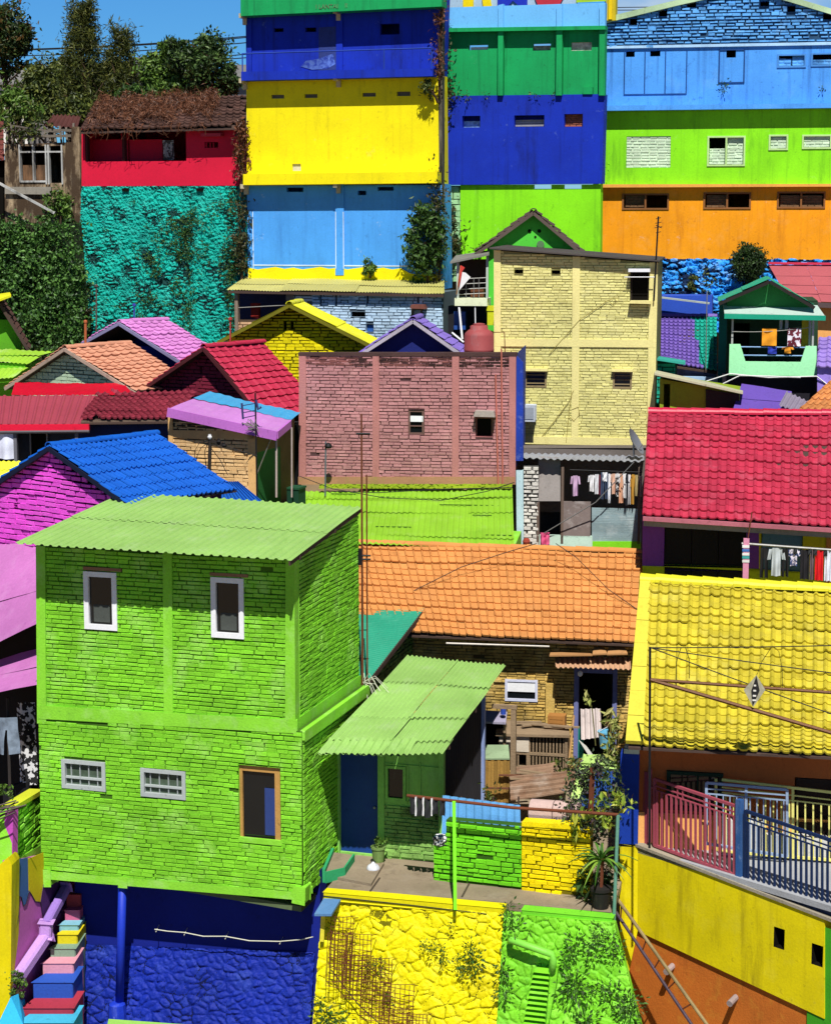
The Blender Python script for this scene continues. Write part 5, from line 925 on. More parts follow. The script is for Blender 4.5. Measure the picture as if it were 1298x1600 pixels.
# ================= laundry balcony below =================
Lb = vp(910, 850, 45.2, 8)
lbn = T('balcony', 'shaded laundry balcony with grey corrugated awning and white brick pier', 'balcony', Lb.p(905, 860))
mb = MB(); corr(mb, Lb.p(795, 716, .08), Lb.p(1006, 722, .08), Lb.p(815, 707, -1.6), Lb.p(1006, 711, -1.6), pitch=.16, amp=.02, jit=.008); mb.build('awning', M('grey awning sheet', '#a8acb4', 1.3, rough=.5, var=.12, dirt=.3), lbn)
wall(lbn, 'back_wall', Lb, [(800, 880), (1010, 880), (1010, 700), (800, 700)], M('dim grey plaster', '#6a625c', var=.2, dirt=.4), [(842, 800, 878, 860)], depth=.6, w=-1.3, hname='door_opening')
mb = MB(); mb.ppoly(Lb, [(807, 862), (818, 862), (817, 735), (806, 735)], -.15, .02); mb.build('post', M('pale blue post', '#b8d4dc', dirt=.2), lbn)
wall(lbn, 'brick_pier', Lb, [(818, 862), (841, 862), (841, 728), (818, 728)], M('white brick', '#dcd8d0', var=.15, isl=.15, dirt=.4, bump=.4), depth=.2, brick=dict(ch=.085, bl=.22, gap=.03, dep=.05, closed=.1))
wall(lbn, 'parapet', Lb, [(841, 864), (925, 866), (925, 838), (841, 836)], M('pale green parapet', '#bcd8c8', var=.15, dirt=.35), depth=.12)
wall(lbn, 'lime_parapet', Lb, [(925, 866), (1000, 868), (1000, 846), (925, 846)], M('lime band', '#7ed41c', var=.1), depth=.12)
mb = MB(); q = Lb.off(-.02); mb.pbox(q, 879, 784, 922, 840, -.05, .02); mb.build('panel', M('brown grey board', '#7a6e6a', var=.25, dirt=.4, fade=.3, fadec='#d8d4d0', fsc=4), lbn)
mb = MB(); corr(mb, q.p(924, 846), q.p(1001, 848), q.p(924, 793), q.p(1001, 795), pitch=5, amp=0, rows=(0, .25, .5, .75, 1), jit=.012); mb.build('louvre_panel', M('slate blue boards', '#8aa0a4', var=.12, isl=.12, dirt=.2, fade=.25, fadec='#e8ece8', fsc=3.5), lbn)
mb = MB(); mb.prism([Lb.p(840, 783, 0), Lb.p(875, 783, 0), Lb.p(875, 715, -.3), Lb.p(841, 713, -.3)], -Lb.n * .03); mb.build('screen', M('grey screen', '#8a8480', var=.2, dirt=.3), lbn)
for x0, y0, d0 in ((876, 730, 0), (996, 722, 0), (838, 785, .05)):
    mb = MB(); mb.pbox(Lb, x0, y0, x0 + 4, 850, -.1, d0); mb.build('post', M('brown post', '#6a5a50', dirt=.3), lbn)
mb = MB(); mb.tube([Lb.p(890, 734, .09), Lb.p(1003, 738, .09)], .012, 5); mb.build('clothes_line', BLACKW, lbn)
mb = MB(); mb.tube([Lb.p(850, 833, .1), Lb.p(930, 785, .3), Lb.p(990, 722, .35)], .012, 5); mb.build('stay_wire', STEEL, lbn)
LC = [(892, 905, 743, 775, '#c8a8c8', 'lilac shirt at the far left of the balcony laundry line', 'shirt'), (919, 930, 742, 768, '#e8e8ea', 'small white shirt left of the long white sleeve', 'shirt'), (929, 935, 741, 772, '#d8dade', 'narrow white cloth beside the maroon one', 'sheet'), (934, 938, 742, 773, '#6a2030', 'narrow maroon cloth on the balcony line', 'sheet'),
      (938, 950, 738, 780, '#3a4a66', 'denim blue trousers on the balcony line', 'pants'), (941, 948, 738, 752, '#eceef0', 'white top hung over the denim trousers', 'sheet'), (950, 954, 740, 786, '#e8eaee', 'long narrow white cloth on the balcony line', 'sheet'), (954, 963, 740, 772, '#e0b8a0', 'peach shirt in the middle of the balcony line', 'shirt'), (961, 968, 739, 776, 'pat', 'black and white patterned shirt on the balcony line', 'shirt'),
      (967, 974, 740, 786, '#d8a888', 'tan dress hanging low on the balcony line', 'sheet'), (973, 978, 740, 778, '#f0f0f0', 'bright white shirt right of the tan dress', 'sheet'), (977, 981, 741, 790, '#20222c', 'long black trousers right of the bright white shirt', 'sheet'), (980, 985, 741, 788, '#e8e8ec', 'white trousers near the right of the balcony line', 'pants'), (985, 992, 741, 788, '#c8983a', 'ochre yellow shirt near the right of the balcony line', 'shirt'), (992, 996, 742, 775, '#b8a878', 'khaki cloth at the right of the balcony line', 'sheet'), (998, 1003, 744, 776, '#c8a8a0', 'dusty pink cloth at the right end of the line', 'sheet')]
for i, (x0, x1, y0, y1, c, lab, k) in enumerate(LC):
    hanging('garment', lab, 'laundry', Lb, x0, x1, y0, y1, CLOTHPAT('black white print', '#e8e8e8', '#222226', 16) if c == 'pat' else PLAIN('cloth ' + c, c, rough=.9), k, w=.06 + .03 * (i % 3), folds=2, amp=.03, group='clothes on the laundry balcony', seed=i + 30)
hanging('towel', 'pink towel hung over the pale parapet of the laundry balcony', 'towel', Lb, 844, 858, 832, 851, PLAIN('pink towel', '#e05a8a', rough=.95), w=.06, folds=2, amp=.04)
mb = MB(); mb.lathe(Lb.p(822, 853, .1), [(.06, 0), (.09, .1), (.07, .16), (.04, .18)], 12); mb.build('pot', M('terracotta', '#9a4030'), loc=Lb.p(822, 853, .1), label='small terracotta pot at the foot of the white brick pier', cat='pot')
dsh = T('satellite_dish', 'dark tilted satellite dish at the right end of the grey awning', 'satellite dish', Lb.p(994, 712, -.6)); q = Lb.off(-.5)
def dish(par, c, ax, r, mat, depth=.25):
    ax = Vector(ax).normalized(); a = ax.cross(Vector((0, 0, 1))).normalized(); b = ax.cross(a); mb = MB(); vs = []; n = 20
    for k in range(6):
        s = k / 5
        for j in range(n): t = 6.2832 * j / n; vs.append(Vector(c) + a * (r * s * math.cos(t)) + b * (r * s * math.sin(t)) + ax * (depth * r * s * s))
    mb.add(vs, [(k * n + j, k * n + (j + 1) % n, (k + 1) * n + (j + 1) % n, (k + 1) * n + j) for k in range(5) for j in range(n)]); return mb.build('dish', mat, par, smooth=True)
dish(dsh, q.p(989, 692), (.85, -.3, .5), .33, M('dark dish', '#70747c', rough=.5))
mb = MB(); mb.tube([q.p(989, 692), q.p(997, 703), q.p(1003, 694)], .015, 5); mb.tube([q.p(989, 693), q.p(990, 712)], .025, 6); mb.build('arm', STEEL, dsh)
tb = T('tarpaulin_bundle', 'bundle of blue tarpaulin on the left end of the grey awning', 'tarpaulin', Lb.p(803, 712, -.3)); q = Lb.off(-.3)
mb = MB(); c0 = np.array(q.p(803, 706)); R = np.random.RandomState(3); rubble(mb, q.p(790, 713), q.p(817, 714), q.p(814, 694, -.5), q.p(793, 697, -.5), Vector((0, -.7, .7)), cell=.14, h=.16, res=.03, seed=6, rough=.05); mb.build('sheet', M('blue tarpaulin', '#2c56b4', 1.1, rough=.45, var=.2), tb, smooth=True)
mb = MB(); mb.tube([q.p(796, 698), q.p(806, 672), q.p(812, 700)], .012, 5); mb.build('stay', STEEL, tb)

# ================= back row: blue-yellow building =================
def band(par, name, pl, pts, mat, w0, w1):
    mb = MB(); mb.ppoly(pl, pts, w0, w1); return mb.build(name, mat, par)
BA = vp(385, 288, 60, 14)
ULT = M('ultramarine plaster wall', '#0a2caa', 1.0, rough=.75, var=.16, dirt=.5, dirtc='#040c34', dsc=(1.6, 1.6, .5), fade=.1, fadec='#2a4ac0', streak=.4, peel=.35, peelc='#5a70b0', bump=.15); SKYB = M('sky blue plaster', '#4a9ce8', 1.0, rough=.7, var=.1, dirt=.3, dirtc='#2a5a9a', dsc=(1.6, 1.6, .35), streak=.25, peel=.3, peelc='#b4cce0', bump=.12)
YELW = M('yellow plaster wall', '#eede00', 1.0, rough=.7, var=.1, dirt=.4, dirtc='#8f8410', dsc=(1.8, 1.8, .35), bump=.12, dth=.57, streak=.16, peel=.15, peelc='#d8cc80'); EMER = M('emerald plaster', '#0c9a54', 1.0, rough=.7, var=.14, dirt=.45, dirtc='#064028', dsc=(1.8, 1.8, .4), streak=.4, peel=.2, peelc='#5aa880', bump=.12)
ab = T('apartment_building', 'stacked blue, yellow and sky blue storeys under an emerald parapet at the back left', 'building', BA.p(535, 430))
wall(ab, 'storey_wall', BA, [(385, 124), (684, 116), (690, -60), (383, -60)], ULT, [(428, 44, 443, 50), (477, 43, 494, 50), (594, 37, 624, 54)], depth=1.2, label='dark blue top storey wall', hname='vent')
wall(ab, 'storey_wall', BA, [(386, 290), (686, 287), (684, 116), (385, 124)], YELW, [(424, 148, 444, 154), (476, 147, 496, 153), (566, 145, 587, 151), (620, 143, 641, 150), (457, 256, 470, 267)], depth=1.2, label='yellow middle storey wall', hname='vent', hmat=YELW)
wall(ab, 'storey_wall', BA, [(388, 445), (692, 452), (690, 287), (386, 290)], SKYB, [(448, 293, 474, 300), (559, 298, 572, 305), (590, 292, 615, 298)], depth=1.2, label='sky blue lower storey wall', hname='vent')
for x0, y0, x1, y1 in ((424, 148, 444, 154), (476, 147, 496, 153), (566, 145, 587, 151), (620, 143, 641, 150)): infill(ab, BA, x0, y0, x1, y1, M('grey vent block', '#6a6658', var=.2), w=-.1, name='vent_block')
infill(ab, BA, 457, 256, 470, 267, M('broken white block', '#c8c4b0', var=.3, dirt=.4), w=-.05, name='broken_patch')
band(ab, 'ledge', BA, [(377, 126), (676, 119), (676, 107), (377, 112)], ULT, 0, .5); band(ab, 'ledge', BA, [(380, 289), (683, 286), (683, 268), (380, 272)], YELW, 0, .5)
band(ab, 'parapet', BA, [(376, 25), (690, 10), (690, -70), (376, -70)], EMER, 0, .62)
band(ab, 'pilaster', BA, [(386, 119), (393, 119), (393, 10), (385, 10)], ULT, 0, .06); band(ab, 'pilaster', BA, [(525, 117), (535, 117), (535, 6), (525, 6)], ULT, 0, .06); band(ab, 'pilaster', BA, [(524, 430), (537, 430), (537, 287), (524, 287)], SKYB, 0, .05)
mb = MB()
for x in (395, 524, 536, ): mb.pbox(BA, x, 331, x + 1.2, 420, .055, .06)
mb.pbox(BA, 395, 414, 640, 416, .0, .012); mb.build('painted_edge', M('white chalk line', '#c8dcec', var=.3), ab)
mb = MB()
for x, y in ((384, 126), (530, 122), (386, 290), (530, 288), (384, 25), (530, 18)): a = BA.p(x, y - 2, 0); mb.prism([a + BA.u * -.06, a + BA.u * .06, a + BA.u * .06 - Vector((0, 0, .3)), a - BA.u * .06 - Vector((0, 0, .3))], BA.n * .12); mb.prism([a + BA.u * -.06 + BA.n * .12, a + BA.u * .06 + BA.n * .12, a + BA.u * .06 + BA.n * .45, a - BA.u * .06 + BA.n * .45], (0, 0, -.13))
mb.build('bracket', M('pale bracket', '#b8ac8c', dirt=.3), ab)
band(ab, 'bricked_door', BA, [(498, 110), (527, 109), (526, 41), (498, 43)], M('slate blue bare block', '#2a3a78', var=.3, dirt=.5, dirtc='#1a1e3a', bump=.5), -.1, .012); band(ab, 'peeled_patch', BA, [(470, 104), (478, 95), (497, 92), (520, 84), (524, 100), (512, 107), (488, 109)], M('peeling blue patch', '#5a78c4', var=.4, dirt=.9, dirtc='#12288a', dth=.45, dsc=(6, 6, 6), fsc=6, bump=.4), 0, .016)
mb = MB(); zb = []
for x in range(388, 640, 14): zb.append((x, 419 + ((x * 7) % 5) - 2))
for x in range(640, 694, 14): zb.append((x, 427 + (x % 4)))
mb.ppoly(BA, [(388, 440), (690, 450)] + zb[::-1], 0, .03); mb.build('yellow_base', M('splashed yellow base', '#f0e000', var=.1, dirt=.2, dirtc='#a09010'), ab)
rl = T('railing', 'thin rail along the blue ledge of the back left building', 'railing', BA.p(530, 118, .45)); mb = MB(); mb.tube([BA.p(378, 84, .45), BA.p(675, 75, .45)], .02, 5); mb.build('top_rail', M('thin blue rail', '#24409a'), rl)
for x in (379, 600, 674):
    mb = MB(); mb.tube([BA.p(x, 84 - (x - 378) * .03, .45), BA.p(x, 114 - (x - 378) * .015, .45)], .02, 5); mb.build('post', M('thin blue rail', '#24409a'), rl)
def lettering(par, pl, px, py, txt, size, mat, w):
    """raised sign lettering: a text curve turned into a mesh on the wall plane"""
    cu = bpy.data.curves.new('lettering', 'FONT'); cu.body = txt; cu.size = size; cu.extrude = .012
    o = bpy.data.objects.new('lettering', cu); C.objects.link(o); dg = bpy.context.evaluated_depsgraph_get(); me = bpy.data.meshes.new_from_object(o.evaluated_get(dg))
    mb = MB(); c = pl.uv(px, py); mb.add([pl.at(c[0] + v.co.x, c[1] + v.co.y, w + v.co.z) for v in me.vertices], [tuple(p.vertices) for p in me.polygons]); bpy.data.objects.remove(o)
    return mb.build('lettering', mat, par)
FADEL = M('faded brown letters', '#6a7a5a', var=.5, psc=9, dirt=.6, dirtc='#14a862', dth=.45, dsc=(9, 9, 9))
lettering(ab, BA, 503, 17, 'I LANTAI', .17, FADEL, .625); lettering(ab, BA, 548, 15, 'II', .17, FADEL, .625)
# side pipe column between buildings
cl = T('column', 'stained pale concrete column between the blue yellow and the emerald buildings', 'column', BA.p(690, 445)); mb = MB(); mb.pbox(BA.off(-.3), 685, -20, 691, 452, 0, .28); mb.build('shaft', M('stained pale concrete', '#6a6454', var=.35, dirt=.95, dirtc='#1e1e14', dth=.42, dsc=(5, 5, .7), bump=.4), cl)

# ================= back row: emerald-blue-lime building with rooftop sign =================
BB = vp(690, 288, 60.4, 16)
eb = T('apartment_building', 'emerald, dark blue and lime storeys with a sky blue parapet in the back middle', 'building', BB.p(820, 400))
wall(eb, 'storey_wall', BB, [(684, 150), (943, 147), (945, 40), (684, 44)], EMER, [(732, 70, 762, 78), (832, 68, 860, 79), (892, 66, 924, 79)], depth=.35, label='emerald top storey wall', hname='vent')
wall(eb, 'storey_wall', BB, [(685, 289), (940, 287), (944, 147), (685, 150)], ULT, [(722, 181, 750, 199), (803, 180, 850, 198), (881, 178, 910, 198)], depth=.45, w=.1, label='dark blue middle storey wall', hname='vent', t=.25)
LIMW = M('lime plaster wall', '#86e014', 1.0, rough=.7, var=.13, dirt=.5, dirtc='#3a7a14', dsc=(1.8, 1.8, .4), streak=.3, peel=.25, peelc='#b8dc88', bump=.12)
wall(eb, 'storey_wall', BB, [(719, 420), (937, 415), (938, 287), (719, 289)], LIMW, [(833, 288.5, 861, 295), (880, 288.5, 908, 295)], depth=.35, label='lime lower storey wall', hname='vent')
PGB = M('pale green block', '#a8dca0', var=.15, isl=.15, dirt=.45, dirtc='#5a6a4a', bump=.4)
wall(eb, 'block_wall', BB, [(690, 440), (719, 440), (719, 290), (690, 290)], PGB, depth=1, w=-.06, brick=dict(ch=.18, bl=.4, gap=.02, dep=.03))
infill(eb, BB, 734, 73, 761, 78, WHITE, w=-.1, name='vent_block'); infill(eb, BB, 832, 71, 860, 79, M('vent mesh', '#8a8a80', var=.6, psc=12), w=-.1, name='vent_block'); infill(eb, BB, 892, 66, 924, 79, M('pale rubble fill', '#c0bcb0', var=.5, psc=10, dirt=.4), w=-.05, name='vent_block')
infill(eb, BB, 722, 189, 750, 199, M('blue white fill', '#8ab0d0', var=.5, psc=9), w=-.1, name='vent_block'); infill(eb, BB, 803, 187, 850, 198, M('grey slat fill', '#9a9690', var=.3), w=-.1, name='vent_block', brick=dict(ch=.09, bl=3, gap=.02, dep=.03)); infill(eb, BB, 881, 178, 910, 198, M('bare red brick', '#9a5a40', var=.2, isl=.3), w=-.1, name='bricked_vent', brick=dict(ch=.06, bl=.18, gap=.012))
LB2 = M('light sky blue parapet', '#6cb8f4', var=.08, dirt=.2, dirtc='#3a6a9a', bump=.1)
band(eb, 'parapet', BB, [(690, 44), (944, 40), (945, 4), (692, 12)], LB2, -.2, .12)
band(eb, 'ledge', BB, [(690, 50), (945, 46), (945, 40), (690, 44)], EMER, -.1, .3)
for x0, x1 in ((778, 786), (869, 878), (936, 945)):
    band(eb, 'column', BB, [(x0 - 1, 149), (x1 - 1, 149), (x1, 44), (x0, 44)], EMER, 0, .22); band(eb, 'parapet_post', BB, [(x0, 43), (x1, 43), (x1, 6), (x0, 8)], LB2, 0, .2)
band(eb, 'box', BB, [(910, 147), (925, 147), (925, 136), (910, 136)], EMER, 0, .15)
sg = T('sign', 'rooftop letter sign on a pale grey blue board above the emerald building', 'sign', BB.p(820, 8, -1.0)); SB = BB.off(-1.0)
band(sg, 'board', SB, [(698, 25), (946, 18), (946, -130), (698, -130)], M('pale grey blue board', '#a4c0d4', var=.08), -.1, 0)
band(sg, 'letter', SB, [(723, 14), (739, 14), (739, -30), (752, -8), (755, 14), (768, 12), (762, -20), (745, -45), (764, -90), (750, -90), (739, -60), (739, -90), (723, -90)], M('sign yellow', '#f0d400'), 0, .06)
band(sg, 'letter', SB, [(777, 12), (792, 11), (801, 1), (811, 10), (823, 9), (823, -90), (811, -90), (801, -50), (790, -90), (777, -90)], M('sign blue', '#1a30b0'), 0, .06)
band(sg, 'letter', SB, [(840, 9), (874, 7), (880, -5), (880, -90), (868, -90), (868, -8), (850, -8), (848, -90), (835, -90), (835, -4)], M('sign red', '#c03040'), 0, .06)
band(sg, 'letter', SB, [(902, 12), (944, 10), (944, 2), (902, 4)], M('sign sky', '#3a9ae0'), 0, .06); band(sg, 'letter', SB, [(900, 4), (946, 2), (946, -90), (900, -90)], M('sign lime', '#a8d430'), -.0, .05)
yp = T('roof_post', 'yellow green painted post beside the rooftop sign', 'post', BB.p(952, 28, -1.5)); mb = MB(); mb.pbox(BB.off(-1.5), 947, -90, 962, 32, -.3, 0); mb.build('shaft', M('olive yellow post', '#c8b420', var=.2), yp)
mb = MB(); mb.pbox(BB.off(-1.5), 951, -90, 956, 30, 0, .06); mb.build('strip', M('bright yellow strip', '#f0cc10'), yp)

# ================= back row: sky-lime-orange building =================
BC = vp(942, 290, 60.8, 13)
cbd = T('apartment_building', 'sky blue gabled brick top over lime and orange storeys at the back right', 'building', BC.p(1120, 405))
SKB = M('sky blue brick', '#62aef2', var=.14, isl=.16, dirt=.65, dirtc='#1c3a70', dsc=(1.5, 1.5, 2.5), dth=.5, bump=.5, fade=.3, fadec='#a8d4f8')
wall(cbd, 'gable_wall', BC, [(928, 76), (1420, 66), (1420, 20), (1290, 14), (1170, -22), (1060, 2), (928, 35)], SKB, [(982, 28, 995, 40), (1028, 15, 1042, 26), (1072, 2, 1087, 12), (1186, 1, 1201, 10), (1229, 8, 1242, 19), (1285, 20, 1298, 31)], depth=5, brick=dict(ch=.095, bl=.26, gap=.035, dep=.06, closed=.3, jit=.6, miss=.01), hname='beam_hole', t=.4, label='rough brick gable')
SKP = M('sky blue plaster worn', '#4e9cee', var=.12, dirt=.35, dirtc='#1a3f8a', dsc=(2, 2, 1.2), streak=.45, peel=.45, peelc='#1c4a90', bump=.25, fade=.15, fadec='#8ac4f4')
wall(cbd, 'storey_wall', BC, [(928, 167), (1420, 160), (1420, 66), (928, 76)], SKP, [(977, 80, 991, 89), (1015, 79, 1031, 88), (1134, 78, 1149, 90), (1216, 87, 1256, 103), (1269, 85, 1310, 101)], depth=5, label='worn sky blue storey wall', hname='vent')
LIMW2 = LIMW
wall(cbd, 'storey_wall', BC, [(926, 290), (1420, 288), (1420, 160), (926, 167)], LIMW2, [(978, 213, 1047, 262), (1107, 215, 1161, 257), (1203, 213, 1228, 232), (1255, 213, 1296, 230)], depth=5, label='lime middle storey wall', hname='window_opening')
ORP = M('orange plaster wall', '#f49a0c', 1.0, rough=.75, var=.1, dirt=.4, dirtc='#9a4e14', dsc=(1.8, 1.8, .4), streak=.3, peel=.35, peelc='#d8b48c', bump=.12, fade=.12, fadec='#e8b878', fsc=3)
wall(cbd, 'storey_wall', BC, [(924, 415), (1420, 412), (1420, 288), (924, 290)], ORP, [(974, 305, 1042, 325), (1101, 303, 1170, 324), (1216, 302, 1286, 323)], depth=5, label='orange lower storey wall', hname='window_opening')
band(cbd, 'ledge', BC, [(943, 173), (1420, 167), (1420, 160), (943, 165)], SKP, 0, .36); band(cbd, 'ledge', BC, [(939, 293), (1420, 291), (1420, 287), (939, 288)], M('pale orange ledge', '#eaa64a', var=.1, dirt=.2), 0, .26)
band(cbd, 'string_course', BC, [(946, 76), (1420, 68), (1420, 63), (946, 72)], M('white blue string course', '#a8d0f4', var=.2, dirt=.4, dirtc='#3a5a90'), 0, .07)
WBK = M('white green block', '#cfe4c4', var=.12, isl=.15, dirt=.4, dirtc='#6a7a5a', bump=.4); bk_ = dict(ch=.085, bl=.26, gap=.02, dep=.02, closed=.2)
infill(cbd, BC, 978, 213, 1047, 262, WBK, w=-.04, brick=bk_); infill(cbd, BC, 1107, 232, 1161, 257, WBK, w=-.1, brick=bk_); infill(cbd, BC, 1134, 215, 1161, 232, WBK, w=-.1, brick=bk_); infill(cbd, BC, 1203, 213, 1228, 232, WBK, w=-.06, brick=bk_); infill(cbd, BC, 1255, 213, 1296, 230, WBK, w=-.06, brick=bk_)
DBK = M('brown bare brick', '#7a5a3c', var=.2, isl=.25, dirt=.4, bump=.4)
for x0, x1 in ((976, 1007), (1103, 1135), (1218, 1250), (1252, 1284)): infill(cbd, BC, x0, 305, x1, 324, DBK, w=-.1, brick=dict(ch=.07, bl=.2, gap=.014, dep=.02))
infill(cbd, BC, 1216, 92, 1235, 103, SKB, w=-.06, brick=bk_); infill(cbd, BC, 1237, 87, 1256, 103, SKB, w=-.06, brick=bk_); infill(cbd, BC, 1269, 93, 1310, 101, SKB, w=-.06, brick=bk_)
for x0, y0, x1, y1, mt in ((974, 305, 1042, 325, 'o'), (1101, 303, 1170, 324, 'o'), (1216, 302, 1286, 323, 'o'), (1107, 215, 1161, 257, 'g'), (1203, 213, 1228, 232, 'g'), (1255, 213, 1296, 230, 'g'), (1216, 87, 1256, 103, 's'), (1269, 85, 1310, 101, 's')):
    u0, v0, u1, v1 = BC.rect(x0, y0, x1, y1); mb = MB(); f = .05
    for q in ((u0 - f, v0 - f, u1 + f, v0), (u0 - f, v1, u1 + f, v1 + f), (u0 - f, v0, u0, v1), (u1, v0, u1 + f, v1)): mb.ubox(BC, *q, -.12, .03)
    if mt == 'o' or x0 == 1107: mb.ubox(BC, (u0 + u1) / 2 - .025, v0, (u0 + u1) / 2 + .025, v1, -.12, .028)
    mb.build('window_frame', {'o': M('brown frame', '#8a5a30', var=.15, dirt=.2), 'g': M('pale green frame', '#b8dc90'), 's': M('blue frame', '#4a8ad0')}[mt], cbd)
mb = MB(); r = BC.rect(1122, 77, 1163, 130); q = r
for b_ in ((r[0], r[1], r[2], r[1] + .035), (r[0], r[1], r[0] + .035, r[3]), (r[2] - .035, r[1], r[2], r[3]), (r[0], r[3] - .03, r[2], r[3])): mb.ubox(BC, *b_, 0, .03)
r = BC.rect(975, 80, 1072, 148)
for t in (0, .33, .66, 1): mb.ubox(BC, r[0] + (r[2] - r[0]) * t - .015, r[1], r[0] + (r[2] - r[0]) * t + .015, r[3], 0, .02)
mb.ubox(BC, r[0], r[1], r[2], r[1] + .03, 0, .022); mb.build('old_shutter_outline', M('dark blue edge', '#1c4a8a', var=.4), cbd)
mb = MB(); mb.ppoly(BC, [(945, 36), (1060, 8), (1170, -16), (1170, -25), (1060, -1), (945, 27)], -.3, .15); mb.ppoly(BC, [(1170, -16), (1290, 20), (1420, 60), (1420, 50), (1290, 11), (1170, -25)], -.3, .15); mb.build('gable_coping', M('pale gable coping', '#b8d4a8', var=.3, dirt=.5), cbd)
# rough blue stone base
bs = T('retaining_wall', 'rough bright blue stone wall below the orange storey', 'retaining wall', BC.p(1080, 480, .5)); c = [BC.p(935, 520, .7), BC.p(1420, 520, .7), BC.p(1420, 407, .06), BC.p(935, 404, .06)]
mb = MB(); rubble(mb, *c, (c[1] - c[0]).cross(c[3] - c[0]).normalized(), cell=.17, asp=1.8, h=.16, res=.035, seed=14, rough=.05, sharp=1.6, grime_shade=(.5, -.3, 1.7)); bs_d = joint(M('blue crevice', '#1a4a90'), .5); mb.build('stone_face', [M('bright blue stone', '#2c98ea', var=.25, dirt=.45, dirtc='#12306a', dsc=(2, 2, 3), dth=.5, fade=.35, fadec='#cfe4f4', fsc=4, bump=.5), bs_d], bs)
mb = MB(); mb.add(c + [p - BC.n * 1 for p in c], [(7, 6, 5, 4), (0, 3, 7, 4), (3, 2, 6, 7)]); mb.build('core', M('bright blue stone', '#2c98ea'), bs)
# ================= gables, roofs and balconies between the big blocks =================
def rake(a, b, x):
    return a[1] + (b[1] - a[1]) * (x - a[0]) / (b[0] - a[0])
def gable(kind, label, pl, peak, le, re, base, L, wmat, rmat, ov=.25, wl=None, wr=None, nc=8, nr=8, brick=None, holes=(), prof=PAN, barge=None, sheet=False, ridge_mat=None, amp=.035, cat='house'):
    t = T(kind, label, cat, pl.p(peak[0], base)); wl = le[0] + 6 if wl is None else wl; wr = re[0] - 6 if wr is None else wr
    pts = [(wl, base), (wr, base), (wr, rake(peak, re, wr) + 4), (peak[0], peak[1] + 4), (wl, rake(peak, le, wl) + 4)]
    wall(t, 'gable_wall', pl, pts, wmat, holes, depth=L, brick=brick)
    K = pl.p(*peak, ov); back = -pl.n * (L + ov)
    for nm, e in (('right', re), ('left', le)):
        E = pl.p(*e, ov); A, B, Cc, D = (E, E + back, K, K + back); mb = MB()
        if sheet: corr(mb, A, B, Cc, D, pitch=.09, amp=.014, rows=(0, .5, 1), jit=.01)
        else: tiles(mb, A, B, Cc, D, nc, nr, amp=amp, lip=.035, prof=prof, jit=.01)
        mb.build('roof_slope', rmat, t)
        mb = MB(); z = Vector((0, 0, .07)); mb.prism([A - z, B - z, D - z, Cc - z], (0, 0, .03)); mb.build('roof_boarding', DARKWOOD, t)
        mb = MB(); mb.bar(K - Vector((0, 0, .05)), E - Vector((0, 0, .05)), .04, .085, up=(0, 0, 1)); mb.build('barge_board', barge or DARKWOOD, t)
    mb = MB(); ridge(mb, K, K + back, r=.1, n=max(3, int(L / .3))); mb.build('ridge_caps', ridge_mat or rmat, t)
    return t
# pale corrugated verandah house
Wb = vp(560, 530, 57.5, 14)
WBB = M('powder blue brick', '#b8d4ec', var=.12, isl=.12, dirt=.3, dirtc='#4a5a78', bump=.5, fade=.2, fadec='#d8e8f4')
vh = T('house', 'low house with powder blue brick wall and pale straw corrugated roof', 'house', Wb.p(560, 540))
wall(vh, 'brick_wall', Wb, [(488, 560), (692, 560), (692, 457), (488, 457)], WBB, [(481.5, 0, 482, 1)][:0] + [(548, 487, 571, 495), (572, 506, 584, 519), (500, 463, 503, 474), (524, 463, 527, 474), (573, 463, 576, 474), (652, 463, 655, 474), (644, 482, 660, 505)], depth=2, brick=dict(ch=.085, bl=.24, gap=.02, dep=.03, closed=.4), hname='vent')
wall(vh, 'verandah_back', Wb, [(370, 560), (488, 560), (488, 450), (370, 450)], M('dark navy verandah wall', '#20264a', var=.2, dirt=.4), depth=.5, w=-1.2)
wall(vh, 'end_pier', Wb, [(452, 475), (489, 475), (489, 456), (452, 456)], M('white block pier', '#d0d8dc', var=.15, isl=.15, dirt=.3), depth=.2, brick=dict(ch=.09, bl=.25, gap=.02))
for x0, x1, y1 in ((367, 372, 560), (447, 458, 470)):
    mb = MB(); mb.pbox(Wb, x0, 452, x1, y1, -.1, .08); mb.build('post', M('grey brown post', '#8a7a6a', dirt=.4), vh)
wall(vh, 'verandah_parapet', Wb, [(370, 560), (470, 560), (470, 500), (370, 500)], M('tan block parapet', '#d0a880', var=.15, isl=.2, dirt=.3), depth=.15, brick=dict(ch=.09, bl=.25, gap=.02))
mb = MB(); mb.tube([Wb.p(372, 481, 0), Wb.p(446, 477, 0)], .015, 5); mb.build('wire', STEEL, vh)
mb = MB(); mb.pbox(Wb, 392, 474, 404, 497, -.4, -.2); mb.build('red_board', M('dark red board', '#8a2018'), vh)
STR = M('straw sheet', '#d6d07a', 1.4, rough=.6, var=.1, isl=.12, dirt=.35, dirtc='#8a8440', dsc=(1.5, .5, 1))
mb = MB(); corr(mb, Wb.p(355, 453, .22), Wb.p(694, 459, .22), Wb.p(384, 433, -1.8), Wb.p(694, 437, -1.8), pitch=.09, amp=.012, rows=(0, .45, 1), cols=(0, .25, .6, 1), jit=.015, edge=.04); mb.build('roof', STR, vh)
mb = MB(); mb.bar(Wb.p(357, 456, .2), Wb.p(693, 462, .2), .04, .08); mb.build('fascia', DARKWOOD, vh)
window(vh, Wb, 643, 481, 661, 506, M('brown window frame', '#6a5a4a'), M('grey curtain glass', '#b0b4b8', var=.3, psc=6), fw=.06, w=-.02, d=.06)
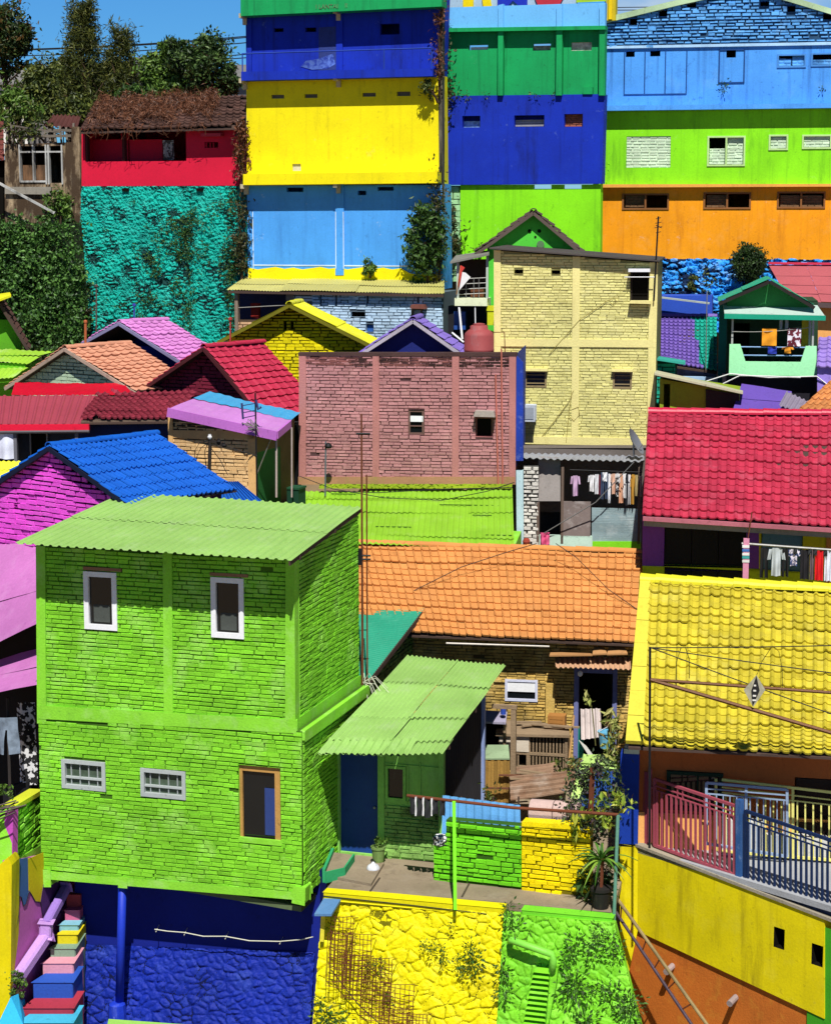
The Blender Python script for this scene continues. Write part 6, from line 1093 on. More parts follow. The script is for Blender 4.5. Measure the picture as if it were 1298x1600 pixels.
mb = MB(); mb.ppoly(Wb, [(640, 482), (664, 483), (662, 476), (642, 476)], 0, .3); mb.build('window_hood', M('red brown hood', '#7a4a40', dirt=.4), vh)
mb = MB(); mb.pbox(Wb, 574, 508, 583, 518, -.12, -.06); mb.build('shutter', M('mid blue shutter', '#2a5aa0'), vh)
# yellow gable
Yg = vp(455, 590, 53.5, 6); YGB = M('golden olive brick', '#e8d800', var=.15, isl=.15, dirt=.35, dirtc='#8a7a0a', bump=.5)
yg = gable('gabled_house', 'house with lemon yellow brick gable and bright yellow sheet roof', Yg, (452, 475), (340, 533), (592, 545), 640, 1.5, YGB, M('bright yellow sheet', '#f0ee30', 1.45, rough=.5, var=.1, dirt=.25, dirtc='#9a9a20', fade=.2, fadec='#c8e8b0'), ov=.42, brick=dict(ch=.085, bl=.24, gap=.024, dep=.035, closed=.4), holes=[(443, 502, 448, 515), (454, 502, 459, 515)], sheet=True, barge=M('olive barge', '#6e6a12'), wl=356, wr=578)
# navy gable with violet tiles
Ng = vp(645, 560, 49.8, 7)
gable('gabled_house', 'house with navy blue gable and violet tiled roof behind the pink brick block', Ng, (645, 499), (562, 552), (728, 557), 620, 1.3, M('navy gable board', '#16226a', var=.12), M('violet tile', '#8a74cc', 1.4, rough=.6, var=.1, isl=.12, dirt=.3, dirtc='#3a2a6a'), ov=.3, nc=6, nr=7, barge=M('pale grey barge', '#a8a4b0', dirt=.3), wl=575, wr=716)
# green gable behind the lemon building
Gg = vp(833, 420, 52.5, 3.5); GGP = M('spring green plaster', '#52c83a', var=.1, dirt=.2, bump=.1)
gg = gable('gabled_house', 'house with spring green gable and dark tiled roof behind the lemon building', Gg, (833, 330), (744, 394), (913, 397), 560, 3.0, GGP, M('sooty tile', '#5a4a44', 1.2, var=.2, isl=.25, dirt=.4, bump=.3), ov=.25, nc=9, nr=8, barge=M('grey dark barge', '#5e5048', dirt=.3), wl=761, wr=902, ridge_mat=M('sooty tile', '#5a4a44'))
mb = MB(); mb.ppoly(Gg, [(824, 400), (840, 400), (833, 391)], 0, .02); mb.build('pale_triangle', M('pale cream triangle', '#dcecb0'), gg)  # pale triangle laid on the gable wall
for x, y, r in ((827, 361, .05), (842, 361, .05), (836, 370, .03)):
    mb = MB(); mb.tube([Gg.p(x, y, -.02), Gg.p(x, y, .015)], r, 10); mb.build('vent_hole', DARK, gg)
mb = MB(); mb.tube([Gg.p(844, 382, -.02), Gg.p(844, 382, .06)], .1, 12); mb.build('round_vent', M('grey vent ring', '#5a7a54'), gg)
mb = MB(); mb.pbox(Gg, 895, 386, 903, 400, 0, .1); mb.build('white_block', M('pale block', '#d8f0d0'), gg)
# balcony with the flag
Bf = vp(738, 470, 52.0, 10)
bf = T('balcony', 'small timber balcony with white parapet beside the lemon building', 'balcony', Bf.p(738, 480))
mb = MB(); mb.prism([Bf.p(703, 412, .2), Bf.p(764, 399, .2), Bf.p(764, 394, -1), Bf.p(712, 402, -1)], (0, 0, .05)); mb.build('roof', M('grey tin roof', '#8a8a80', 1.3, dirt=.4), bf)
mb = MB(); mb.pbox(Bf, 710, 466, 761, 478, -.9, .05); mb.build('parapet', M('cream parapet', '#e4ecc4', dirt=.15), bf)
for x0, y0 in ((713, 408), (759, 400)):
    mb = MB(); mb.pbox(Bf, x0, y0, x0 + 3.5, 467, -.1, 0); mb.build('post', M('pale post', '#b8c4b8', dirt=.3), bf)
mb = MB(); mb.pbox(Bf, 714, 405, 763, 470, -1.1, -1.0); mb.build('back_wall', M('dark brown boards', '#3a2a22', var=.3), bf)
mb = MB()
for y in (434, 442, 450, 458): mb.tube([Bf.p(717, y + 2, -.05), Bf.p(760, y, -.05)], .012, 5)
for x in (728, 740, 748): mb.tube([Bf.p(x, 434, -.05), Bf.p(x, 467, -.05)], .012, 5)
mb.build('grille', STEEL, bf)
mb = MB(); mb.pbox(Bf, 735, 452, 755, 466, -.5, -.3); mb.build('crate', M('brown crate', '#6a4028'), bf)
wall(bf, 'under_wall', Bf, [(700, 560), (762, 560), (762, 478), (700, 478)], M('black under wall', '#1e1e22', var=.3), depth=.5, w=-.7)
mb = MB(); mb.tube([Bf.p(717, 480, 0), Bf.p(722, 530, .2)], .03, 6); mb.tube([Bf.p(706, 520, .2), Bf.p(724, 535, .3)], .03, 6); mb.tube([Bf.p(742, 478, 0), Bf.p(743, 530, .1)], .015, 6); mb.build('strut', WHITE, bf)
mb = MB(); mb.pbox(Bf, 760, 478, 772, 486, -.2, .0); mb.pbox(Bf, 761, 486, 772, 508, -.25, -.02); mb.build('yellow_panel', M('yellow green panel', '#c8cc20'), bf)
mb = MB(); mb.pbox(Bf, 709, 487, 727, 515, -.6, -.3); mb.build('water_drum', PLAIN('blue drum', '#28509a', rough=.4), bf)
fl = T('flag', 'red and white flag hanging on the little timber balcony', 'flag', Bf.p(716, 455, .15)); q = Bf.off(.1)
mb = MB(); mb.tube([q.p(713, 460, .02), q.p(719, 415, .02)], .012, 5); mb.build('pole', WOOD, fl)
mb = MB(); mb.ppoly(q, [(716, 452), (722, 424), (726, 418), (719, 414)], .02, .03); mb.build('red_field', PLAIN('flag red', '#c83a30', rough=.8), fl)
mb = MB(); mb.ppoly(q, [(717, 454), (735, 433), (727, 426), (722, 425)], .025, .035); mb.build('white_field', PLAIN('flag white', '#e8e8e4', rough=.8), fl)
# ================= right side cluster =================
Tp = vp(1075, 575, 52.0, 10); pt = T('tiled_house', 'house with roof half violet and half teal tiles right of the lemon building', 'house', Tp.p(1075, 600, -.4))
A, B = Tp.p(1015, 563), Tp.p(1119, 578); q = Tp.off(-2.0); C_, D_ = q.p(1016, 493), q.p(1119, 494)
VT = M('violet tile bright', '#8268c0', 1.3, rough=.6, var=.1, isl=.12, dirt=.25, dirtc='#3a2a70'); TT = M('teal tile', '#22b09a', 1.3, rough=.6, var=.1, isl=.1, dirt=.2, dirtc='#0f5a50')
mb = MB(); tiles(mb, A, B, C_, D_, 15, 15, amp=.04, lip=.035, mfun=lambda u, v: 1 if u > .62 + .16 * (1 - v) else 0); mb.build('roof_tiles', [VT, TT], pt)
mb = MB(); mb.prism([p - Vector((0, 0, .06)) for p in (A, B, D_, C_)], (0, 0, -.05)); mb.build('roof_boarding', DARKWOOD, pt); mb = MB(); ridge(mb, C_, D_, r=.09, n=8); mb.build('ridge_caps', VT, pt)
wall(pt, 'upper_wall', q, [(1010, 500), (1112, 500), (1112, 462), (1010, 462)], M('cobalt plaster', '#2a50b8', var=.1), depth=1, w=-.1)
mb = MB(); mb.bar(q.p(1010, 462, .3), q.p(1108, 474, .3), .3, .04); mb.build('upper_roof_edge', M('pale edge', '#b0bcb8', 1.2, dirt=.3), pt)
wall(pt, 'lower_wall', Tp, [(1015, 640), (1119, 640), (1119, 572), (1015, 560)], M('lavender grey wall', '#8a84b0', var=.2, dirt=.3), depth=1.5, w=-.35)
mb = MB(); mb.pbox(Tp, 1066, 589, 1127, 606, -.3, .1); mb.build('ledge', M('pale blue ledge', '#a8c8e8', 1.1), pt)
pp = T('pipe', 'thin pale pipe standing in front of the violet and teal roof', 'pipe', Tp.p(1104, 580, .1)); mb = MB(); mb.tube([Tp.p(1102, 578, .15), Tp.p(1104, 455, .15)], .014, 5); mb.build('pipe', STEEL, pp)
mb = MB(); leafset(mb, cloud(q.p(1104, 440, -.3), (.09, .09, .5), 8, 10, 3), .1, 2); mb.build('weeds', L_OLIVE, loc=q.p(1104, 440, -.3), label='dry weeds growing up the blue stone above the violet roof', cat='weeds')
# teal brick shed and olive shed
Ts = vp(1045, 640, 49.4, 10); tsd = T('shed', 'small teal brick shed with pale sheet roof beside the lemon building', 'shed', Ts.p(1040, 650))
wall(tsd, 'front_wall', Ts, [(1016, 660), (1036, 660), (1054, 592), (1054, 566), (1016, 560)], M('teal brick', '#18a088', var=.15, isl=.15, dirt=.3), depth=1.2, brick=dict(ch=.1, bl=.25, gap=.02))
mb = MB(); mb.prism([Ts.p(1012, 561, .3), Ts.p(1070, 570, .3), Ts.p(1070, 566, -1), Ts.p(1012, 557, -1)], (0, 0, .05)); mb.build('roof', M('teal edge sheet', '#3ab0a0', 1.3), tsd)
Os = vp(1100, 640, 47.5, 10); osd = T('shed', 'olive green board shed with slanting pale sheet roof above the crimson roof', 'shed', Os.p(1090, 650))
wall(osd, 'front_wall', Os, [(1030, 665), (1155, 665), (1155, 612), (1030, 592)], M('olive boards', '#8aa022', var=.15, dirt=.3, dsc=(6, 6, 1)), [(1016 + 20, 600, 1046, 650)], depth=1.5)
wall(osd, 'dark_bay', Os, [(1102, 664), (1154, 664), (1154, 616), (1102, 608)], M('dark timber bay', '#2c2820', var=.3), depth=.1, w=.05)
mb = MB(); mb.prism([Os.p(1022, 586, .45), Os.p(1160, 616, .45), Os.p(1160, 612, -1.2), Os.p(1022, 581, -1.2)], (0, 0, .05)); mb.build('roof', M('pale sheet', '#cfccaa', 1.35, dirt=.3), osd)
# turquoise balcony house
Tb = vp(1205, 588, 49.6, 8); tq = T('balcony_house', 'turquoise roofed house with mint parapet balcony and clothes inside', 'house', Tb.p(1205, 600))
MINT = M('mint plaster', '#a4f0b4', 1.0, rough=.7, var=.08, dirt=.2, dirtc='#5a8a60', bump=.1); TUR = M('turquoise sheet', '#1fb08c', 1.4, rough=.5, var=.12, isl=.08, dirt=.25, dirtc='#0f6a58')
mb = MB(); u = Tb
poly = [Tb.uv(x, y) for x, y in ((1138, 586), (1275, 588), (1275, 541), (1258, 541), (1250, 566), (1164, 565), (1156, 538), (1139, 538))]
mb.prism([Tb.at(a, b, 0) for a, b in poly], -Tb.n * .12); mb.build('parapet', MINT, tq)
mb = MB()
for y in (542, 555): mb.tube([Tb.p(1156, y, -.05), Tb.p(1259, y + 1, -.05)], .018, 6)
mb.build('parapet_rail', M('pale blue rail', '#8ab0d8'), tq)
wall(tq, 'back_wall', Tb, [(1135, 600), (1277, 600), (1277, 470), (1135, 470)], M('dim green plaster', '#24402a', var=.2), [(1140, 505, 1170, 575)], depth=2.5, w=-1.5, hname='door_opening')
mb = MB(); mb.pbox(Tb, 1252, 495, 1262, 545, -.6, -.3); mb.build('inner_pillar', M('olive pillar', '#b8a828'), tq)
for x0, d0 in ((1142, -.04), (1268, -.04), (1263, -.2)):
    mb = MB(); mb.pbox(Tb, x0, 496, x0 + 3, 541, d0 - .08, d0); mb.build('post', M('grey post', '#a8aca8'), tq)
mb = MB(); mb.prism([Tb.p(1131, 492, .18), Tb.p(1288, 497, .18), Tb.p(1276, 480, -.5), Tb.p(1129, 478, -.5)], (0, 0, .05)); mb.build('canopy', M('pale canopy sheet', '#c0d8cc', 1.4, var=.08, dirt=.2), tq)
mb = MB(); mb.bar(Tb.p(1131, 494, .2), Tb.p(1289, 497, .2), .05, .12); mb.build('canopy_fascia', TUR, tq)
Tg = Tb.off(-.35); pk_, le_, re_ = (1202, 437), (1122, 472), (1272, 478)
K = Tg.p(*pk_, .4); back = -Tg.n * 2.6
wall(tq, 'gable_wall', Tg, [(1135, 485), (1264, 486), (1264, 474), (1202, 441), (1135, 469)], M('deep green gable', '#2a7a3c', var=.12), depth=2.2)
for e in (le_, re_):
    E = Tg.p(*e, .4); mb = MB(); corr(mb, E, E + back, K, K + back, pitch=.6, amp=.008, rows=(0, .5, 1), jit=.012); mb.build('roof_slope', TUR, tq); mb = MB(); mb.bar(K - Vector((0, 0, .05)), E - Vector((0, 0, .05)), .04, .08); mb.build('barge_board', M('black barge', '#262220'), tq)
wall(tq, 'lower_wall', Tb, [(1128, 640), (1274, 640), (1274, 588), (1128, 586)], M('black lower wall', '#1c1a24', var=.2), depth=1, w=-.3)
mb = MB(); mb.pbox(Tb, 1122, 470, 1134, 600, -1.2, -.9); mb.build('side_wall', M('deep teal side', '#0f5a58', var=.15), tq)
mb = MB(); mb.tube(sagline(Tb.p(1143, 518, .06), Tb.p(1268, 511, .06), .05), .008, 4); mb.tube(sagline(Tb.p(1145, 519, -.4), Tb.p(1268, 508, -.4), .04), .008, 4); mb.build('clothes_line', STEEL, tq)
for x0, x1, y0, y1, c, k, lab in ((1190, 1213, 513, 540, '#e89a20', 'sheet', 'large amber towel on the mint balcony'), (1230, 1251, 513, 541, 'pat', 'sheet', 'white and maroon printed cloth on the mint balcony'), (1199, 1213, 542, 553, '#2438a0', 'sheet', 'blue cloth over the rail of the mint balcony'), (1222, 1238, 542, 552, '#d08a20', 'shirt', 'small amber shirt over the rail of the mint balcony'), (1217, 1222, 500, 516, '#b8bcc4', 'sheet', 'left of two grey white tops hung deep in the mint balcony'), (1226, 1231, 500, 516, '#b8bcc4', 'sheet', 'right of two grey white tops hung deep in the mint balcony')):
    hanging('cloth', lab, 'laundry', Tb, x0, x1, y0, y1, CLOTHPAT('maroon print', '#dcd8e0', '#6a2434', 9, .5) if c == 'pat' else PLAIN('cloth ' + c, c, rough=.9), k, w=.06 if y0 < 530 and y0 > 505 else (.05 if y0 > 530 else -.5), folds=1, amp=.03, group='laundry on the mint balcony', seed=int(x0))
for i, pts in enumerate(([(1096, 598), (1140, 584), (1200, 590), (1275, 588), (1298, 606)], [(1120, 604), (1155, 587), (1205, 588), (1250, 590)])):
    mb = MB(); mb.tube([Tb.p(x, y, .5) for x, y in pts], .018, 5); mb.build('pipe', M('white hose', '#d8d8d4'), loc=Tb.p(*pts[0], .5), label=['upper white hose bent in front of the mint balcony', 'lower white hose bent in front of the mint balcony'][i], cat='hose')
# roofs at the far right
Fr = vp(1298, 470, 55.5, 12); fr = T('house', 'house with dusty rose panelled roof and orange wall at the right edge', 'house', Fr.p(1290, 560))
A, B = Fr.p(1232, 470), Fr.p(1420, 478); q = Fr.off(-2.3); C_, D_ = q.p(1200, 414), q.p(1420, 416)
mb = MB(); corr(mb, A, B, C_, D_, pitch=5, amp=0, rows=(0, .22, .45, .7, 1), cols=(0, .27, .5, .75, 1), jit=.008); mb.build('roof', M('dusty rose sheet', '#c06068', 1.4, var=.08, isl=.05, dirt=.25, dirtc='#7a3a40'), fr)
mb = MB(); mb.bar(C_ + Vector((0, 0, .05)), D_ + Vector((0, 0, .05)), .2, .06); mb.build('ridge_flashing', M('pink red flashing', '#d83a58', 1.2), fr); mb = MB(); mb.bar(A - Vector((0, 0, .08)), B - Vector((0, 0, .08)), .05, .14); mb.build('fascia', M('dark grey fascia', '#5a4a4a'), fr)
wall(fr, 'wall', Fr, [(1258, 570), (1420, 575), (1420, 470), (1240, 465)], M('apricot plaster', '#e8a860', var=.1, dirt=.25), depth=1.5, w=-.4)
Lr = vp(1298, 575, 48.8, 20); A, B = Lr.p(1275, 572), Lr.p(1400, 580); q = Lr.off(-1.7); C_, D_ = q.p(1278, 528), q.p(1400, 515); lv = T('tiled_house', 'lavender tiled roof cut by the right edge of the picture', 'house', Lr.p(1290, 600))
mb = MB(); tiles(mb, A, B, C_, D_, 9, 7, amp=.03, lip=.03); mb.build('roof_tiles', M('lavender tile', '#a88ce0', 1.4, var=.1, isl=.1, dirt=.2), lv); wall(lv, 'wall', Lr, [(1276, 640), (1400, 640), (1400, 578), (1276, 572)], M('lavender plaster', '#9a84d8', var=.15, dirt=.2), depth=1.5, w=-.1)
Vr = vp(1190, 640, 46.6, 8); vr = T('shed', 'flat violet sheet roof sloping above the crimson ridge', 'shed', Vr.p(1190, 660)); A, B = Vr.p(1143, 645), Vr.p(1236, 648); q = Vr.off(-1.7); C_, D_ = q.p(1158, 600), q.p(1236, 612)
mb = MB(); corr(mb, A, B, C_, D_, pitch=4, amp=0, rows=(0, .5, 1), cols=(0, .4, 1), jit=.012); mb.build('roof', M('violet sheet', '#7054b8', 1.35, var=.1, isl=.05, dirt=.2), vr); wall(vr, 'wall', Vr, [(1146, 690), (1234, 690), (1234, 652), (1146, 650)], M('violet plaster', '#5a4a9a', var=.1), depth=1.3, w=-.1)
Gr = vp(1240, 640, 46.0, 30); A, B = Gr.p(1216, 634), Gr.p(1250, 646); q = Gr.off(-1.2); C_, D_ = q.p(1228, 612), q.p(1262, 628)
mb = MB(); corr(mb, A, B, C_, D_, pitch=.11, amp=.02, jit=.01); mb.build('roof_sheet', M('grey violet sheet', '#9a90a4', 1.35, var=.15, dirt=.3), loc=A, label='grey corrugated sheet lying between violet and orange roofs', cat='metal sheet')
Rr = vp(1290, 650, 45.4, 14); A, B = Rr.p(1240, 646), Rr.p(1400, 660); q = Rr.off(-1.9); C_, D_ = q.p(1300, 595), q.p(1420, 590); rrh = T('tiled_house', 'corner of an orange pan tile roof above the crimson ridge at the right edge', 'house', Rr.p(1290, 680))
mb = MB(); tiles(mb, A, B, C_, D_, 14, 7, amp=.05, lip=.03); mb.build('roof_tiles', M('apricot tile', '#d89054', 1.35, var=.12, isl=.12, dirt=.3, dirtc='#6a3a1c'), rrh); wall(rrh, 'wall', Rr, [(1262, 700), (1400, 700), (1400, 662), (1262, 656)], TAN, depth=1.5, w=-.1)
# shrubs and climbers on the back row
def shrub(name, label, c, rad, ncl, per, leaf, size, seed, trunk=None, cat='shrub', asp=.45):
    t = T(name, label, cat, Vector(c) - Vector((0, 0, rad[2])))
    mb = MB(); leafset(mb, cloud(c, rad, ncl, per, seed, .22, .35), size, seed + 1, asp=asp); mb.build('foliage', leaf, t)
    mb = MB(); b = Vector(trunk) if trunk else Vector(c) - Vector((0, 0, rad[2] * 1.2)); mb.tube([b, Vector(c).lerp(b, .5) + Vector((.03, 0, 0)), Vector(c)], .05, 6, taper=.02)
    R = random.Random(seed)
    for i in range(5): d = Vector((R.uniform(-1, 1) * rad[0], R.uniform(-.5, .5) * rad[1], R.uniform(-.2, .8) * rad[2])); mb.tube([b.lerp(Vector(c), .5), Vector(c) + d * .7], .02, 4, taper=.006)
    mb.build('stems', M('bark', '#4a3a2a', var=.2), t); return t
shrub('shrub', 'round dark green bush at the foot of the orange storey', BC.p(1168, 411, 1.0), (.46, .42, .48), 130, 60, LEAF('dark round bush', ['#1e2e14', '#2c421c', '#3e5a26']), .085, 3, BC.p(1168, 440, .6))
shrub('shrub', 'small narrow bush on the blue stone wall', BC.p(1083, 443, .55), (.16, .14, .3), 14, 26, L_OLIVE, .09, 13, BC.p(1083, 465, .4))
shrub('climber', 'dark climber hanging beside the pale column at the sky blue storey', BA.p(664, 378, .5), (.55, .4, 1.15), 70, 40, L_DEEP, .15, 23, BA.p(668, 445, .3), 'climber')
shrub('climber', 'tangled dry climber between the column and the lime storey', BB.p(702, 375, .2), (.3, .3, 1.3), 34, 26, LEAF('dry green vine', ['#2a2c18', '#4a4424', '#3a4a22', '#6a5a3a']), .12, 33, BB.p(703, 450, .1), 'climber')
shrub('shrub', 'small bush rooted at the yellow base of the sky blue storey', BA.p(576, 416, .25), (.22, .2, .27), 16, 22, L_MID, .12, 43, BA.p(578, 434, .1))
shrub('climber', 'sparse climber at the top right corner of the yellow storey', BA.p(672, 140, .3), (.3, .25, .35), 14, 14, L_OLIVE, .12, 53, BA.p(684, 160, .1), 'climber')
shrub('climber', 'weeds along the top of the column by the emerald storey', BB.p(694, 120, .3), (.2, .2, 1.6), 30, 16, LEAF('dry green vine', ['#2a2c18']), .11, 63, BB.p(693, 200, .1), 'climber')
shrub('climber', 'thin creeper between the turquoise wall and the sky blue storey', BA.p(377, 370, .2), (.22, .2, 1.3), 34, 22, LEAF('dry green vine', ['#2a2c18']), .12, 73, BA.p(378, 440, .1), 'climber')
shrub('climber', 'dry brown creeper beside the crimson wall and yellow storey', BA.p(377, 235, .2), (.2, .2, 1.0), 26, 22, L_DRY, .12, 83, BA.p(378, 300, .1), 'climber')
tufts('weeds', 'little weeds sprouting from the sky blue storey wall at the back right', BC, [(1132, 130, 1.0), (1130, 138, 1.2), (1283, 140, .7), (942, 255, 1), (941, 268, 1)], 90, L_DEEP, .07, .07, 26)
tufts('weeds', 'weeds along the ledge under the emerald storey', BB, [(700, 146, 1.2), (715, 148, 1), (730, 149, .8), (760, 149, .6), (835, 148, .7), (865, 148, .6), (693, 150, 1.4), (715, 390, 1.2), (742, 393, 1.4), (750, 385, .8)], 120, L_OLIVE, .08, .09, 26, .2)
# ================= left: crimson and turquoise wall, ruin, trees =================
BD = vp(250, 290, 61.2, 16)
CRI = M('crimson plaster', '#d01438', 1.0, rough=.7, var=.1, dirt=.2, dirtc='#6a0a20', bump=.12)
rh = T('house', 'crimson walled house with broken verandah and roof overgrown by dry vines', 'house', BD.p(250, 290))
wall(rh, 'front_wall', BD, [(128, 291), (374, 290), (374, 196), (128, 198)], CRI, [(133, 202, 291, 252), (320, 222, 341, 231)], depth=4, hname='verandah_opening')
mb = MB()
for x0, x1 in ((137, 191), (203, 254)): mb.pbox(BD, x0, 218, x1, 254, -.9, -.8)
mb.pbox(BD, 190, 203, 200, 254, -.9, -.75); mb.build('inner_wall', CRI, rh)
for x0 in (191, 133):
    mb = MB(); mb.pbox(BD, x0, 203, x0 + 4, 253, -.2, -.02); mb.build('post', M('dark red timber', '#4a1a1c'), rh)
hanging('rag', 'torn grey rag hanging in the crimson verandah', 'rag', BD, 254, 271, 219, 250, CLOTHPAT('grey rag', '#a8a8a4', '#4a4a48', 8), w=-.3, folds=3, amp=.06)
for x in (326, 332, 337):
    mb = MB(); mb.pbox(BD, x - 4, 223, x - 2.6, 231, -.06, -.02); mb.build('vent_bar', CRI, rh)
mb = MB(); mb.pbox(BD, 314, 208, 345, 213, 0, .25); mb.build('vent_hood', M('crimson hood', '#c83a50', 1.1, dirt=.2), rh)
A, B = BD.p(126, 203, .5), BD.p(384, 196, .5); q = BD.off(-2.6); C_, D_ = q.p(150, 158), q.p(386, 148)
SOOT = M('sooty brown tile', '#5a4038', 1.2, var=.25, isl=.25, dirt=.5, dirtc='#1c1410', bump=.4)
mb = MB(); tiles(mb, A, B, C_, D_, 24, 11, amp=.04, lip=.04, jit=.015, miss=.02); mb.build('roof_tiles', SOOT, rh); mb = MB(); mb.prism([p - Vector((0, 0, .07)) for p in (A, B, D_, C_)], (0, 0, -.05)); mb.build('roof_boarding', DARKWOOD, rh)
mb = MB(); rs = np.random.RandomState(3); pts = []
for i in range(330):
    s, t = rs.beta(2, 1.6), rs.uniform(.02, .8); b_ = np.array(A.lerp(B, t).lerp(C_.lerp(D_, t), s)); pts.append(b_ + np.array([0, 0, .06]) + np.abs(rs.normal(0, .09, (30, 3))) * np.array([1, 1, 1.5]))
leafset(mb, np.concatenate(pts), .17, 5, asp=.11, upb=1.5, droop=0)
R = random.Random(6)
for i in range(60):
    t = R.uniform(.03, .75); p = A.lerp(B, t) + Vector((0, -.03, .05)); l = R.uniform(.1, .55) ** 1.5; mb.tube([p + Vector((0, .3, .1)), p, p + Vector((R.uniform(-.1, .1), -.05, -l * .6)), p + Vector((R.uniform(-.2, .2), -.02, -l))], .007, 4)
mb.build('dry_vines', L_DRY, loc=A.lerp(B, .5), label='thick mat of dry brown vines spilling over the crimson house roof', cat='vines')
tw_ = T('retaining_wall', 'tall rough turquoise painted rubble wall below the crimson house', 'retaining wall', BD.p(245, 540, .5)); c = [BD.p(118, 570, .75), BD.p(372, 570, .75), BD.p(372, 291, .05), BD.p(128, 291, .05)]
TQM = M('turquoise painted rubble', '#0ea898', 1.0, rough=.8, var=.2, dirt=.6, dirtc='#0a4a48', dsc=(1.5, 1.5, 1), dth=.55, bump=.5, fade=.15, fadec='#7ae4d8')
mb = MB(); nn = (c[1] - c[0]).cross(c[3] - c[0]).normalized(); rubble(mb, *c, nn, cell=.12, asp=2.4, h=.055, res=.024, seed=9, rough=.05, sharp=1.3, grime_shade=(.4, .55, 2.0, (.66, .62, .08, .3, 1.5), (.45, .25, .16, .22, 1.0), (.95, .5, .05, .6, 1.2))); mb.build('stone_face', [TQM, M('dark pits and mould', '#0a3a38', var=.3)], tw_)  # second stone colour for dark crevice pits and mould patches
mb = MB(); mb.add(c + [p - BD.n * 1 for p in c], [(7, 6, 5, 4), (0, 3, 7, 4), (1, 5, 6, 2), (3, 2, 6, 7)]); mb.build('core', TQM, tw_)
for x in (196, 312):
    mb = MB(); mb.pbox(BD, x - 5, 294, x + 5, 299, .1, .16); mb.build('drain_hole', DARK, tw_)
tq_pl = Pl(c[0].lerp(c[2], .5), nn); rs = np.random.RandomState(17)
spots = [(285 + rs.normal(0, 14), 330 + rs.uniform(0, 75), rs.uniform(.5, 1.3)) for i in range(60)] + [(rs.uniform(210, 300), rs.uniform(380, 520), rs.uniform(.4, 1.4)) for i in range(60)] + [(rs.normal(362, 7), rs.uniform(295, 540), rs.uniform(.6, 1.4)) for i in range(60)] + [(rs.uniform(130, 360), rs.uniform(310, 520), rs.uniform(.3, .7)) for i in range(45)]
tufts('creepers', 'dark creepers and weeds spread over the turquoise rubble wall', tq_pl, spots, 300, L_DEEP, .07, .09, 34, .1)
# ruin
RU = vp(70, 330, 62.5, 14); ru = T('ruined_house', 'roofless ruined house with white window frame beside the crimson house', 'ruin', RU.p(70, 352))
PEEL = M('peeling cream plaster', '#b09a7a', 1.0, rough=.9, var=.3, psc=2, dirt=.95, dirtc='#3a2a1c', dsc=(2.2, 2.2, .7), dth=.38, bump=.5, fade=.3, fadec='#e0d8c8')
wall(ru, 'front_wall', RU, [(8, 360), (116, 358), (116, 222), (8, 226)], PEEL, [(31, 228, 98, 286)], depth=3, t=.2, hname='window_opening')
wall(ru, 'side_pier', RU, [(112, 362), (128, 362), (124, 198), (112, 198)], PEEL, depth=.6, w=.25)
WW = M('dirty white timber', '#b4b4b0', var=.25, dirt=.7, dirtc='#4a443a', dth=.48); mb = MB()
for x in (31, 52, 72, 76, 97): mb.pbox(RU, x - 1, 226, x + 1, 288 if x > 60 else 284, -.1, .05)
mb.pbox(RU, 31, 236, 98, 238.5, -.1, .04); mb.pbox(RU, 31, 282, 74, 285, -.1, .04); mb.build('window_frame', WW, ru)
mb = MB(); mb.pbox(RU, 33, 258, 74, 284, -.3, -.2); mb.build('rotten_panel', M('rotten panel', '#7a5a40', var=.4, dirt=.6, dsc=(6, 6, 1), dth=.45), ru)
mb = MB(); mb.ppoly(RU, [(8, 303), (80, 304), (80, 292), (8, 292)], 0, .1); mb.build('sill_band', M('grey stained sill', '#8a8478', var=.3, dirt=.6), ru)
R = random.Random(12)
for i in range(13):
    x = 12 + i * 8.5; mb = MB(); mb.bar(RU.p(x, 226, -.1), RU.p(x + R.uniform(-4, 4), 198 + R.uniform(-6, 6), -.2 - R.uniform(0, .5)), .06, .06, up=(0, 1, 0)); mb.build('roof_strut', M('grey rafter', '#6a6258', var=.3, dirt=.4), ru)
mb = MB(); mb.bar(RU.p(10, 202, -.3), RU.p(120, 204, -.2), .08, .08); mb.bar(RU.p(20, 214, 0), RU.p(112, 212, 0), .06, .08); mb.bar(RU.p(18, 196, .2), RU.p(100, 208, .2), .05, .05); mb.build('roof_beam', M('grey rafter', '#6a6258'), ru)
q = RU.off(-1.0); mb = MB(); corr(mb, RU.p(70, 198, -.4), RU.p(122, 200, -.4), q.p(84, 180, -.8), q.p(128, 181, -.8), pitch=.16, amp=.03, jit=.02); mb.build('roof_remnant', M('red brown sheet', '#5a3430', 1.2, var=.3, isl=.1, dirt=.4), ru)
wb_ = T('beam', 'grey white fallen beam leaning across the front of the ruin', 'beam', RU.p(80, 332, .6)); mb = MB(); mb.bar(RU.p(-12, 280, .6), RU.p(86, 333, .5), .07, .07); mb.build('beam', WW, wb_)
nb = T('house', 'edge of a dark house with reddish roof at the left picture edge', 'house', vp(0, 330, 63, 10).p(-5, 350)); q = vp(0, 330, 63, 10)
mb = MB(); tiles(mb, q.p(-60, 262), q.p(8, 250), q.off(-1.5).p(-60, 200), q.off(-1.5).p(6, 188), 8, 8); mb.build('roof_tiles', M('red brown tile', '#7a4038', 1.3, var=.2, isl=.2), nb); wall(nb, 'wall', q, [(-60, 360), (6, 360), (6, 250), (-60, 262)], DARK, depth=1, w=-.3)
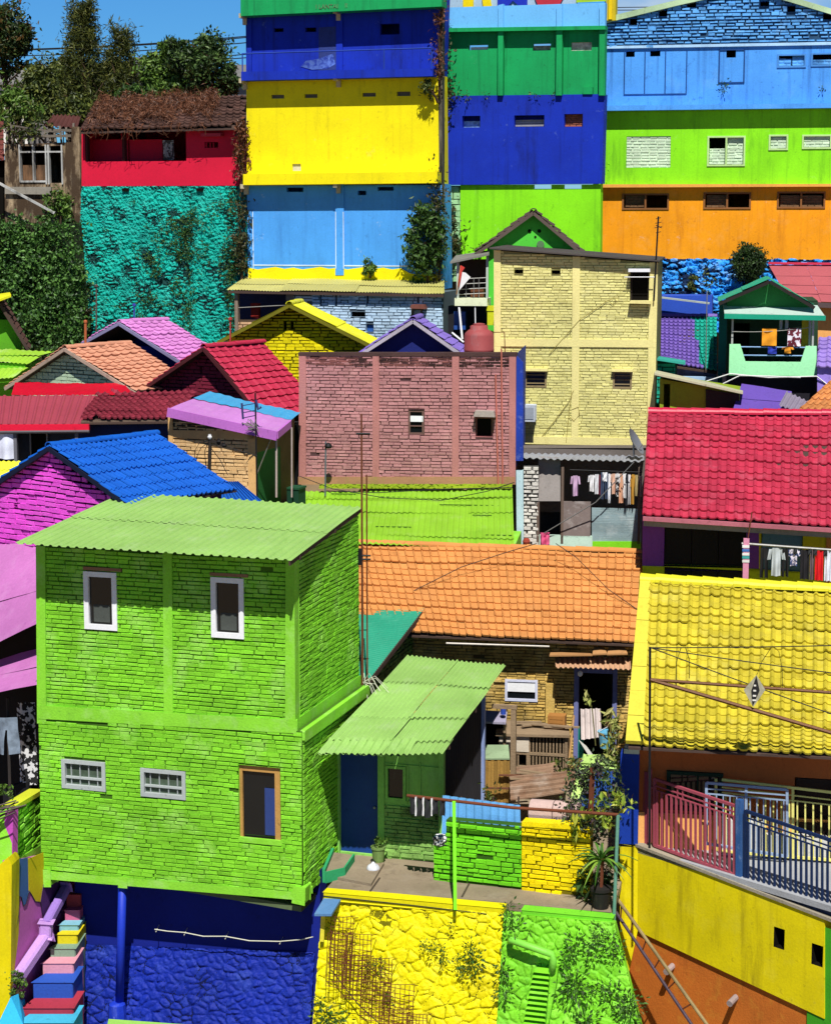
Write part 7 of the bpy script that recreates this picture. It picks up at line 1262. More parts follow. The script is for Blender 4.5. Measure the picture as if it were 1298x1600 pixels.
# ivy covered bank
mb = MB(); q = vp(60, 450, 60.2, 16); rs = np.random.RandomState(21); pts = []
for i in range(620):
    x, y = rs.uniform(-40, 124), rs.uniform(350, 548)
    if x > 96 and y < 380 and rs.rand() < .7: continue
    if y > 420: x += rs.uniform(0, 12)
    lump = .22 * math.sin(x * .09) * math.sin(y * .07 + 1) + .9 * (y - 340) / 210
    pts.append(np.array(q.p(x, y, lump)) + rs.normal(0, .15, (26, 3)))
leafset(mb, np.concatenate(pts), .105, 22, asp=.7, droop=.6, upb=.6); mb.build('ivy', L_IVY, kind='stuff')
mb = MB(); a = [q.p(-60, 570, .75), q.p(100, 570, .75), q.p(92, 350, -.15), q.p(-60, 350, -.15)]; mb.prism(a, -q.n * 2); mb.build('bank', M('dark bank soil', '#2a2a18', var=.3, bump=.4), kind='structure')
shrub('shrub', 'straggly brown and green weeds at the foot of the turquoise wall', BD.p(126, 490, 1.0), (.35, .3, .8), 30, 22, LEAF('dry green vine', ['#2a2c18']), .13, 93, BD.p(130, 540, .8))
shrub('climber', 'overgrown creeper on the right side of the ruin', RU.p(95, 320, .3), (.5, .3, .6), 34, 24, L_MID, .13, 103, RU.p(95, 355, .2), 'climber')
shrub('shrub', 'bare twiggy bush with yellowish leaves over the ruin', RU.p(28, 190, .2), (1.0, .5, .55), 26, 16, L_OLIVE, .14, 113, RU.p(20, 230, 0))
# trees behind
def crown(mb, c, rad, ncl, per, seed, size, asp=.45, spread=.22, droop=.3):
    leafset(mb, cloud(c, rad, ncl, per, seed, spread, .4), size, seed + 2, asp=asp, droop=droop)
def tree(label, cx_, cy_, Y, rw, rh_, leaf, seed, base=215, ncl=70, per=80, size=.16, kind='broadleaf_tree', spiky=False):
    c = P(cx_, cy_, Y); s = Y / 3100; b = Vector((c.x + .2, c.y, CZ - .5)); t = T(kind, label, 'tree', b); mb = MB(); rad = (rw * s, rw * s * .8, rh_ * s)
    if spiky:
        rs = np.random.RandomState(seed); pts = []
        for i in range(ncl):
            h = rs.uniform(-1, 1); r = rad[0] * (1 - (h + 1) / 2) ** 1.1 * rs.uniform(.2, 1.1) + .05; an = rs.uniform(0, 6.28); q = np.array(c) + np.array([r * math.cos(an), r * math.sin(an), rad[2] * h])
            L = rs.uniform(.3, .8); d = np.array([math.cos(an) * .5, math.sin(an) * .5, .9]); pts.append(q + d * np.linspace(0, L, per)[:, None] + rs.normal(0, .09, (per, 3)))
        leafset(mb, np.concatenate(pts), size, seed + 1, asp=.2, droop=.1, upb=.8)
    else:
        R = random.Random(seed)
        crown(mb, c, (rad[0] * .8, rad[1] * .8, rad[2] * .85), ncl // 2, per, seed, size)
        for k in range(6): d = Vector((R.uniform(-.75, .75) * rad[0], R.uniform(-.6, .3) * rad[1], R.uniform(-.6, .75) * rad[2])); f = R.uniform(.28, .5); crown(mb, c + d, (rad[0] * f, rad[1] * f, rad[2] * f), ncl // 8, per, seed + k + 10, size)
    mb.build('crown', leaf, t); mb = MB(); mb.tube([b, b.lerp(c, .5) + Vector((.15, 0, 0)), c, c + Vector((-.1, 0, rad[2] * .7))], .16, 7, taper=.03); R = random.Random(seed)
    for i in range(9): p = b.lerp(c, R.uniform(.5, 1.1)); mb.tube([p, p + Vector((R.uniform(-1, 1) * rad[0] * .4, R.uniform(-.5, .5), R.uniform(.1, .4) * rad[2])), p + Vector((R.uniform(-1, 1) * rad[0] * .8, R.uniform(-.5, .5), R.uniform(.3, .9) * rad[2]))], .05, 5, taper=.012)
    mb.build('trunk', M('bark', '#4a3a2a'), t); return t
tree('dark broad tree with reddish tips at the top left corner', 2, 62, 67, 58, 62, LEAF('dark reddish leaves', ['#1a2a14', '#283c18', '#38501f', '#6a4a24']), 201, ncl=120, per=80)
tree('bushy olive tree right of the dark corner tree', 72, 140, 66.5, 48, 55, L_OLIVE, 202, ncl=80)
tree('tall pointed olive conifer rising highest left of the wires', 131, 112, 66, 44, 86, LEAF('olive conifer', ['#28341a', '#404a1e', '#5a6228', '#767636']), 203, ncl=420, per=30, size=.16, kind='conifer_tree', spiky=True)
tree('smaller pointed olive conifer second from the left building', 192, 125, 66.5, 36, 62, LEAF('olive conifer', ['#262c10']), 204, ncl=260, per=28, size=.16, kind='conifer_tree', spiky=True)
tree('dense mid green tree between the small conifer and the big tree', 252, 125, 66, 42, 52, L_MID, 205, ncl=90)
tree('big bushy tree beside the blue top storey', 322, 112, 65.5, 52, 62, LEAF('big tree leaves', ['#1c2c14', '#2c4220', '#42602a', '#6a8444']), 206, ncl=130, per=80)
tree('olive feathery tree between the two pointed conifers', 163, 138, 67.5, 40, 48, L_OLIVE, 210, ncl=80, size=.16)
tree('rounded green tree behind the mid green tree', 285, 128, 68, 46, 50, L_MID, 211, ncl=80, size=.16)
tree('feathery olive tree behind the bushy olive tree', 100, 125, 68.5, 42, 50, L_OLIVE, 212, ncl=80, size=.16)
tree('low spreading bush in front of the corner tree', 25, 172, 65.5, 50, 36, L_MID, 207, ncl=60)
tree('low leafy bush before the pointed conifer', 130, 178, 65, 55, 26, L_OLIVE, 208, ncl=60)
tree('low dark shrub before the mid green tree', 215, 160, 65, 40, 26, L_DEEP, 209, ncl=50)
for i, (x, h, sd) in enumerate(((98, 55, 1), (162, 62, 2), (60, 80, 3), (190, 66, 4), (240, 68, 5))):
    c = P(x, 150, 67); tp = P(x + (-8 if i % 2 else 6), h, 67); t = T('bamboo', ['thin bamboo stem left of the tall conifer', 'thin bamboo stem right of the tall conifer', 'thin bamboo stem over the olive tree', 'thin bamboo stem over the small conifer', 'thin bamboo stem over the mid green tree'][i], 'bamboo', Vector((c.x, c.y, CZ - .5)))
    mb = MB(); mb.tube([Vector((c.x, c.y, CZ - .5)), c, tp], .025, 5, taper=.008); mb.build('stem', M('bark', '#4a3a2a'), t); mb = MB(); pts = np.concatenate([np.array(c.lerp(tp, s_)) + np.random.RandomState(sd * 9 + int(s_ * 20)).normal(0, .13, (6, 3)) for s_ in np.linspace(0, 1.0, 12)]); leafset(mb, pts, .2, sd, asp=.18); mb.build('leaves', L_OLIVE, t)
shrub('climber', 'long tangle of vines down the column beside the sky blue storey', BA.p(684, 350, .25), (.22, .2, 1.9), 46, 24, LEAF('dry green vine', ['#2a2c18']), .1, 143, BA.p(686, 445, .1), 'climber')
shrub('climber', 'brown creeper at the top of the column beside the blue storey', BA.p(686, 60, .3), (.14, .2, 1.2), 22, 18, L_DRY, .1, 153, BA.p(686, 150, .1), 'climber')
# far houses and wires
for nm, lab, x0, y0, x1, y1, Y, c1, c2 in (('distant_house', 'pale house with grey roof glimpsed behind the corner tree', -40, 130, 44, 150, 90, '#d8d4cc', '#8a8884'), ('distant_house', 'grey gabled house glimpsed between the big tree and the blue storey', 352, 122, 395, 160, 84, '#6a7078', '#7a7a78'), ('distant_house', 'long grey roof seen behind the middle trees', 200, 110, 300, 150, 95, '#8a8a8a', '#707478')):
    q = vp(x0, y1, Y, 5); t = T(nm, lab, 'house', q.p((x0 + x1) / 2, y1)); wall(t, 'wall', q, [(x0, 240), (x1, 240), (x1, y0), (x0, y0)], M('far wall ' + c1, c1, var=.15, dirt=.3), [((x0 * .3 + x1 * .7), y0 + 8, (x0 * .25 + x1 * .75) + 3, y0 + 16)], depth=4)
    mb = MB(); a, b = q.p(x0 - 4, y0 + 2, .4), q.p(x1 + 4, y0 + 2, .4); q2 = q.off(-2.5); mb.prism([a, b, q2.p(x1 - 2, y0 - 18), q2.p(x0 + 2, y0 - 18)], (0, 0, .08)); mb.build('roof', M('far roof ' + c2, c2, 1.3, var=.2, dirt=.3), t)
wires = [(40, 73, 384, 56), (40, 74, 384, 58), (50, 83, 384, 66), (60, 100, 384, 84), (60, 98, 384, 90)]
for i, (x0, y0, x1, y1) in enumerate(wires):
    mb = MB(); mb.tube(sagline(P(x0 - 120, y0 + 6, 72), P(x1 + 30, y1 - 2, 72), .12), .018, 4); mb.build('power_line', BLACKW, loc=P(x0, y0, 72), label=['topmost power line across the sky above the trees', 'power line just under the topmost one', 'middle power line across the trees', 'second lowest power line behind the tree crowns', 'lowest power line behind the tree crowns'][i], cat='power line', group='power lines over the trees')
for i, (y0, y1) in enumerate(((12, 10), (16, 15))):
    mb = MB(); mb.tube([P(940, y0, 75), P(1090, y1, 75)], .015, 4); mb.build('power_line', BLACKW, loc=P(950, y0, 75), label=['upper wire in the sky gap beside the yellow roof post', 'lower wire in the sky gap beside the yellow roof post'][i], cat='power line', group='power lines by the roof post')

# ================= left: tiled gables =================
def gab38(*a, **k): return gable(*a, **k)
Mv = vp(186, 560, 54.0, 40); gable('gabled_house', 'house with mauve pink tiled roof and navy gable below the turquoise wall', Mv, (186, 503), (128, 535), (285, 566), 640, 1.45, M('navy shade plaster', '#1c2a70', var=.12), M('mauve tile', '#e090d8', 1.35, rough=.6, var=.08, isl=.1, dirt=.3, dirtc='#7a3a80'), ov=.3, nc=6, nr=11, barge=M('pale violet barge', '#8a84a8'), wl=135, wr=276)
Pc = vp(100, 610, 51.0, 38); pc = gable('gabled_house', 'house with peach tiled roof and pale green brick gable', Pc, (101, 543), (8, 605), (212, 612), 700, 2.0, M('pale sage brick', '#b8d0b0', var=.12, isl=.12, dirt=.3, dirtc='#5a6a50', bump=.4), M('peach tile', '#e8a484', 1.4, rough=.65, var=.1, isl=.1, dirt=.35, dirtc='#8a4a3a'), ov=.28, nc=7, nr=13, brick=dict(ch=.09, bl=.24, gap=.018, dep=.025), barge=M('pale timber barge', '#a89484', dirt=.4), wl=24, wr=203)
Rd = vp(318, 620, 49.0, 33); gable('gabled_house', 'house with raspberry red tiled roof and dark maroon brick gable', Rd, (318, 542), (214, 612), (412, 653), 720, 2.05, M('maroon brick', '#7a1c34', var=.12, isl=.12, dirt=.3, bump=.4), M('raspberry tile', '#c83050', 1.35, rough=.6, var=.1, isl=.1, dirt=.3, dirtc='#6a1a2a'), ov=.35, nc=7, nr=12, brick=dict(ch=.09, bl=.24, gap=.018, dep=.025), holes=[(313, 573, 317, 579), (339, 572, 343, 578)], barge=M('dark red barge', '#4a1c20'), wl=226, wr=402)
for nm, lab, x, y0, y1, pl in (('vent_pipe', 'rusty orange vent pipe on the peach roof ridge', 134, 504, 545, Pc), ('vent_pipe', 'blue pipe standing on the mauve roof ridge', 210, 478, 505, Mv), ('vent_pipe', 'red pipe with small antenna on the raspberry roof', 360, 500, 545, Rd), ('vent_pipe', 'thin brown pole before the foot of the turquoise wall', 151, 448, 525, Mv)):
    q = pl.off(-.9); mb = MB(); mb.tube([q.p(x, y1 + 4), q.p(x, y0)], .035 if 'rusty' in lab else .022, 6); mb.lathe(q.p(x, y0), [(.05, 0), (.05, .05), (.01, .07)], 8); mb.build(nm, M('pipe ' + lab[:8], {'rust': '#b0603a', 'blue': '#3a3a9a', 'red ': '#a83a3a', 'thin': '#5a4a44'}[lab[:4]]), loc=q.p(x, y1), label=lab, cat='pipe')
# lime gable at left edge and lime sheets
Lg = vp(10, 560, 55.0, -9); lg = gable('gabled_house', 'house with lime plaster gable and yellow sheet roof at the left picture edge', Lg, (0, 472), (-70, 500), (45, 545), 640, 1.2, M('leaf green plaster', '#5aa41c', var=.1, dirt=.2), M('sooty brown tile', '#5a4038'), ov=.35, nc=4, nr=9, wl=-60, wr=33)
mb = MB(); q = Lg.off(.6); mb.prism([q.p(-40, 486), q.p(18, 464), q.off(-.6).p(16, 460), q.off(-.6).p(-40, 468)], (0, 0, .06)); mb.build('yellow_eave', M('bright lemon sheet', '#f4f020', 1.4), lg)
Ls = vp(30, 590, 53.0, 14); ls = T('shed', 'shed with torn pale lime sheet roof below the ivy bank', 'shed', Ls.p(30, 620))
A, B = Ls.p(-40, 566), Ls.p(44, 568); q = Ls.off(-1.3); C_, D_ = q.p(-40, 545), q.p(86, 548)
LSH = M('torn lime sheet', '#a8dc3c', 1.45, var=.14, isl=.08, dirt=.3, dirtc='#4a8a20', fade=.4, fadec='#dcecb8', dsc=(1, .4, 1))
mb = MB(); corr(mb, A, B, C_, D_, pitch=.12, amp=.012, rows=(0, .5, 1), cols=(0, .4, 1), jit=.03, edge=.06); mb.build('roof', LSH, ls)
A2, B2 = Ls.p(-40, 597, .5), Ls.p(20, 592, .5); mb = MB(); corr(mb, A2, B2, Ls.p(-40, 572, -.3), Ls.p(52, 570, -.3), pitch=.12, amp=.012, rows=(0, .5, 1), jit=.03, edge=.05); mb.build('lower_roof', LSH, ls)
wall(ls, 'wall', Ls, [(-40, 640), (40, 640), (40, 568), (-40, 566)], M('lime shed wall', '#6ab820', var=.1), depth=1.2, w=-.1)
# red tarpaulin and maroon sheet roof
Tr = vp(120, 610, 48.6, 8); A, B = Tr.p(18, 618), Tr.p(210, 617); q = Tr.off(-.9); C_, D_ = q.p(24, 598), q.p(194, 600)
mb = MB(); nn = (B - A).cross(C_ - A).normalized(); rubble(mb, A, B, D_, C_, nn if nn.z > 0 else -nn, cell=.5, asp=2.6, h=.07, res=.03, seed=5, rough=.012, sharp=.6); mb.build('tarpaulin', M('red tarpaulin', '#c8142c', 1.25, rough=.4, var=.12, bump=.1), loc=A.lerp(B, .5), label='crumpled red tarpaulin under the pale green gable', cat='tarpaulin', smooth=True)
Ms = vp(70, 665, 46.4, 7); mr = T('house', 'low house with dusty maroon seamed sheet roof at the left edge', 'house', Ms.p(70, 720))
A, B = Ms.p(-60, 664), Ms.p(132, 664); q = Ms.off(-1.8); C_, D_ = q.p(-60, 619), q.p(150, 618)
mb = MB(); corr(mb, A, B, C_, D_, pitch=.19, amp=.03, trap=True, seg=16, jit=.004); mb.build('roof', M('dusty maroon sheet', '#b04a5a', 1.4, rough=.5, var=.08, dirt=.2, dirtc='#6a2a34'), mr)
mb = MB(); mb.bar(Ms.p(-60, 669, .02), Ms.p(140, 668, .02), .08, .16); mb.build('fascia', M('bright crimson fascia', '#d81438', var=.06), mr); mb = MB(); mb.tube([Ms.p(-60, 676, .06), Ms.p(140, 674, .06)], .04, 6); mb.build('gutter', M('dark gutter', '#5a565a'), mr)
wall(mr, 'front_wall', Ms, [(-60, 740), (140, 740), (140, 672), (-60, 672)], M('dim slate wall', '#2c3440', var=.2), [(50, 676, 75, 718)], depth=2, w=-.5, hname='door_opening')
for x0 in (118, 22):
    mb = MB(); mb.pbox(Ms, x0, 674, x0 + 5, 740, -.1, 0); mb.build('post', M('grey post2', '#6a6a72'), mr)
window(mr, Ms, 48, 675, 76, 720, M('thin grey door frame', '#8a8a88'), DARK, fw=.03, w=-.48, d=.05)
hanging('sheet', 'white sheet hung at the left end of the dark verandah', 'sheet', Ms, -30, 26, 676, 717, M('white sheet', '#d8dcec', rough=.9, var=.06, bump=0), w=.0, folds=2, amp=.08)
Mt = vp(200, 655, 46.2, 7); mt = T('tiled_house', 'house with old dark maroon pan tiles beside the maroon sheet roof', 'house', Mt.p(200, 720))
A, B = Mt.p(127, 655), Mt.p(268, 653); q = Mt.off(-1.7); C_, D_ = q.p(152, 614), q.p(310, 614)
mb = MB(); tiles(mb, A, B, C_, D_, 15, 8, amp=.05, lip=.045, jit=.018, slip=1.5); mb.build('roof_tiles', M('old maroon tile', '#9a3446', 1.35, var=.15, isl=.2, dirt=.5, dirtc='#3a1418', bump=.4), mt); mb = MB(); mb.prism([p - Vector((0, 0, .08)) for p in (A, B, D_, C_)], (0, 0, -.05)); mb.build('roof_boarding', DARKWOOD, mt)
wall(mt, 'front_wall', Mt, [(120, 740), (268, 740), (268, 656), (120, 658)], M('dark blue plaster wall', '#16265a', var=.2), depth=2, w=-.45)
mb = MB(); mb.bar(Mt.p(128, 660, -.05), Mt.p(262, 659, -.05), .08, .1); mb.build('fascia', M('weathered fascia', '#6a5a4c', dirt=.5), mt)
# mauve and blue roofed tan brick house
Tn = vp(330, 770, 44.0, 20); tn = T('house', 'tan brick house under a folded mauve and sky blue sheet roof', 'house', Tn.p(330, 790))
TBR = M('sandy tan brick', '#e0b880', var=.14, isl=.14, dirt=.4, dirtc='#4a3420', dsc=(1.5, 1.5, 1), bump=.5, fade=.2, fadec='#f0dcb8')
wall(tn, 'front_wall', Tn, [(264, 800), (398, 800), (398, 668), (380, 665), (300, 646), (266, 643)], TBR, depth=2.2, brick=dict(ch=.085, bl=.24, gap=.018, dep=.03, closed=.45))
mb = MB(); poly = [Tn.uv(x, y) for x, y in ((268, 672), (388, 676), (384, 668), (300, 650), (268, 645))]; bricks(mb, Tn, poly, ch=.085, bl=.24, gap=.03, dep=.03, w=.006, miss=.1); mb.build('dark_top_courses', M('dark tan brick', '#4a3c2c', var=.4, isl=.4, dirt=.5), tn)  # darker, patchier bricks over the top of the wall
mb = MB(); mb.ppoly(Tn, [(266, 684), (398, 686), (398, 674), (266, 672)], 0, .04); mb.pbox(Tn, 388, 672, 400, 800, 0, .04); mb.pbox(Tn, 264, 645, 271, 800, 0, .05); mb.build('plaster_band', M('ochre plaster', '#d8ac70', var=.2, dirt=.3), tn)
A, B = Tn.p(262, 640, .3), Tn.p(433, 677, .3); q = Tn.off(-2.2); C_, D_ = q.p(328, 612), q.p(470, 646)
mb = MB(); corr(mb, A, B, C_, D_, pitch=.3, amp=.008, rows=(0, .6, 1), cols=(0, .5, 1), jit=.015, lap=.0, mfun=lambda r_, c_: 1 if r_ == 1 else 0); mb.build('roof', [M('mauve pink sheet', '#d890e0', 1.4, rough=.55, var=.1, dirt=.2, dirtc='#8a4a8a', fade=.25, fadec='#e8c0ec'), M('sky sheet', '#4ab0e8', 1.4, rough=.5, var=.08)], tn)
mb = MB(); mb.bar(A - Vector((0, 0, .06)), B - Vector((0, 0, .06)), .05, .2); mb.bar(B - Vector((0, 0, .04)), B.lerp(D_, .55) - Vector((0, 0, .04)), .05, .16); mb.build('fascia', M('mauve fascia', '#c070c8', 1.1, var=.1), tn)
Sn = side(Tn, 399, 790); mb = MB(); panel(mb, Sn, [(0, -.5), (1.4, -.5), (1.4, 1.7), (0, 1.7)], []); mb.build('side_wall', M('bottle green side', '#1c5a2a', var=.2, dirt=.3), tn)
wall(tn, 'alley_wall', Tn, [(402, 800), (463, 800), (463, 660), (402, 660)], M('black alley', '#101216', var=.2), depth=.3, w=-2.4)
for x0, y0, r0 in ((432, 680, .025), (456, 668, .018)):
    mb = MB(); mb.tube([Tn.p(x0, y0, .15), Tn.p(x0, 777, .15)], r0, 6); mb.build('post', M('pale thin post', '#b8a8a0', dirt=.3), tn)
mb = MB(); mb.tube([Tn.p(402, 740, .1), Tn.p(424, 684, .2)], .015, 5); mb.build('stay', STEEL, tn)
gb = T('box', 'dark green box standing at the foot of the pink brick block', 'box', Tn.p(458, 785, -.9)); mb = MB(); mb.pbox(Tn, 449, 764, 466, 790, -1.2, -.8); mb.build('body', M('bottle green box', '#123a28'), gb, bev=.01); mb = MB(); mb.pbox(Tn, 448, 762, 467, 765, -1.22, -.78); mb.build('lid', M('bottle green lid', '#1a4a30'), gb)
ant = T('antenna', 'blue grid antenna on a thin mast before the mauve roof', 'antenna', Tn.p(401, 680, .4)); q = Tn.off(.4)
mb = MB(); mb.tube([q.p(402, 790), q.p(399, 614)], .02, 6); mb.build('mast', BLACKW, ant)
mb = MB()
for dx, dy in ((378, 634), (379, 645), (380, 653)): mb.tube([q.p(dx, dy), q.p(400, dy - 4)], .01, 4)
mb.tube([q.p(378, 630), q.p(380, 655)], .025, 5); mb.tube([q.p(400, 625), q.p(404, 640), q.p(408, 636)], .03, 5); mb.build('elements', PLAIN('antenna blue', '#38386a'), ant)
mb = MB(); R = random.Random(9)
for i in range(14): o = q.p(396 + R.uniform(-8, 8), 668 + R.uniform(-6, 6)); mb.tube([o, o + Vector((R.uniform(-.2, .2), -.05, R.uniform(-.15, .15))), q.p(402, 668)], .008, 4)
mb.build('wire_coil', M('grey wire', '#7a7672'), ant)
ep = T('utility_post', 'short black service post with insulators rising behind the blue tile roof', 'utility post', P(329, 740, 42.6)); q = vp(329, 730, 42.4, 10)
mb = MB(); mb.tube([q.p(327, 745), q.p(329, 685)], .04, 7); mb.build('shaft', M('black timber', '#2c2622', var=.2), ep)
mb = MB(); mb.bar(q.p(331, 689), q.p(354, 697), .06, .06); mb.build('arm', M('black timber', '#2c2622'), ep)
for x, y in ((328, 683), (342, 690), (350, 696)):
    mb = MB(); mb.lathe(q.p(x, y, .03), [(.03, -.04), (.05, 0), (.03, .04), (.035, .06)], 8); mb.build('insulator', WHITE if x == 328 else BLACKW, ep)
mb = MB()
for pts in ([(328, 688), (312, 692), (304, 705), (305, 716)], [(328, 690), (314, 700), (306, 718)], [(330, 700), (345, 720), (356, 742)], [(352, 697), (380, 706), (402, 712)], [(326, 690), (320, 705), (322, 728)]): mb.tube([q.p(*p_) for p_ in pts], .008, 4)
mb.build('wires', BLACKW, ep)
# blue tile roof with magenta brick gable
Bg = vp(75, 850, 38.6, 38); MGB = M('orchid painted brick', '#d44cc4', .82, rough=.7, var=.12, isl=.1, dirt=.3, dirtc='#6a1a64', dsc=(1.5, 1.5, 1), bump=.5, fade=.15, fadec='#e090d8')
bgh = gable('gabled_house', 'house with vivid blue tiled roof and orchid pink brick gable', Bg, (76, 697), (-40, 776), (203, 790), 900, 2.75, MGB, M('vivid blue tile', '#1668d4', 1.35, rough=.55, var=.08, isl=.08, dirt=.25, dirtc='#0a2a7a', bump=.2), ov=.18, nc=22, nr=8, amp=.045, brick=dict(ch=.1, bl=.28, gap=.02, dep=.045, closed=.35, jit=.5, wav=.018), barge=M('dark blue barge', '#0a1430'), wl=-32, wr=190, holes=[(24, 788, 30, 792)])
mb = MB(); q = Bg.off(-2.8); corr(mb, q.p(330, 790), q.p(420, 792), q.off(-.8).p(330, 752), q.off(-.8).p(372, 752), pitch=.12, amp=.02); mb.build('rear_lean_to', M('vivid blue sheet', '#1a70d8', 1.35), bgh)
mb = MB(); q = vp(20, 735, 43, 8); corr(mb, q.p(-40, 752), q.p(60, 745), q.off(-1).p(-40, 722), q.off(-1).p(55, 720), pitch=.12, amp=.015, rows=(0, .5, 1)); mb.build('roof', M('yellow lime sheet', '#f0f040'), loc=q.p(20, 745), label='strip of bright yellow sheet roof behind the orchid gable', cat='roof sheet')
# orchid sheet roofs at far left
Ol = vp(20, 1000, 36.5, 25); ol = T('shed', 'open shed with orchid pink sheet roofs at the left picture edge', 'shed', Ol.p(10, 1250))
OR1 = M('orchid pink sheet', '#cc7cc0', 1.35, rough=.55, var=.1, isl=.05, dirt=.25, dirtc='#8a4088', fade=.2, fadec='#e4b4e0')
q = Ol.off(-2.2); A, B = Ol.p(-120, 1062), Ol.p(75, 968); C_, D_ = q.p(-60, 850), q.p(95, 850)
mb = MB(); corr(mb, A, B, C_, D_, pitch=3, amp=0, rows=(0, .45, 1), cols=(0, .5, 1), jit=.02, edge=.03); mb.build('roof', OR1, ol)
q = Ol.off(.6); A, B = q.p(-120, 1108), q.p(62, 1072); q2 = Ol.off(-.6); mb = MB(); corr(mb, A, B, q2.p(-120, 1062), q2.p(75, 1012), pitch=3, amp=0, rows=(0, .5, 1), cols=(0, .6, 1), jit=.025); mb.build('lower_roof', OR1, ol)
wall(ol, 'back_wall', Ol, [(-80, 1330), (80, 1300), (80, 960), (-80, 1010)], M('black shed interior', '#1c1a1c', var=.3), depth=.6, w=-1.2)
mb = MB(); q = Ol.off(.2); mb.tube([q.p(12, 1090), q.p(17, 1260)], .03, 6); mb.build('post', M('dark post', '#3a3432'), ol)
mb = MB(); q = Ol.off(-.5); mb.prism([q.p(20, 1225), q.p(60, 1215), q.p(60, 1300), q.p(20, 1300)], q.n * .3); mb.build('counter', M('black counter', '#17181c'), ol)
q = Ol.off(.35); hanging('jeans', 'faded denim trousers hanging under the orchid roofs', 'laundry', q, -6, 28, 1121, 1178, M('faded denim', '#7e8c9c', rough=.95, var=.35, psc=7, bump=.1), 'pants', folds=1, amp=.05)
hanging('cloth', 'brown floral cloth beside the faded denim trousers', 'laundry', q, 14, 24, 1122, 1172, CLOTHPAT('brown floral', '#3a2a20', '#b89060', 12, .55), w=-.1, folds=1, amp=.03, y1=1130)
q = Ol.off(-.25); hanging('cloth', 'long black and white patterned cloth hanging beside the lime house', 'laundry', q, 26, 54, 1098, 1226, CLOTHPAT('black white batik', '#1c1c1e', '#d8d8d8', 11, .52), folds=1, amp=.04)
# lime parapet, yellow pillar, drip mural, staircase
Pp = vp(8, 1320, 34.9, -50); pr_ = T('parapet', 'short lime brick parapet running back beside the lime house', 'parapet', Pp.p(30, 1370))
a0 = P(20, 1370, 33.4); a1 = P(66, 1340, 35.0); dq = (a1 - a0); dq.z = 0; dq.normalize(); PV = Pl(a0, Vector((dq.y, -dq.x, 0)))
pts = [(20, 1362), (66, 1330), (66, 1237), (20, 1266)]
wall(pr_, 'brick_face', PV, pts, LIME_BRICK, depth=.15, brick=dict(ch=.1, bl=.28, gap=.03, dep=.05, closed=.2))
mb = MB(); mb.ppoly(PV, [(20, 1269), (68, 1240), (68, 1233), (20, 1262)], -.2, .06); mb.build('coping', M('yellow lime coping', '#d8e030', 1.2), pr_); mb = MB(); mb.ppoly(PV, [(18, 1366), (68, 1334), (68, 1318), (18, 1348)], -.15, .06); mb.ppoly(PV, [(19, 1350), (29, 1344), (29, 1258), (19, 1264)], -.15, .065); mb.build('frame_band', LIME_CONC, pr_)
q = vp(8, 1300, 33.3, 20); mb = MB(); mb.ppoly(q, [(3, 1338), (20, 1342), (21, 1264), (9, 1268)], -.15, .02); mb.build('orchid_end', M('orchid plaster', '#c050b4', var=.1), pr_)
Yp = vp(8, 1500, 33.0, 8); yp_ = T('pillar', 'yellow plastered pillar cut by the left picture edge', 'pillar', Yp.p(5, 1600)); mb = MB(); mb.ppoly(Yp, [(-60, 1640), (14, 1640), (17, 1560), (19, 1352), (14, 1340), (6, 1346), (-10, 1360), (-60, 1370)], -.4, 0); mb.build('shaft', YWL, yp_)
q2 = P(17, 1560, 33.0); b1 = P(118, 1470, 35.6); dq = b1 - q2; dq.z = 0; dq.normalize(); MV = Pl(q2, Vector((dq.y, -dq.x, 0)))
mu = T('mural_wall', 'mural wall with dripping blue, yellow, purple and mauve paint beside the stairs', 'wall', MV.p(50, 1560))
band(mu, 'mauve_ground', MV, [(17, 1640), (120, 1600), (120, 1330), (17, 1345)], M('mauve mural', '#b860a8', 1.0, var=.12, bump=.1), -.15, 0)
band(mu, 'blue_drip', MV, [(18, 1345), (44, 1340), (45, 1396), (41, 1412), (37, 1416), (34, 1402), (31, 1400), (29, 1432), (25, 1450), (21, 1446), (18, 1428)], M('slate mural blue', '#3a5a9a', var=.08), 0, .012)
band(mu, 'yellow_drip', MV, [(44, 1342), (74, 1330), (72, 1384), (64, 1410), (56, 1409), (50, 1398), (46, 1392)], M('mustard mural', '#c8b010', var=.08), 0, .010)
band(mu, 'purple_drip', MV, [(70, 1372), (108, 1350), (108, 1404), (80, 1450), (68, 1436), (64, 1410)], M('purple mural', '#4a2860', var=.08), .0, .014)
mb = MB(); mb.tube([MV.p(x, y, .012) for x, y in ((18, 1428), (21, 1446), (25, 1450), (29, 1432), (31, 1400), (34, 1402), (37, 1416), (41, 1412), (45, 1396), (46, 1392), (50, 1398), (56, 1409), (64, 1410), (68, 1436))], .012, 4); mb.build('outline', PLAIN('mural outline', '#1a1424'), mu)
sw = T('staircase', 'rainbow painted stairs climbing beside the blue cellar wall', 'stairs', P(70, 1595, 33.2))
steps_ = [('#4ac0e8', 'sky blue bottom step', 28, 100, 1598, 1577, 32.6), ('#b8384c', 'dull red step', 33, 101, 1575, 1541, 32.98), ('#2c5ac0', 'cobalt blue step', 51, 100, 1535, 1510, 33.42), ('#e8a0b0', 'pink step', 66, 101, 1505, 1484, 33.84), ('#8aa890', 'sage green step', 78, 104, 1482, 1462, 34.15), ('#f0dc20', 'yellow step', 89, 107, 1460, 1447, 34.38), ('#8ac8dc', 'pale blue step', 92, 109, 1445, 1425, 34.58), ('#d86a90', 'rose step', 101, 111, 1422, 1400, 34.82), ('#b84a50', 'dark rose top step', 104, 112, 1398, 1385, 35.0)]
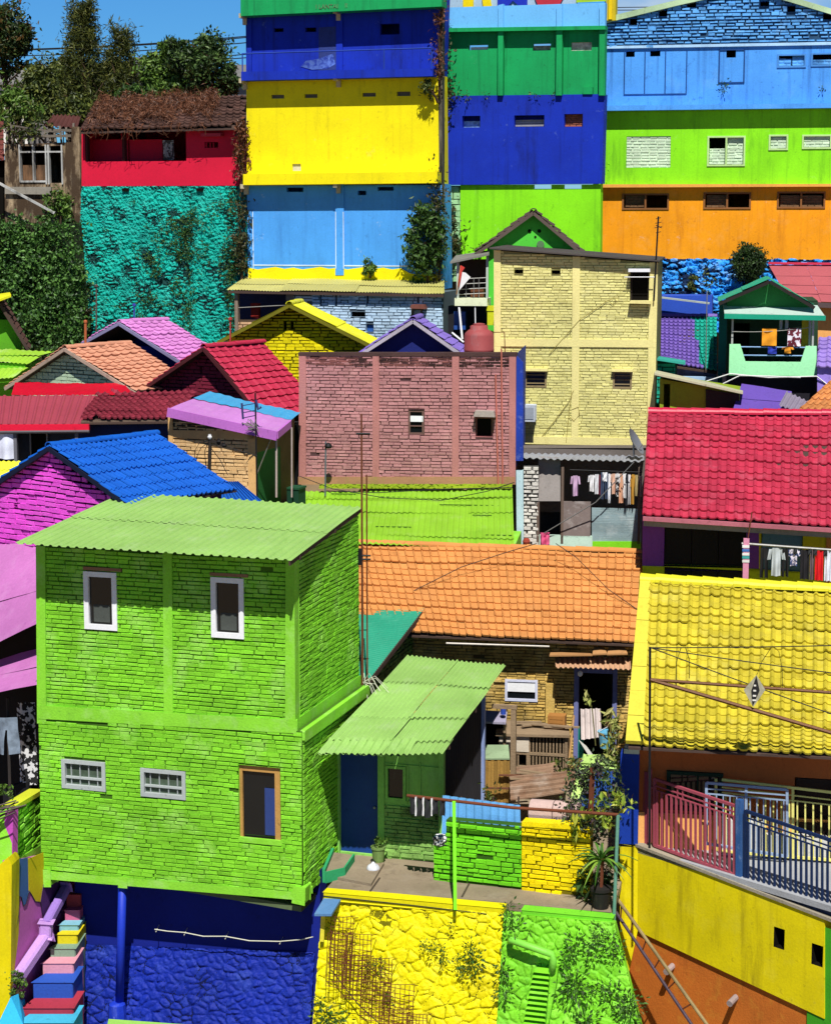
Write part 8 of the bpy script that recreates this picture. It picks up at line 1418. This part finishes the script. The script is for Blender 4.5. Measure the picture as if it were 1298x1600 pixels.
for c_, lab, x0, x1, yb, yt, Y in steps_:
    a, b = P(x0, yb, Y), P(x1 + 14, yb, Y); h_ = .19; a.z = b.z = P(x0, yb, Y).z; mb = MB()
    mb.prism([a, b, b + Vector((.05, .75, 0)), a + Vector((.3, .75, 0))], (0, 0, -1.2)); mb.build('step', M('step ' + c_, c_, 1.3, var=.1, dirt=.2, bump=.25), sw, label=lab, bev=.02)
bl = T('balustrade', 'lilac cement balustrade sloping up along the mural wall stairs', 'balustrade', P(30, 1530, 33.3)); LIL = M('lilac cement', '#c89ae0', 1.15, rough=.6, var=.12, dirt=.2, dirtc='#7a4a90', bump=.3); LI2 = M('violet cement', '#9a78c8', 1.15, var=.1, bump=.3)
mb = MB(); mb.bar(P(28, 1528, 33.05), P(74, 1460, 34.1), .2, .22); mb.build('lower_rail', LIL, bl, bev=.04); mb = MB(); mb.bar(P(72, 1446, 34.1), P(104, 1386, 35.0), .17, .17); mb.build('upper_rail', LI2, bl, bev=.03); mb = MB(); mb.bar(P(72, 1464, 34.05), P(73, 1440, 34.05), .22, .24, up=(0, 1, 0)); mb.build('newel', LIL, bl, bev=.03)
mb = MB(); mb.prism([P(0, 1600, 32.3), P(18, 1560, 32.6), P(28, 1556, 32.8), P(34, 1600, 32.3)], (0, .5, -.3)); mb.build('kerb', M('cyan kerb', '#30b4ec', 1.2, var=.12, bump=.3), bl, bev=.03)
shrub('shrub', 'small leafy weed at the foot of the lilac balustrade', P(27, 1538, 32.9), (.14, .12, .26), 14, 24, L_MID, .07, 133, P(27, 1560, 32.9))
jn = T('stick_bundle', 'bundle of dark sticks and a plant on the orchid end of the parapet', 'sticks', P(5, 1265, 33.0)); mb = MB(); R = random.Random(3)
for i in range(9): a = P(-14, 1262 + i * 3, 33); mb.tube([a, a + Vector((.35 + R.uniform(0, .3), R.uniform(-.1, .3), R.uniform(.0, .25)))], .014, 5)
mb.build('sticks', M('grey stick', '#5a504a', var=.2), jn); mb = MB(); leafset(mb, cloud(P(8, 1238, 33.2), (.2, .15, .12), 8, 14, 5), .08, 6); mb.build('leaves', L_MID, jn)
